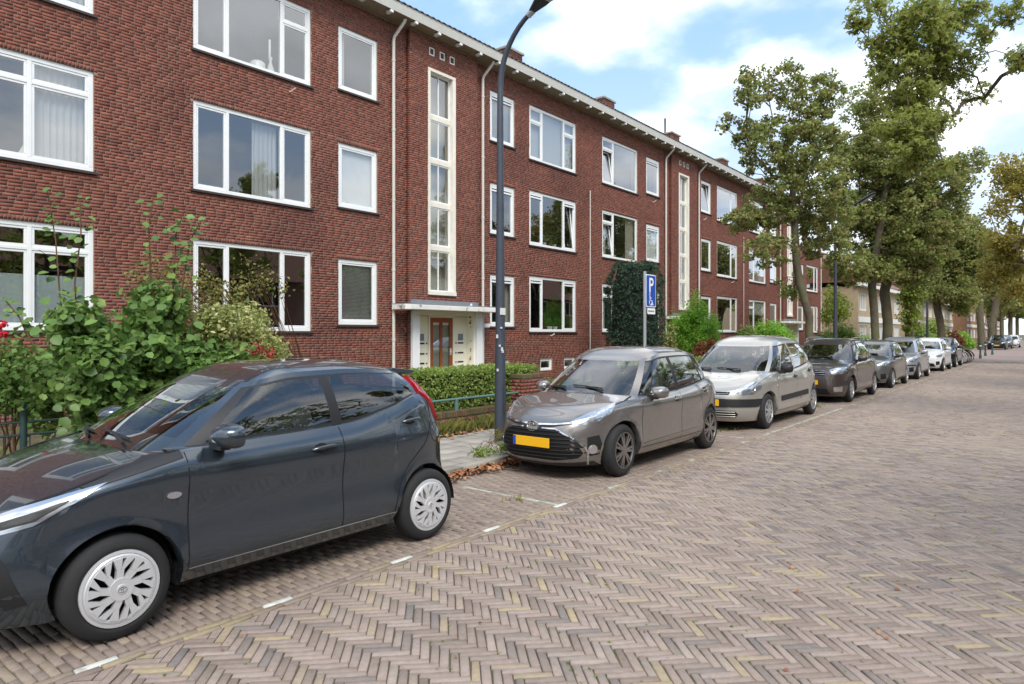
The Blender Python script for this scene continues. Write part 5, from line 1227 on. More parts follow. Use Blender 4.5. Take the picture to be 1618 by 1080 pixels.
small('white small city car with yellow number plate, behind the silver upright car', 36.6, WHIT, wb=2.42, nose=.72, rim=ALLOY)
small('black small hatchback, last in the row before the bicycles', 41.2, BLK)
FARG = 'cars parked beyond the crossing'
small('dark blue hatchback facing us, first car beyond the crossing', 86, BLK, loc=(-5.0, 86, .0), group=FARG)
small('dark grey hatchback, second car beyond the crossing', 93, DGREY, loc=(-4.8, 93, .0), group=FARG)
small('white hatchback, third car beyond the crossing', 100, WHIT, loc=(-4.4, 100, .0), group=FARG)

small('blue hatchback parked across the road, mirrored in the near car', 2.0, paint('paint_blue', srgb(30,72,120), .5, .3), loc=(2.3, 1.6, 0), rot=90, group='cars parked across the road')
small('dark grey hatchback parked across the road', 8.0, DGREY, loc=(2.3, 6.4, 0), rot=90, group='cars parked across the road')
small('white hatchback parked across the road', -4.0, WHIT, loc=(2.3, -3.6, 0), rot=90, group='cars parked across the road')
small('silver hatchback parked across the road', 14.0, SILV, loc=(2.3, 11.6, 0), rot=90, group='cars parked across the road')
# ================================================================== street furniture
LAMPP = mat('lamp_post_paint', srgb(66,72,82), .5, metal=.2, var=.12, scale=8)
LAMPH = mat('lamp_head', srgb(40,42,46), .5)
LAMPG = mat('lamp_glass', srgb(170,170,165), .3)
GALV = mat('galvanised', srgb(176,178,180), .45, metal=.6, var=.08, scale=6)
SIGNB = mat('sign_blue', srgb(20,72,168), .4); SIGNW = mat('sign_white', srgb(232,234,236), .45)
GRNP = mat('green_railing', srgb(84,118,112), .5, var=.1, scale=6); DGRN = mat('dark_green_iron', srgb(34,58,56), .5, var=.1, scale=6)
STICK = mat('sticker_white', srgb(214,214,210), .6)
def street_lamp(x, y, label, stickers=False):
    t = thing('street_lamp', label, 'street lamp', (x, y, 0), 'street lamps along the pavement', local=True)
    b = MB(); b.tube([(0,0,.0),(0,0,.6),(0,0,1.5),(0,0,3.2),(0,0,5.3)], [.084,.084,.074,.058,.044], 14, cap=False)
    pts = [(0,0,5.3)]+[(.95*(1-math.cos(a)), 0, 5.3+1.05*math.sin(a)) for a in np.linspace(.12, 1.15, 9)]
    b.tube(pts, [.044-.0012*i for i in range(len(pts))], 12); b.build('pole', LAMPP, t, 50)
    e = Vector(pts[-1]); d = (e-Vector(pts[-2])).normalized(); q = e+d*.02
    MB().tube([e-d*.05, q+d*.03], [.048, .050], 12).build('collar', GALV, t, 50)
    n = Vector((-d.z, 0, d.x)); s = []
    sec = [(.0,.05,.05),(.10,.085,.07),(.20,.125,.085),(.34,.15,.085),(.55,.15,.075),(.75,.13,.06),(.86,.08,.035)]
    for a, w_, h_ in sec:
        c0 = q+d*a
        for k in range(14):
            an = 2*math.pi*k/14; hh = h_*(.9 if math.sin(an) > 0 else .6); s.append(c0+Vector((0,1,0))*w_*math.cos(an)+n*hh*math.sin(an))
    m = MB(); m.add(s, [(i*14+k, i*14+(k+1) % 14, (i+1)*14+(k+1) % 14, (i+1)*14+k) for i in range(len(sec)-1) for k in range(14)]+[tuple(range(14)), tuple(range((len(sec)-1)*14, len(sec)*14))]); m.build('lamp_head', LAMPH, t, 45)
    g = MB(); gs = []
    for a, w_ in ((.27,.09),(.34,.12),(.55,.125),(.72,.11),(.80,.06)):
        c0 = q+d*a-n*(.052 if .3 < a < .7 else .047); gs += [c0-Vector((0,w_,0)), c0-n*.022, c0+Vector((0,w_,0))]
    g.add(gs, [(i*3+k, i*3+k+1, i*3+k+4, i*3+k+3) for i in range(4) for k in range(2)]); g.build('lamp_glass', LAMPG, t, 60)
    MB().box((.0855,-.03,.5),(.092,.03,.9)).build('service_hatch', LAMPP, t)
    if stickers:
        MB().box((.046,-.060,1.95),(.073,.035,2.05)).build('number_sticker', STICK, t)
        for k in range(7): z = random.uniform(1.1, 1.75); a = random.uniform(-1.6, -.2); r = .0825; MB().box((r*math.cos(a)-.012, r*math.sin(a)-.012, z), (r*math.cos(a)+.012, r*math.sin(a)+.006, z+random.uniform(.02,.06))).build('sticker_remnant', STICK, t)
    return t
street_lamp(-6.47, 7.78, 'tall dark grey street lamp with curved arm, nearest, beside the grey hatchback', True)
street_lamp(-6.47, on_plane(1320, 526, 6.47).y, 'tall dark street lamp with curved arm between the first and second street trees')
street_lamp(-6.47, on_plane(1465, 526, 6.47).y, 'tall dark street lamp far off, third along the pavement')
# parking sign: blue panel facing the road
sg = thing('parking_sign', 'blue disabled parking sign on a slim grey pole in front of the dark yew', 'sign', (-5.93, 11.27, 0), local=True)
MB().tube([(0,0,.0),(0,0,2.80)], .030, 12).build('pole', GALV, sg, 50); MB().lathe([(0,2.815),(.03,2.81),(.031,2.79)], n=12).build('pole_cap', GALV, sg, 50)
def rrect(y0, y1, z0, z1, r, n=5):
    o_ = []
    for cy_, cz_, a0 in ((y1-r, z1-r, 0), (y0+r, z1-r, 90), (y0+r, z0+r, 180), (y1-r, z0+r, 270)):
        o_ += [(cy_+r*math.cos(R(a0+90*k/n)), cz_+r*math.sin(R(a0+90*k/n))) for k in range(n+1)]
    return o_
fx = lambda u, v, d_: (d_, u, v)
sy0, sy1, sz0, sz1 = -.03, .36, 2.16, 2.76
MB().prism(rrect(sy0, sy1, sz0, sz1, .04), .034, .040, fx).build('sign_border', SIGNW, sg)
pan = MB().prism(rrect(sy0+.018, sy1-.018, sz0+.018, sz1-.018, .03), .0405, .0425, fx).build('sign_panel', SIGNB, sg)
P_ = MB(); yb, zb = sy0+.125, 2.43
P_.prism([(yb, zb), (yb+.045, zb), (yb+.045, zb+.27), (yb, zb+.27)], .043, .0445, fx)
o_ = [(yb+.046, zb+.27)]+[(yb+.095+.07*math.sin(a), zb+.195+.075*math.cos(a)) for a in np.linspace(0, math.pi, 12)]+[(yb+.046, zb+.12)]
i_ = [(yb+.046, zb+.228)]+[(yb+.09+.034*math.sin(a), zb+.195+.033*math.cos(a)) for a in np.linspace(0, math.pi, 12)]+[(yb+.046, zb+.162)]
k = len(o_); P_.add([(.0445, a, b) for a, b in o_]+[(.0445, a, b) for a, b in i_]+[(.043, a, b) for a, b in o_]+[(.043, a, b) for a, b in i_], [(j, j+1, k+j+1, k+j) for j in range(k-1)]+[(j, j+1, 2*k+j+1, 2*k+j) for j in range(k-1)])
P_.build('letter_p', SIGNW, pan)
wc = MB(); yc_, zc_ = sy0+.175, 2.245
wc.tube([(.045, yc_+.052*math.cos(a), zc_+.052*math.sin(a)) for a in np.linspace(R(150), R(395), 16)], .0075, 6)
wc.tube([(.045, yc_-.035, zc_+.13), (.045, yc_-.025, zc_+.04), (.045, yc_+.045, zc_+.035), (.045, yc_+.075, zc_-.045), (.045, yc_+.095, zc_-.04)], .009, 6)
wc.tube([(.045, yc_-.03, zc_+.085), (.045, yc_+.035, zc_+.085)], .007, 6); wc.lathe([(0,.004),(.017,.004),(.017,0)], (.043, yc_-.035, zc_+.155), 'X', 12); wc.build('wheelchair_symbol', SIGNW, pan)
un = MB().prism(rrect(.03, .33, 2.03, 2.14, .012), .036, .041, fx).build('sub_plate', SIGNW, sg)
for k in range(7): MB().box((.0412, .06+k*.034, 2.07), (.0418, .06+k*.034+.022, 2.10)).build('plate_lettering', LETTER, un)   # too small to read in the photograph
for z in (2.25, 2.66): MB().tube([(-.034,0,z),(.036,0,z)], .012, 6).build('sign_clamp', GALV, sg)
# ---- low garden wall, pillar, railing
COPE = mat('mossy_coping', srgb(96,74,54), .9, ramp=[srgb(92,66,48), srgb(108,84,60), srgb(86,78,50), srgb(100,72,54)], rnd='attr', var=.3, scale=9, bump=.5, bscale=60, hue=(srgb(92,92,52), 2.5, .5, .6))
COPE_O = mat('mossy_coping_single', srgb(96,74,54), .9, ramp=[srgb(92,66,48), srgb(108,84,60), srgb(86,78,50), srgb(100,72,54)], rnd='obj', var=.3, scale=9, bump=.5, bscale=60, hue=(srgb(92,92,52), 2.5, .5, .6))
GW = -7.62; pilY0, pilY1 = on_plane(823, 526, 7.62).y, on_plane(858, 526, 7.62).y
gw = thing('garden_wall', 'low brown brick garden wall with mossy coping along the pavement', 'wall', (GW-.1, 4, 0))
gy0, gy1, gz = -1.5, pilY0, .33
core = MB().box((GW-.20, gy0, -.05), (GW-.012, gy1, gz)).build('wall_core', MORTAR, gw)
rcw = bricks_rects(gy0, gy1, .06, gz, []); nearw = (rcw[:, 0] > 6.8) & (abs(rcw[:, 1]-rcw[:, 0]-.21) < .001)
link('brickwork', bricks_mesh('brickwork', GW, rcw[~nearw]), FB_A, core)['kind'] = 'stuff'
for i, (a, b, c0, d0) in enumerate(rcw[nearw]):
    o = bpy.data.objects.new('brick', bme[i % 6]); COL.objects.link(o); o.parent = core; o.location = (GW, (a+b)/2, (c0+d0)/2)
cme = MB().box((-.11, -.024, 0), (.012, .024, .10)).v
cm = MB(); cm.box((-.20, -.0245, 0), (.015, .0245, .085)); cmesh = bpy.data.meshes.new('coping_brick'); cmesh.from_pydata(cm.v, [], cm.f); cmesh.materials.append(COPE_O)
for k in range(int((gy1-gy0)/.058)):
    o = bpy.data.objects.new('coping_brick', cmesh); COL.objects.link(o); o.parent = gw; o.location = Vector((GW, gy0+.03+k*.058, gz+.002+RNG.normal(0,.003)))-gw.location; o.rotation_euler = (RNG.normal(0,.03), RNG.normal(0,.02), RNG.normal(0,.03))
pl_ = thing('gate_pillar', 'short square brick pillar at the end of the garden wall, right of the hedge', 'pillar', (GW-.17, (pilY0+pilY1)/2, 0))
px0, px1 = GW-.36, GW+.04; pz = .86
pc = MB().box((px0+.012, pilY0+.012, -.05), (px1-.012, pilY1-.012, pz)).build('pillar_core', MORTAR, pl_)
rp = bricks_rects(pilY0, pilY1, .04, pz, []); link('brickwork', bricks_mesh('brickwork', px1, rp), FB_A, pc)['kind'] = 'stuff'
rp = bricks_rects(px0, px1, .04, pz, []); link('brickwork', bricks_mesh('brickwork', pilY0, rp, nrm=-1, axis='y'), FB_A, pc)['kind'] = 'stuff'
for k in range(int((pilY1-pilY0+.04)/.058)):
    o = MB().box((px0-.02, pilY0-.02+k*.058, pz+.001), (px1+.02, pilY0-.02+k*.058+.05, pz+.06+random.uniform(-.004,.004))).build('coping_brick', COPE_O, pl_)
rl = thing('garden_railing', 'pale green tube railing on the low wall in front of the hedge', 'railing', (GW-.1, 8.5, 0))
rz_ = on_plane(760, 626, 7.7).z
MB().tube([(GW-.08, 6.6, rz_), (GW-.08, pilY0+.02, rz_)], .021, 10).build('rail', GRNP, rl, 50)
for y in (6.75, on_plane(721, 526, 7.7).y): MB().tube([(GW-.08, y, gz+.05), (GW-.08, y, rz_+.005)], .034, 10).build('post', GRNP, rl, 50)
fn = thing('iron_fence', 'dark green iron fence on the low wall in front of the large leafy shrub', 'fence', (GW-.1, 2.5, 0))
fz = [on_plane(44, y, 7.7).z for y in (666, 686, 722)]
py0 = on_plane(37, 640, 7.7).y
for k, z in enumerate(fz): MB().tube([(GW-.08, -1.2, z), (GW-.08, 6.4, z)], .011, 8).build('rail', DGRN, fn)
for j in range(-2, 3):
    y = py0+j*1.75
    if -1.3 < y < 6.5:
        p = MB(); p.tube([(GW-.08, y, gz+.04), (GW-.08, y, fz[0]+.11)], .030, 10); p.lathe([(.034, 0), (.036, .02), (.02, .035), (.030, .06), (.018, .085), (0, .095)], (GW-.08, y, fz[0]+.105), n=12); p.build('post', DGRN, fn, 50)
for k in range(36):
    y = -1.15+k*.21; MB().tube([(GW-.08, y, gz+.10), (GW-.08, y, fz[1]+.0)], .006, 6).build('bar', DGRN, fn)
# ================================================================== plants
def leaf_cloud(C, rad, n, size, lobes=1, up=.35, out=.5, crad=None, flat=1.0, aspect=.8):
    """n leaves round every clump centre; kites (or three-lobed leaves) with random lie"""
    C = np.asarray(C, float); m = len(C); rad = np.broadcast_to(np.asarray(rad, float), m)
    idx = np.repeat(np.arange(m), n); N_ = len(idx)
    d = RNG.normal(size=(N_, 3)); d /= np.linalg.norm(d, axis=1)[:, None]; r = RNG.random(N_)**.45
    off = d*(r*rad[idx])[:, None]; off[:, 2] *= flat; P0 = C[idx]+off
    nrm = RNG.normal(size=(N_, 3))*.55+d*out; nrm[:, 2] += up; nrm /= np.linalg.norm(nrm, axis=1)[:, None]
    t = np.cross(nrm, RNG.normal(size=(N_, 3))); t /= np.linalg.norm(t, axis=1)[:, None]; b = np.cross(nrm, t)
    s = size*RNG.uniform(.6, 1.25, N_); Vs, Fs, rr = [], [], []; crnd = RNG.random(m)
    rnd = np.clip(.45*crnd[idx]+.55*RNG.random(N_), 0, 1)
    if lobes == 0:                                        # rounded leaf: six corners, folded along the midrib
        wv = s*aspect*.5; m_ = lambda f, g, k: P0+t*(s*f)[:, None]+b*(wv*g)[:, None]+nrm*(s*k)[:, None]
        p0, l1, l2, p3, r2, r1 = m_(-.5,0,0), m_(-.22,.85,.09), m_(.2,.9,.07), m_(.5,0,-.06), m_(.2,-.9,.07), m_(-.22,-.85,.09)
        V = np.stack([p0, r1, r2, p3, p0, p3, l2, l1], 1).reshape(-1, 3); return V, np.arange(len(V)).reshape(-1, 4), np.repeat(rnd, 2)
    for q in range(lobes):
        a = (q-(lobes-1)/2)*R(58); tt = t*math.cos(a)+b*math.sin(a); bb = -t*math.sin(a)+b*math.cos(a); L_ = s*(1 if q == (lobes-1)/2 else .82); wd = aspect*.5 if lobes == 1 else .24
        V = np.stack([P0-tt*(L_*.5 if lobes == 1 else 0)[:, None] if lobes == 1 else P0, P0+tt*(L_*.05 if lobes == 1 else L_*.5)[:, None]+bb*(L_*wd)[:, None]+nrm*(s*.08)[:, None], P0+tt*(L_*.5 if lobes == 1 else L_)[:, None]-nrm*(s*.05)[:, None], P0+tt*(L_*.05 if lobes == 1 else L_*.5)[:, None]-bb*(L_*wd)[:, None]+nrm*(s*.08)[:, None]], 1)
        Vs.append(V.reshape(-1, 3)); rr.append(rnd)
    V = np.concatenate(Vs); F = np.arange(len(V)).reshape(-1, 4); return V, F, np.concatenate(rr)
def leaves_obj(name, m, parent, C, rad, n, size, **k):
    V, F, r = leaf_cloud(C, rad, n, size, **k); o = link(name, quads_mesh(name, V, F, r), m, parent); o['kind'] = 'stuff'; return o
def lm(name, cols, trans=.35, rough=.55): return mat(name, cols[0], rough, ramp=cols, rnd='attr', var=.15, scale=3, trans=trans, spec=.35)
MAPLE = lm('maple_leaves', [srgb(94,106,58), srgb(118,132,70), srgb(138,152,80), srgb(156,164,94), srgb(158,142,94), srgb(116,134,70), srgb(144,122,86)], .5)
MAPLE_G = lm('maple_leaves_green', [srgb(94,110,46), srgb(118,136,56), srgb(138,154,64), srgb(156,166,78), srgb(128,140,62), srgb(114,130,58)], .5)
MAPLE_Y = lm('maple_leaves_yellow', [srgb(134,128,58), srgb(152,142,66), srgb(168,156,74), srgb(144,126,62), srgb(126,132,66)], .5)
MAPLE_O = lm('maple_leaves_olive', [srgb(104,114,56), srgb(128,138,66), srgb(148,158,76), srgb(164,170,90), srgb(140,136,74), srgb(122,134,66)], .55)
BARK = mat('bark', srgb(92,82,68), .95, var=.35, scale=5, bump=.9, bscale=26, rnd='attr', dist=.03, hue=(srgb(96,98,66), 2.2, .48, .7))
def in_blobs(blobs, n, shell=.55):
    out_ = []; w_ = np.array([b[1].x*b[1].y*b[1].z for b in blobs])**.75; w_ /= w_.sum()
    for k in RNG.choice(len(blobs), n, p=w_):
        c_, r_ = blobs[k]; d = Vector(RNG.normal(size=3)).normalized(); q = RNG.random()**.36 if shell < .2 else (shell+(1-shell)*RNG.random())*RNG.random()**.2
        out_.append(c_+Vector((d.x*r_.x, d.y*r_.y, d.z*r_.z))*q)
    return out_
def tree(label, trunk, blobs, nclump, nleaf, size, m, crad=.5, lobes=1, r0=.16, name='street_tree', group='street trees', rtip=.006, lean=1.0, rtrunk=None):
    """trunk: list of points; clumps joined to the nearest wood, limb thickness from what they carry"""
    trunk = [Vector(p) for p in trunk]; t = thing(name, label, 'tree', trunk[0], group)
    pos, par = [], []
    for i in range(len(trunk)-1):
        for k in range(5): pos.append(trunk[i].lerp(trunk[i+1], k/5)+Vector((RNG.normal(0,.012), RNG.normal(0,.012), 0))); par.append(len(pos)-2)
    pos.append(trunk[-1]); par.append(len(pos)-2); nt0 = len(pos); zmin = trunk[0].z+(trunk[-1].z-trunk[0].z)*.45
    C = in_blobs(blobs, nclump, .1); C.sort(key=lambda p: (p-trunk[-1]).length)
    A = np.array([tuple(p) for p in pos])
    for c_ in C:
        d = np.linalg.norm(A-np.array(c_), axis=1)+np.maximum(0, A[:, 2]-c_.z+.25)*1.2+np.where(A[:, 2] < zmin, 50, 0)
        j = int(np.argmin(d)); p0 = Vector(A[j]); prev = j; L_ = (c_-p0).length; ns = max(2, int(L_/.5)); new = []
        for k in range(1, ns+1):
            f = k/ns; q = p0.lerp(c_, f)+Vector(RNG.normal(0, .05*L_**.5, 3))*(1-f)*math.sin(f*3.1)*1.5+Vector((0, 0, .10*L_*math.sin(f*math.pi)))
            pos.append(q); par.append(prev); prev = len(pos)-1; new.append(tuple(q))
        A = np.concatenate([A, np.array(new)])
    cnt = np.zeros(len(pos)); ch = [0]*len(pos)
    for i, p in enumerate(par):
        if p >= 0: ch[p] += 1
    for i in range(len(pos)-1, -1, -1):
        if ch[i] == 0: cnt[i] += 1
        if par[i] >= 0: cnt[par[i]] += cnt[i]
    rad = rtip+(r0-rtip)*(cnt/cnt[0])**.52
    for i in range(nt0): rad[i] = max(rad[i], (rtrunk or r0)*(1-.55*i/nt0)); 
    rad[0] *= 1.25
    b = MB(); b.tube(pos[:nt0], [float(q) for q in rad[:nt0]], 14, cap=False)
    for i, p in enumerate(par):
        if p >= 0 and i >= nt0: b.tube([pos[p], pos[i]], [min(rad[p], rad[i]*1.35) if p >= nt0 or i >= nt0 else rad[p], rad[i]], 10 if i < nt0 else (6 if rad[i] > .02 else 4), cap=False)
    b.build('trunk', BARK, t, 60, fixn=False)
    cr = leaves_obj('crown', m, t, [tuple(p) for p in C], RNG.uniform(.6, 1.2, len(C))*crad, nleaf, size, lobes=lobes, flat=.75); return t
def ray(px, py, t): u = (px-809)/FPX; return Vector((t*(-sT+u*cT), t*(cT+u*sT), CAMH+t*(HORY-py)/FPX))
def depth(px, D): u = (px-809)/FPX; return D/(sT-u*cT)
def blobs_px(lst, t, dy=1.2):
    out_ = []
    for b in lst:
        px, py, rx, ry = b[:4]; tt = t+(b[4] if len(b) > 4 else RNG.normal(0, .5)); k = tt/FPX; out_.append((ray(px, py, tt), Vector((rx*k, max(rx, ry)*k*dy, ry*k))))
    return out_
def trunk_px(lst, t, z0=.05):
    p = [ray(px, py, t) for px, py in lst]; b = p[0].copy(); b.z = z0; return [b]+p[1:]
T1 = depth(1277, 6.5)
tree('bare-legged maple with curved mottled trunk, nearest street tree, behind the beige car', trunk_px([(1281,560),(1279,500),(1266,455),(1258,415),(1256,360),(1252,300),(1250,240)], T1),
     blobs_px([(1190,140,28,38),(1158,205,26,22),(1245,135,30,36),(1297,150,36,36),(1212,235,48,45),(1285,235,55,55),(1250,315,70,48),(1178,345,42,20),(1215,395,42,26),(1305,370,38,48),(1243,452,22,22),(1205,180,30,30),(1270,190,35,35),(1320,300,30,50)], T1), 640, 44, .112, MAPLE, crad=.26, r0=.125)
T2 = depth(1383, 6.5)
tree('forked maple with two grey stems, second street tree, beside the curved lamp', trunk_px([(1384,555),(1382,500),(1378,450),(1384,400),(1395,340),(1400,280)], T2),
     blobs_px([(1345,260,46,50),(1400,240,55,55),(1370,170,38,38),(1440,265,50,40),(1350,350,50,45),(1430,350,60,55),(1495,290,42,36),(1470,370,45,45),(1398,425,36,24),(1530,262,28,22),(1340,420,36,30),(1450,200,30,40)], T2), 950, 48, .14, MAPLE, crad=.38, r0=.17)
T3 = depth(1404, 6.4)
tree('dark trunked maple with a side limb, third street tree, close behind the forked one', trunk_px([(1403,556),(1402,505),(1398,465),(1404,420),(1415,380)], T3),
     blobs_px([(1445,430,34,26),(1400,400,40,30),(1440,370,45,35),(1480,330,40,35),(1420,320,45,40),(1380,330,35,40)], T3), 430, 50, .155, MAPLE, crad=.45, r0=.22)
T4 = depth(1437, 6.4)
tree('ivy clad slim maple, fourth street tree', trunk_px([(1438,555),(1436,510),(1433,470),(1436,430)], T4), blobs_px([(1432,420,30,30),(1455,400,35,30),(1420,380,30,30),(1437,500,7,40),(1440,460,14,25)], T4), 80, 70, .18, MAPLE_G, crad=.6, r0=.20)
T5 = depth(1487, 6.4)
tree('spreading maple with mossy trunk, fifth street tree, behind the white city car', trunk_px([(1489,555),(1486,510),(1480,480),(1482,450)], T5), blobs_px([(1490,455,34,26),(1512,420,36,34),(1470,430,30,30),(1500,385,36,30),(1530,380,26,40),(1525,470,18,28)], T5), 340, 60, .21, MAPLE, crad=.7, r0=.24)
T6 = depth(1549, 6.2)
tree('round crowned maple beside the bicycles, sixth street tree', trunk_px([(1551,552),(1550,520),(1548,490),(1550,460)], T6), blobs_px([(1545,440,26,24),(1562,420,26,30),(1530,430,20,22),(1550,390,24,24)], T6), 260, 60, .30, MAPLE, crad=1.0, r0=.32)
T7 = depth(1566, 6.0)
tree('dark leaning maple just beyond the crossing', trunk_px([(1566,548),(1567,515),(1572,490),(1576,460)], T7), blobs_px([(1580,440,22,24),(1570,400,22,26),(1592,420,18,26)], T7), 150, 60, .34, MAPLE, crad=1.2, r0=.34)
tree('yellowing maple at the right edge of the picture', [(4.6, 44, .1), (4.5, 44, 3), (4.2, 44, 6)], blobs_px([(1596,330,34,38),(1580,385,30,30),(1605,400,26,40),(1590,270,26,26),(1610,290,24,40),(1572,430,22,24),(1606,462,16,22)], 40)+[(Vector((1.5,44,9)), Vector((2.4,2.4,2))), (Vector((4.6,45,9)), Vector((2.6,3,2.6)))], 320, 70, .18, MAPLE_Y, crad=.65, r0=.2)
# the tree whose branches hang in from the right
tree('green maple branches hanging in at the top right corner', [(4.9, 14.5, .1), (4.8, 14.6, 3), (4.6, 15, 5.2), (4.4, 15.3, 7.0)],
     blobs_px([(1450,40,48,40,0),(1425,120,42,42,0),(1440,195,44,34,-.3),(1462,250,36,28,-.5),(1428,240,30,34,-.4),(1372,22,34,22,.4),(1345,5,28,12,.6),(1500,110,40,34,.3),(1535,150,22,14,.4),(1520,60,40,30,0),(1600,22,26,26,-1),(1608,100,14,22,-1),(1590,75,14,10,-1),(1500,20,50,30,.5),(1440,160,36,30,.2),(1458,222,34,26,-.2),(1480,180,26,26,.2),(1398,80,34,30,.3),(1470,95,40,36,.3),(1420,195,26,34,0)], 13.5, .8)
     +[(Vector((1.8,15.5,7.6)), Vector((1.2,1.2,.6))), (Vector((4.6,14.5,8.5)), Vector((1.4,1.4,1.2)))], 640, 36, .092, MAPLE_O, crad=.25, lobes=3, r0=.055, rtip=.006, rtrunk=.2)
for k, (x, y, h) in enumerate(((4.9,-5,10),(5.0,4.5,9.5),(4.9,25,10.5),(5.0,34.5,10),(4.9,55,11),(5.0,66,10),(4.9,78,11),(4.9,92,11),(7.6,11,9),(7.8,19.5,9.5),(7.6,29,9))):
    tree('street tree across the road, number %d from the camera side, outside the picture' % (k+1) if False else ['maple across the road behind the photographer','maple across the road beside the photographer','maple across the road seen mirrored in the middle windows','maple across the road seen mirrored in the bay windows','maple across the road opposite the far end of the block','maple across the road past the end of the block','maple across the road opposite the pale houses','last maple across the road before the bend','garden maple across the road opposite the grey hatchback','garden maple across the road opposite the brown estate','garden maple across the road opposite the silver car'][k],
         [(x,y,.1),(x+.1,y,2.6),(x-.1,y+.1,5)], [(Vector((x-.6,y,h*.5)), Vector((2.6,3.0,2.3))), (Vector((x+.3,y+.6,h*.8)), Vector((2.2,2.4,1.8))), (Vector((x-1.6,y-.5,h*.7)), Vector((1.6,1.8,1.4)))], 85, 34, .22, MAPLE_G, crad=.6, r0=.16)
tl_px = [(1300, 40), (1330, 60)]
for k, (x, y, h, m_) in enumerate(((-6.4,104,11,MAPLE),(-6.4,118,12,MAPLE_Y),(-6.2,134,12,MAPLE),(-6.0,152,12,MAPLE_G),(-2.5,190,13,MAPLE),(-9,200,14,MAPLE_G),(2,215,13,MAPLE_Y),(-14,120,10,MAPLE_G),(-18,150,12,MAPLE),(-11,175,12,MAPLE_G))):
    tree(['tall maple behind the dark parked hatchbacks','yellow maple behind the white far car','brownish maple deep in the street','green maple deep in the street','maple closing the end of the street','green tree left of the street end','yellow tree right of the street end','green garden tree between the far houses','brown garden tree behind the far houses','green garden tree near the street end'][k],
         [(x,y,.05),(x,y,h*.3),(x,y,h*.5)], [(Vector((x,y,h*.62)), Vector((3.2,3.4,h*.24))), (Vector((x+.5,y,h*.8)), Vector((2.4,2.6,h*.17)))], 70, 45, .5, m_, crad=1.3, r0=.26, group='far trees')
# ---- shrubs and hedges
TWIG = mat('twig', srgb(96,70,50), .9, var=.2, scale=12)
KIWI = lm('large_leaf', [srgb(68,98,46), srgb(92,124,58), srgb(116,146,72), srgb(82,112,54), srgb(140,164,90), srgb(104,128,66)], .4)
SMALLG = lm('small_leaf', [srgb(92,106,56), srgb(124,128,66), srgb(152,146,80), srgb(112,100,62), srgb(100,118,64)], .4)
VARI = lm('variegated_leaf', [srgb(192,190,120), srgb(220,214,156), srgb(130,144,78), srgb(172,174,102), srgb(110,128,68)], .4)
HEDG = lm('privet_leaf', [srgb(100,130,58), srgb(126,154,72), srgb(148,170,86), srgb(166,174,96), srgb(116,142,66)], .45)
YEW = lm('yew_needles', [srgb(50,70,56), srgb(64,88,68), srgb(78,102,80), srgb(56,78,62)], .25, .7)
CONI = lm('thuja_leaf', [srgb(122,174,60), srgb(144,194,72), srgb(164,206,88), srgb(132,184,66)], .5)
RUST = lm('rust_leaf', [srgb(132,74,48), srgb(160,98,62), srgb(112,72,52), srgb(140,110,70)], .3)
REDF = lm('red_flower', [srgb(150,42,46), srgb(176,66,64), srgb(126,48,44), srgb(150,92,70)], .2)
ROSE = lm('rose_petal', [srgb(190,22,44), srgb(214,44,66), srgb(160,14,32)], .2)
GRASS = lm('grass_blade', [srgb(92,104,48), srgb(128,128,66), srgb(150,138,82), srgb(104,112,56)], .3)
BRLEAF = mat('fallen_leaf', srgb(150,104,70), .85, ramp=[srgb(128,82,52), srgb(166,116,76), srgb(186,140,98), srgb(120,84,62), srgb(152,92,56), srgb(174,130,100)], rnd='attr', var=.2, scale=30)
def shrub(name, label, base, blobs, nclump, nleaf, size, m, crad=.22, stems=8, group=None, cat='shrub', r=.012, **k):
    base = Vector(base); t = thing(name, label, cat, base, group); C = in_blobs(blobs, nclump, .4)
    b = MB()
    for c_ in C[::max(1, nclump//max(stems, 1))]:
        mid = base.lerp(c_, .5)+Vector((RNG.normal(0,.06), RNG.normal(0,.06), .12)); b.tube([base+Vector((RNG.normal(0,.12), RNG.normal(0,.12), 0)), mid, c_], [r, r*.8, r*.35], 5, cap=False)
    b.build('stems', TWIG, t, 60, fixn=False)
    leaves_obj('foliage', m, t, [tuple(p) for p in C], RNG.uniform(.7, 1.2, nclump)*crad, nleaf, size, **k); return t, C
ks, KC = shrub('climbing_shrub', 'big rounded dark green shrub with large leaves and upright shoots behind the iron fence', (-8.5, 4.5, .05),
    blobs_px([(60,610,70,70),(150,590,90,90),(235,560,80,85),(300,580,70,75),(250,490,60,45),(190,650,90,50),(330,630,60,50),(120,520,50,45)], 7.6, .7), 330, 46, .085, KIWI, crad=.21, stems=30, up=.25, out=.8, aspect=.9, lobes=0)
kl = MB(); kl.add([(-.05,0,0),(-.02,.036,.008),(.025,.040,.008),(.055,0,-.006),(.025,-.040,.008),(-.02,-.036,.008),(0,0,0)], [(0,6,1),(1,6,2),(2,6,3),(3,6,4),(4,6,5),(5,6,0)])
kmesh = bpy.data.meshes.new('leaf'); kmesh.from_pydata(kl.v, [], kl.f); kmesh.materials.append(mat('large_leaf_single', srgb(70,100,42), .5, ramp=[srgb(60,88,38), srgb(92,124,54), srgb(112,142,66), srgb(76,108,46)], rnd='obj', var=.12, scale=20, trans=.25)); shade(kmesh, 180)
def leaf_at(parent, p, s=1., face=None):
    o = bpy.data.objects.new('leaf', kmesh); COL.objects.link(o); o.parent = parent; o.location = Vector(p)-parent.location
    d = face or Vector((.55+RNG.normal(0,.35), -.35+RNG.normal(0,.35), .75)); o.rotation_euler = (d.to_track_quat('Z','Y') @ Vector((0,0,1)).to_track_quat('Z','Y')).to_euler(); o.rotation_euler.rotate_axis('Z', RNG.uniform(0, 6.28)); o.scale = (s,)*3
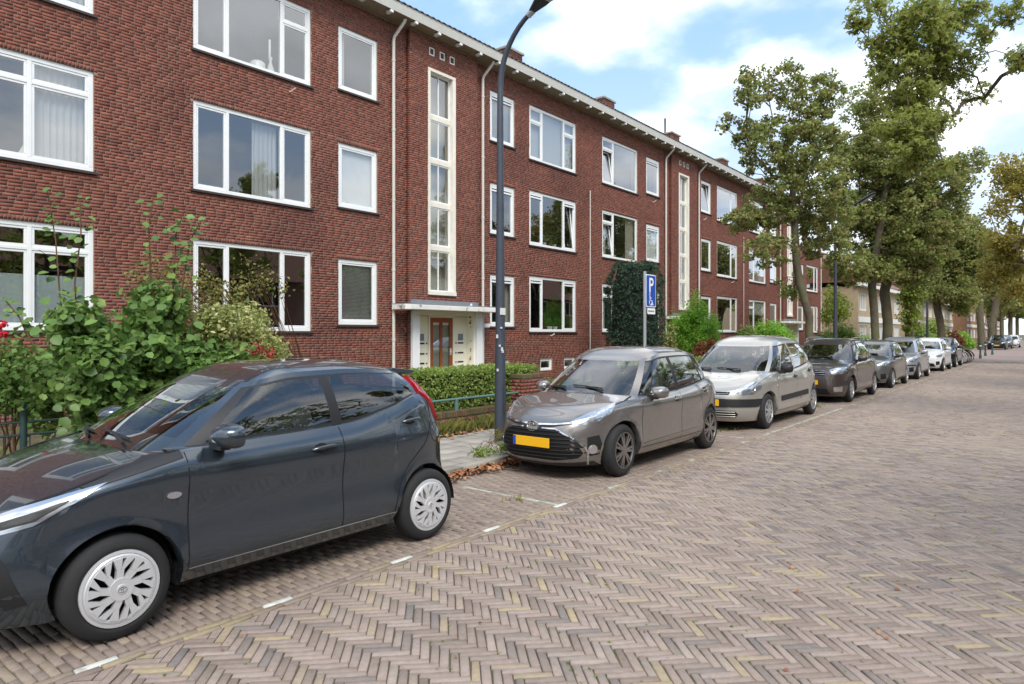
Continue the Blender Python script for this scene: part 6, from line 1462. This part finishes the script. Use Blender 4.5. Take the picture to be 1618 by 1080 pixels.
toC = [(c_, (c_-Vector((0,0,CAMH))).length) for c_ in KC]; toC.sort(key=lambda q: q[1])
for c_, _ in toC[:110]: leaf_at(ks, c_+Vector((.16+RNG.normal(0,.08), -.12+RNG.normal(0,.10), RNG.normal(0,.12))), RNG.uniform(.8, 1.25))
sh_ = MB()
for pts in ([(110,560),(95,470),(88,380),(80,330),(72,290)], [(125,540),(118,450),(128,370),(126,300)], [(250,520),(238,430),(235,360),(243,305)], [(265,520),(275,440),(278,370),(290,335)], [(280,500),(290,440),(300,380),(322,340)], [(60,560),(30,500),(5,470)]):
    P3 = [ray(px, py, 7.4) for px, py in pts]; sh_.tube(P3, [.010, .009, .007, .005, .003][:len(P3)] if len(P3) <= 5 else .006, 5, cap=False)
    for k in range(22):
        f = .25+.75*k/22; i = min(int(f*(len(P3)-1)), len(P3)-2); p = P3[i].lerp(P3[i+1], f*(len(P3)-1)-i); leaf_at(ks, p+Vector((RNG.normal(0,.05), RNG.normal(0,.05), RNG.normal(0,.02))), RNG.uniform(.7, 1.15)*(1.15-.4*f))
sh_.build('shoots', TWIG, ks, 60, fixn=False)
shrub('wispy_shrub', 'wispy twiggy shrub with small yellowish leaves in front of the ground floor window', (-9.3, 6.6, .05), blobs_px([(360,480,55,45),(400,440,35,40),(320,450,55,40),(440,455,25,20),(390,525,55,30),(250,440,60,40),(290,500,60,40)], 9.4, .7), 150, 16, .05, SMALLG, crad=.20, stems=110, r=.007)
shrub('variegated_shrub', 'cream and green variegated shrub above the hydrangea', (-8.9, 6.9, .05), blobs_px([(370,540,55,42),(415,555,42,36),(340,515,40,35),(432,575,28,28),(390,510,36,26)], 8.5, .6), 260, 44, .055, VARI, crad=.17, stems=14, lobes=0, aspect=.6)
hy, HC = shrub('hydrangea', 'hydrangea with dull red flower heads behind the near car', (-8.3, 6.2, .05), blobs_px([(330,600,50,38),(375,590,45,34),(300,630,40,30),(410,600,30,24)], 8.5, .7), 90, 34, .075, KIWI, crad=.18, stems=12, lobes=0)
for px, py in ((370,548),(385,563),(360,558),(405,548),(425,556),(398,562),(305,583),(300,598),(312,590),(440,585),(375,600),(290,605)):
    leaves_obj('flower_head', REDF, hy, [tuple(ray(px, py, 8.0))], .095, 90, .034, up=.4, out=.9)['kind'] = 'stuff'
rs, _ = shrub('rose_bush', 'rose bush with a bright red bloom at the far left edge', (-8.1, 2.2, .05), blobs_px([(5,600,40,60),(15,560,25,30)], 7.0, .7), 40, 30, .06, KIWI, crad=.2)
for px, py in ((5,512),(6,527),(-3,519)): leaves_obj('rose_bloom', ROSE, rs, [tuple(ray(px, py, 6.7))], .038, 40, .04, out=1.2)
# clipped hedge in front of the entrance: dense leaf skin on a twiggy core
hx0, hx1 = -8.62, -7.86; hy0, hy1 = on_plane(676, 526, 7.9).y, on_plane(848, 526, 7.9).y; hz = on_plane(750, 583, 7.9).z
def hedge(label, x0, x1, y0, y1, z1, m, n, size, z0=.08):
    t = thing('clipped_hedge', label, 'hedge', ((x0+x1)/2, (y0+y1)/2, .05))
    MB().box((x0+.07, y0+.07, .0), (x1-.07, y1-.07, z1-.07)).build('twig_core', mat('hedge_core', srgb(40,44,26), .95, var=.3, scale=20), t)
    A_ = [(x1-x0)*(y1-y0), (y1-y0)*(z1-z0), (x1-x0)*(z1-z0)]; P = []
    for k in range(n):
        q = RNG.random(); a, b, dz = RNG.random(), RNG.random(), -abs(RNG.normal(0, .035))+.025*math.sin(9*RNG.random())
        if q < A_[0]/(A_[0]+A_[1]+A_[2]): P.append((x0+(x1-x0)*a, y0+(y1-y0)*b, z1+dz))
        elif q < (A_[0]+A_[1])/(A_[0]+A_[1]+A_[2]): P.append((x1+dz, y0+(y1-y0)*a, z0+(z1-z0)*b))
        else: P.append((x0+(x1-x0)*a, y0-dz if RNG.random() < .6 else y1+dz, z0+(z1-z0)*b))
    leaves_obj('foliage', m, t, P, .04, 3, size, up=.2, out=.2); return t
hedge('clipped green privet hedge behind the low wall, before the entrance', hx0, hx1, hy0, hy1, hz, HEDG, 5200, .045)
hedge('low clipped grey green hedge behind the beige car', -8.6, -7.9, 14.2, 21.5, .95, HEDG, 1500, .06)
shrub('low_shrub', 'grey green low shrub under the cellar windows', (-10.5, 13.2, .05), [(Vector((-10.3, 12.6, .45)), Vector((.7, .8, .45))), (Vector((-10.8, 13.6, .5)), Vector((.6, .9, .5)))], 70, 30, .06, SMALLG, crad=.2)
# yew, thuja and the other garden shrubs along the facade
ty = depth(1003, 11.6); yc_ = ray(1003, 500, ty); hz_ = ray(1003, 414, ty).z; wr = 44*ty/FPX
yw = thing('yew', 'dark green clipped columnar yew in front of the facade', 'shrub', (yc_.x, yc_.y, .05))
MB().tube([(yc_.x, yc_.y, .0), (yc_.x, yc_.y, hz_*.8)], [.12, .05], 8).build('trunk', BARK, yw)
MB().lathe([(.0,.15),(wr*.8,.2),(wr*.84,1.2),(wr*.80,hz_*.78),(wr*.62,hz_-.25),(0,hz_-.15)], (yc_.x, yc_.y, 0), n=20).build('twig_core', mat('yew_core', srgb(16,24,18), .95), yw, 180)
P = []
for k in range(3600):
    a = RNG.random()*6.283; z = .15+(hz_-.15)*RNG.random(); rr_ = wr*(.97 if z < hz_*.82 else .97-.40*((z-hz_*.82)/(hz_*.18))**2)+.05*math.sin(a*5+z*3)+.04*math.sin(a*11-z*7)+RNG.normal(0,.03); q = rr_*(1 if RNG.random() < .82 else RNG.random()); z = z if q > rr_*.8 else hz_-.12-.1*RNG.random(); P.append((yc_.x+q*math.cos(a), yc_.y+q*math.sin(a), z))
leaves_obj('foliage', YEW, yw, P, .06, 8, .07, up=.7, aspect=.45)
tt_ = depth(1098, 11.0)
th_, TC_ = shrub('thuja', 'bright green feathery conifer right of the dark yew', tuple(Vector((ray(1098,520,tt_).x, ray(1098,520,tt_).y, .05))), blobs_px([(1098,492,20,28,0),(1080,515,26,32,0),(1115,515,26,32,0),(1098,540,42,32,0),(1070,545,18,24,0),(1128,545,18,24,0),(1096,472,9,12,0)], tt_, 1.), 300, 60, .11, CONI, crad=.28, stems=20, up=.9, aspect=.35)
shrub('variegated_bush', 'small yellow leaved bush between yew and conifer', (ray(1060,545,tt_-.8).x, ray(1060,545,tt_-.8).y, .05), blobs_px([(1059,535,9,22,0),(1058,550,10,18,0)], tt_-.8, 1.), 40, 26, .09, VARI, crad=.16)
shrub('rust_shrub', 'rust red low shrub beside the bright conifer', (ray(1120,560,tt_-2).x, ray(1120,560,tt_-2).y, .05), blobs_px([(1122,545,18,12,0),(1110,555,16,12,0)], tt_-2, 1.), 50, 30, .07, RUST, crad=.17)
for lab, px, py, rx, ry, D, m_ in (('broad green shrub at the foot of the facade behind the beige car',1215,525,38,24,9.5,CONI),('dense green bush under the far stair bay',1180,535,20,20,10.0,HEDG),('grey green shrub beyond the first street tree',1330,530,30,22,9.0,HEDG),('light green shrub in front of the pale house',1370,545,26,18,8.5,CONI),('dark shrub right of the first trunk',1305,540,18,18,9.5,HEDG),
                               ('tall yellowing shrub at the end of the block',1320,480,22,40,11.5,MAPLE_G),('green garden bush behind the silver car',1455,535,22,20,8.6,HEDG),('orange brown garden bush behind the white car',1500,535,20,12,9.0,RUST),('leafy green bush by the bicycles',1520,540,16,14,8.5,CONI),('green bush behind the far lamp',1475,520,16,18,9.5,HEDG)):
    t_ = depth(px, D); p = ray(px, py, t_); shrub('garden_shrub', lab, (p.x, p.y, .05), blobs_px([(px,py,rx*.7,ry,0),(px-rx*.5,py+ry*.4,rx*.5,ry*.6,0),(px+rx*.5,py+ry*.3,rx*.5,ry*.7,0)], t_, 1.), 90, 36, .0032*t_, m_, crad=.0095*t_, group='garden shrubs')
# ---- weeds, grass and fallen leaves
def blades(name, label, pts, h, n, m=GRASS):
    V, F, r = [], [], []
    for (x, y, z) in pts:
        for k in range(n):
            a = RNG.random()*6.283; L_ = h*RNG.uniform(.4, 1.2); bx_, by_ = x+RNG.normal(0,.05), y+RNG.normal(0,.05); w_ = .006*RNG.uniform(.6,1.4); dx, dy = math.cos(a), math.sin(a); le = RNG.uniform(.2,.9)*L_
            i = len(V); V += [(bx_-dy*w_, by_+dx*w_, z), (bx_+dy*w_, by_-dx*w_, z), (bx_+dx*le*.5+dy*w_*.7, by_+dy*le*.5-dx*w_*.7, z+L_*.75), (bx_+dx*le, by_+dy*le, z+L_)]; F.append((i, i+1, i+2, i+3)); r.append(RNG.random())
    o = link(name, quads_mesh(name, np.array(V), np.array(F), np.array(r)), m); tag(o, label, 'grass', kind='stuff'); return o
blades('tall_grass', 'dry tall grass along the foot of the low wall', [(GW+.03+RNG.random()*.22, 5.6+RNG.random()*4.6, .06) for _ in range(260)], .24, 9)
blades('verge_grass', 'grass and weeds in the front gardens', [(-7.9-RNG.random()*5.8, -1+RNG.random()*45, .05) for _ in range(1500)], .18, 6)
blades('kerb_weeds', 'weeds and moss in the parking lane along the kerb', [(-4.2-RNG.random()*1.2, random.choice([11.2, 14.2, 16.8, 16.4, 22.3, 27.4, 27.6, 32.5, 33.5, 44.2])+RNG.normal(0,.35), .0) for _ in range(130)]+[(-4.25, 5.35, 0), (-4.9, 4.1, 0), (-4.75, 4.55, 0)]*2, .06, 10)
shrub('pavement_weed', 'green weed growing on the pavement edge by the lamp post', (-5.9, 6.72, .10), [(Vector((-5.78, 6.62, .15)), Vector((.14,.26,.06))), (Vector((-5.68, 6.9, .18)), Vector((.08,.16,.09)))], 34, 14, .035, HEDG, crad=.06, stems=10, r=.004, cat='weed')
shrub('lamp_weed', 'dry weed at the foot of the lamp post', (-6.36, 7.62, .10), [(Vector((-6.33, 7.58, .22)), Vector((.08,.10,.12)))], 16, 10, .03, SMALLG, crad=.05, stems=8, r=.003, cat='weed')
def litter(name, label, P, size, m=BRLEAF):
    n = len(P); P = np.array(P); a = RNG.random(n)*6.283; s = size*RNG.uniform(.5, 1.3, n); t = np.stack([np.cos(a), np.sin(a), RNG.normal(0,.35,n)], 1); b = np.stack([-np.sin(a), np.cos(a), RNG.normal(0,.35,n)], 1)
    c1 = RNG.uniform(.0, .5, n)*s
    V = np.stack([P-t*(s*.5)[:, None], P+b*(s*.42)[:, None], P+t*(s*.55)[:, None], P-b*(s*.42)[:, None]], 1); V[:, 1, 2] += c1; V[:, 3, 2] += c1*.7; V[:, :, 2] = np.maximum(V[:, :, 2], P[:, 2:3]-.004)
    o = link(name, quads_mesh(name, V.reshape(-1, 3), np.arange(4*n).reshape(-1, 4), RNG.random(n)), m); tag(o, label, 'leaves', kind='stuff')
L1 = [(KERBX+.02+abs(RNG.normal(0,.11)), RNG.uniform(4.2, 7.4), .012+RNG.random()*.045) for _ in range(620)]+[(KERBX+abs(RNG.normal(0,.14)), RNG.uniform(7.4, 44), .01+RNG.random()*.03) for _ in range(900)]
litter('fallen_leaves', 'brown fallen leaves heaped along the kerb', L1, .075)
litter('pavement_leaves', 'brown fallen leaves along the foot of the low wall', [(PAVX+.02+abs(RNG.normal(0,.22)), RNG.uniform(4.5, 11), .10+RNG.random()*.03) for _ in range(520)], .075)
litter('road_leaves', 'a few pale leaf scraps on the road', [(RNG.uniform(-3.6, .2), RNG.uniform(1.6, 30), .008) for _ in range(150)], .03)
litter('moss_tufts', 'tiny green moss tufts in the road joints', [(RNG.uniform(-3.7, .3), RNG.uniform(1.2, 16), .0) for _ in range(1500)], .02, HEDG)
# ================================================================== far houses, bicycles, bollards
PALEB = mat('pale_brick', srgb(172,154,126), .85, var=.15, scale=3, bump=.3, bscale=20); ORB = mat('orange_brick', srgb(150,112,86), .85, var=.15, scale=3)
REDT = mat('clay_tiles', srgb(120,84,68), .8, var=.25, scale=2, bump=.5, bscale=6)
DARKG = glass('far_glass', (.25, .27, .28), 1.5, 2.0); FWH = mat('far_white_paint', srgb(224,224,220), .6, var=.05, scale=2)
def house(label, x0, x1, y0, y1, ze, zr, m, nwin, storeys=2):
    h = thing('terraced_house', label, 'house', ((x0+x1)/2, (y0+y1)/2, 0), 'pale houses beyond the block')
    wl_ = MB(); wz = [(.9, 2.3), (3.5, 4.9), (6.2, 7.5)][:storeys]; op = []
    pitch = (y1-y0)/nwin
    for k in range(nwin):
        for a, b in wz: op.append((y0+pitch*k+pitch*.14, y0+pitch*(k+1)-pitch*.14, a, b))
    holed(wl_, x1-.25, x1, y0, y1, 0, ze, op); wl_.box((x0, y0, 0), (x1-.251, y0+.25, ze)); wl_.box((x0, y1-.25, 0), (x1-.251, y1, ze)); wl_.box((x0, y0+.251, 0), (x0+.25, y1-.251, ze)); wl_.box((x1-3, y0+.26, 0), (x1-2.9, y1-.26, ze-.1)); wl_.box((x1-2.89, y0+.26, 2.8), (x1-.26, y1-.26, 3.0)); wl_.build('wall', m, h)
    for a, b, c_, d_ in op:
        f = MB(); f.box((x1-.14, a, c_), (x1-.05, b, c_+.09)); f.box((x1-.14, a, d_-.09), (x1-.05, b, d_)); n_ = 4
        for q in range(n_+1): yy = a+(b-a-.08)*q/n_; f.box((x1-.14, yy, c_+.091), (x1-.05, yy+.08, d_-.091))
        w_ = f.build('window', FWH, h); MB().box((x1-.11, a+.08, c_+.09), (x1-.10, b-.08, d_-.09)).build('pane', DARKG, w_)
    MB().box((x1-.2, y0-.2, ze+.001), (x1+.45, y1+.2, ze+.34)).build('fascia', FWH, h)
    MB().box((x1+.001, y0+.1, 2.55), (x1+.06, y1-.1, 3.0)).build('white_band', FWH, h)
    xm = (x0+x1)/2; r = MB(); r.prism([(x1+.5, ze+.342), (xm, zr), (x0-.5, ze+.342)], y0-.25, y1+.25, lambda u, v, d_: (u, d_, v)); ro = r.build('roof', REDT, h)
    MB().box((xm-.4, y0+2, zr-.6), (xm+.4, y0+2.8, zr+.7)).build('chimney', m, ro)
    return h
house('pale yellow brick house with white fascia, just beyond the apartment block', -22, -12.4, 59, 77, 5.4, 9.2, PALEB, 5)
house('second pale house with white fascia, behind the far trees', -21, -11.6, 82, 112, 5.2, 8.6, PALEB, 8)
house('orange brick house near the street end', -20, -10.5, 118, 150, 6.5, 10, ORB, 7)
e_ = house('orange brick block closing the street', -30, -12, 156, 230, 9.0, 12.5, ORB, 14, 3)
far = house('pale house across the end of the street', 8, 20, 110, 200, 8.5, 12, PALEB, 12, 3)
opp = thing('opposite_houses', 'brick terrace across the road, seen only in reflections', 'house', (23, 30, 0))
ow = MB(); ops = [(y, y+2.6, z, z+1.7) for y in np.arange(-18, 98, 5.2) for z in (.9, 3.9)]; holed(ow, 20.0, 20.3, -20, 100, 0, 5.8, ops); ow.box((27, -20, 0), (27.3, 100, 5.8)); ow.build('wall', mat('opposite_brick', srgb(120,78,64), .85, var=.2, scale=3), opp)
for a, b, c_, d_ in ops:
    f = MB(); f.box((20.05, a, c_), (20.15, a+.1, d_)); f.box((20.05, b-.1, c_), (20.15, b, d_)); f.box((20.05, a+.101, c_), (20.15, b-.101, c_+.1)); f.box((20.05, a+.101, d_-.1), (20.15, b-.101, d_)); f.box((20.05, (a+b)/2-.05, c_+.101), (20.15, (a+b)/2+.05, d_-.101)); w_ = f.build('window', FWH, opp); MB().box((20.1, a+.1, c_+.1), (20.11, b-.1, d_-.1)).build('pane', DARKG, w_)
MB().prism([(19.5, 5.81), (23.6, 8.6), (27.8, 5.81)], -20.4, 100.4, lambda u, v, d_: (u, d_, v)).build('roof', REDT, opp)
# bicycles
BIKEB = mat('bicycle_black', srgb(26,27,30), .35, coat=.5); BRUB = mat('bicycle_tyre', srgb(28,28,28), .8)
def bicycle(x, y, rz, label, m=BIKEB, tilt=.06):
    t = thing('bicycle', label, 'bicycle', (x, y, 0), 'bicycles at the end of the parking row', local=True, rz=rz)
    for wx_ in (-.54, .54):
        w_ = MB(); w_.tube([(wx_+.335*math.cos(a), 0, .355+.335*math.sin(a)) for a in np.linspace(0, 6.283, 25)], .019, 6, cap=False); wo = w_.build('wheel', BRUB, t, 60)
        s_ = MB()
        for k in range(10): a = k*.6283; s_.tube([(wx_, .02*(-1)**k, .355), (wx_+.32*math.cos(a), 0, .355+.32*math.sin(a))], .002, 3, cap=False)
        s_.lathe([(0,-.04),(.025,-.04),(.025,.04),(0,.04)], (wx_, 0, .355), 'Y', 8); s_.build('spokes', GALV, wo)
        q = MB(); q.tube([(wx_+.365*math.cos(a), 0, .355+.365*math.sin(a)) for a in np.linspace(R(10 if wx_ > 0 else 30), R(150 if wx_ > 0 else 175), 10)], .022, 5); q.build('mudguard', m, t)
    f = MB(); f.tube([(-.54,0,.355),(-.08,0,.29),(.42,0,.80)], .016, 6); f.tube([(-.08,0,.29),(-.24,0,.90)], .016, 6); f.tube([(-.20,0,.76),(.40,0,.84)], .014, 6); f.tube([(-.54,0,.355),(-.22,0,.80)], .010, 6); f.tube([(.38,0,.98),(.44,0,.74),(.50,0,.50),(.54,0,.355)], .015, 6); f.build('frame', m, t, 60)
    s_ = MB(); rbox(s_, -.26, 0, .95, .13, .09, .035); s_.build('saddle', m, t, 60)
    h_ = MB(); h_.tube([(.38,0,.96),(.37,0,1.06)], .013, 6); h_.tube([(.20,.29,1.08),(.34,.22,1.09),(.38,0,1.06),(.34,-.22,1.09),(.20,-.29,1.08)], .012, 6); h_.build('handlebar', GALV, t, 60)
    r_ = MB(); r_.box((-.80,-.07,.72),(-.40,.07,.735)); r_.tube([(-.78,.05,.72),(-.56,.04,.37)], .006, 4); r_.build('carrier', m, t)
    c_ = MB(); c_.lathe([(.0,.03),(.095,.03),(.095,.045),(0,.045)], (-.08,0,.29), 'Y', 14); c_.tube([(-.08,.05,.29),(.06,.06,.18)], .009, 5); c_.tube([(-.08,-.05,.29),(-.22,-.06,.40)], .009, 5); c_.build('crank', GALV, t)
    return t
for k, lab in enumerate(('black bicycle next to the last parked car','black bicycle in the middle of the row, leaning on its neighbour','dark bicycle with high handlebar, third from the parked cars','outermost dark bicycle, nearest to the crossing')):
    bicycle(-4.75+.1*(k % 2), 44.2+k*.62, R(4+6*(k % 3))+(math.pi if k % 2 else 0), lab)
BOLL = mat('bollard_green', srgb(44,72,70), .5)
for k, (px, py, lab) in enumerate(((1557,562,'dark green bollard right of the bicycles'),(1549,566,'dark green bollard close behind the bicycles'),(1568,560,'dark green bollard in front of the far parked cars'))):
    p = ground_at(px, py); t = thing('bollard', lab, 'bollard', (p.x, p.y, 0), 'bollards by the crossing', local=True)
    b = MB(); b.lathe([(.075,0),(.075,.25),(.055,.28),(.055,.95),(.068,.97),(.068,1.02),(.05,1.08),(0,1.10)], n=14); b.build('post', BOLL, t, 40); MB().lathe([(.0565,.80),(.0575,.80),(.0575,.88),(.0565,.88)], n=14).build('reflective_band', SIGNW, t)
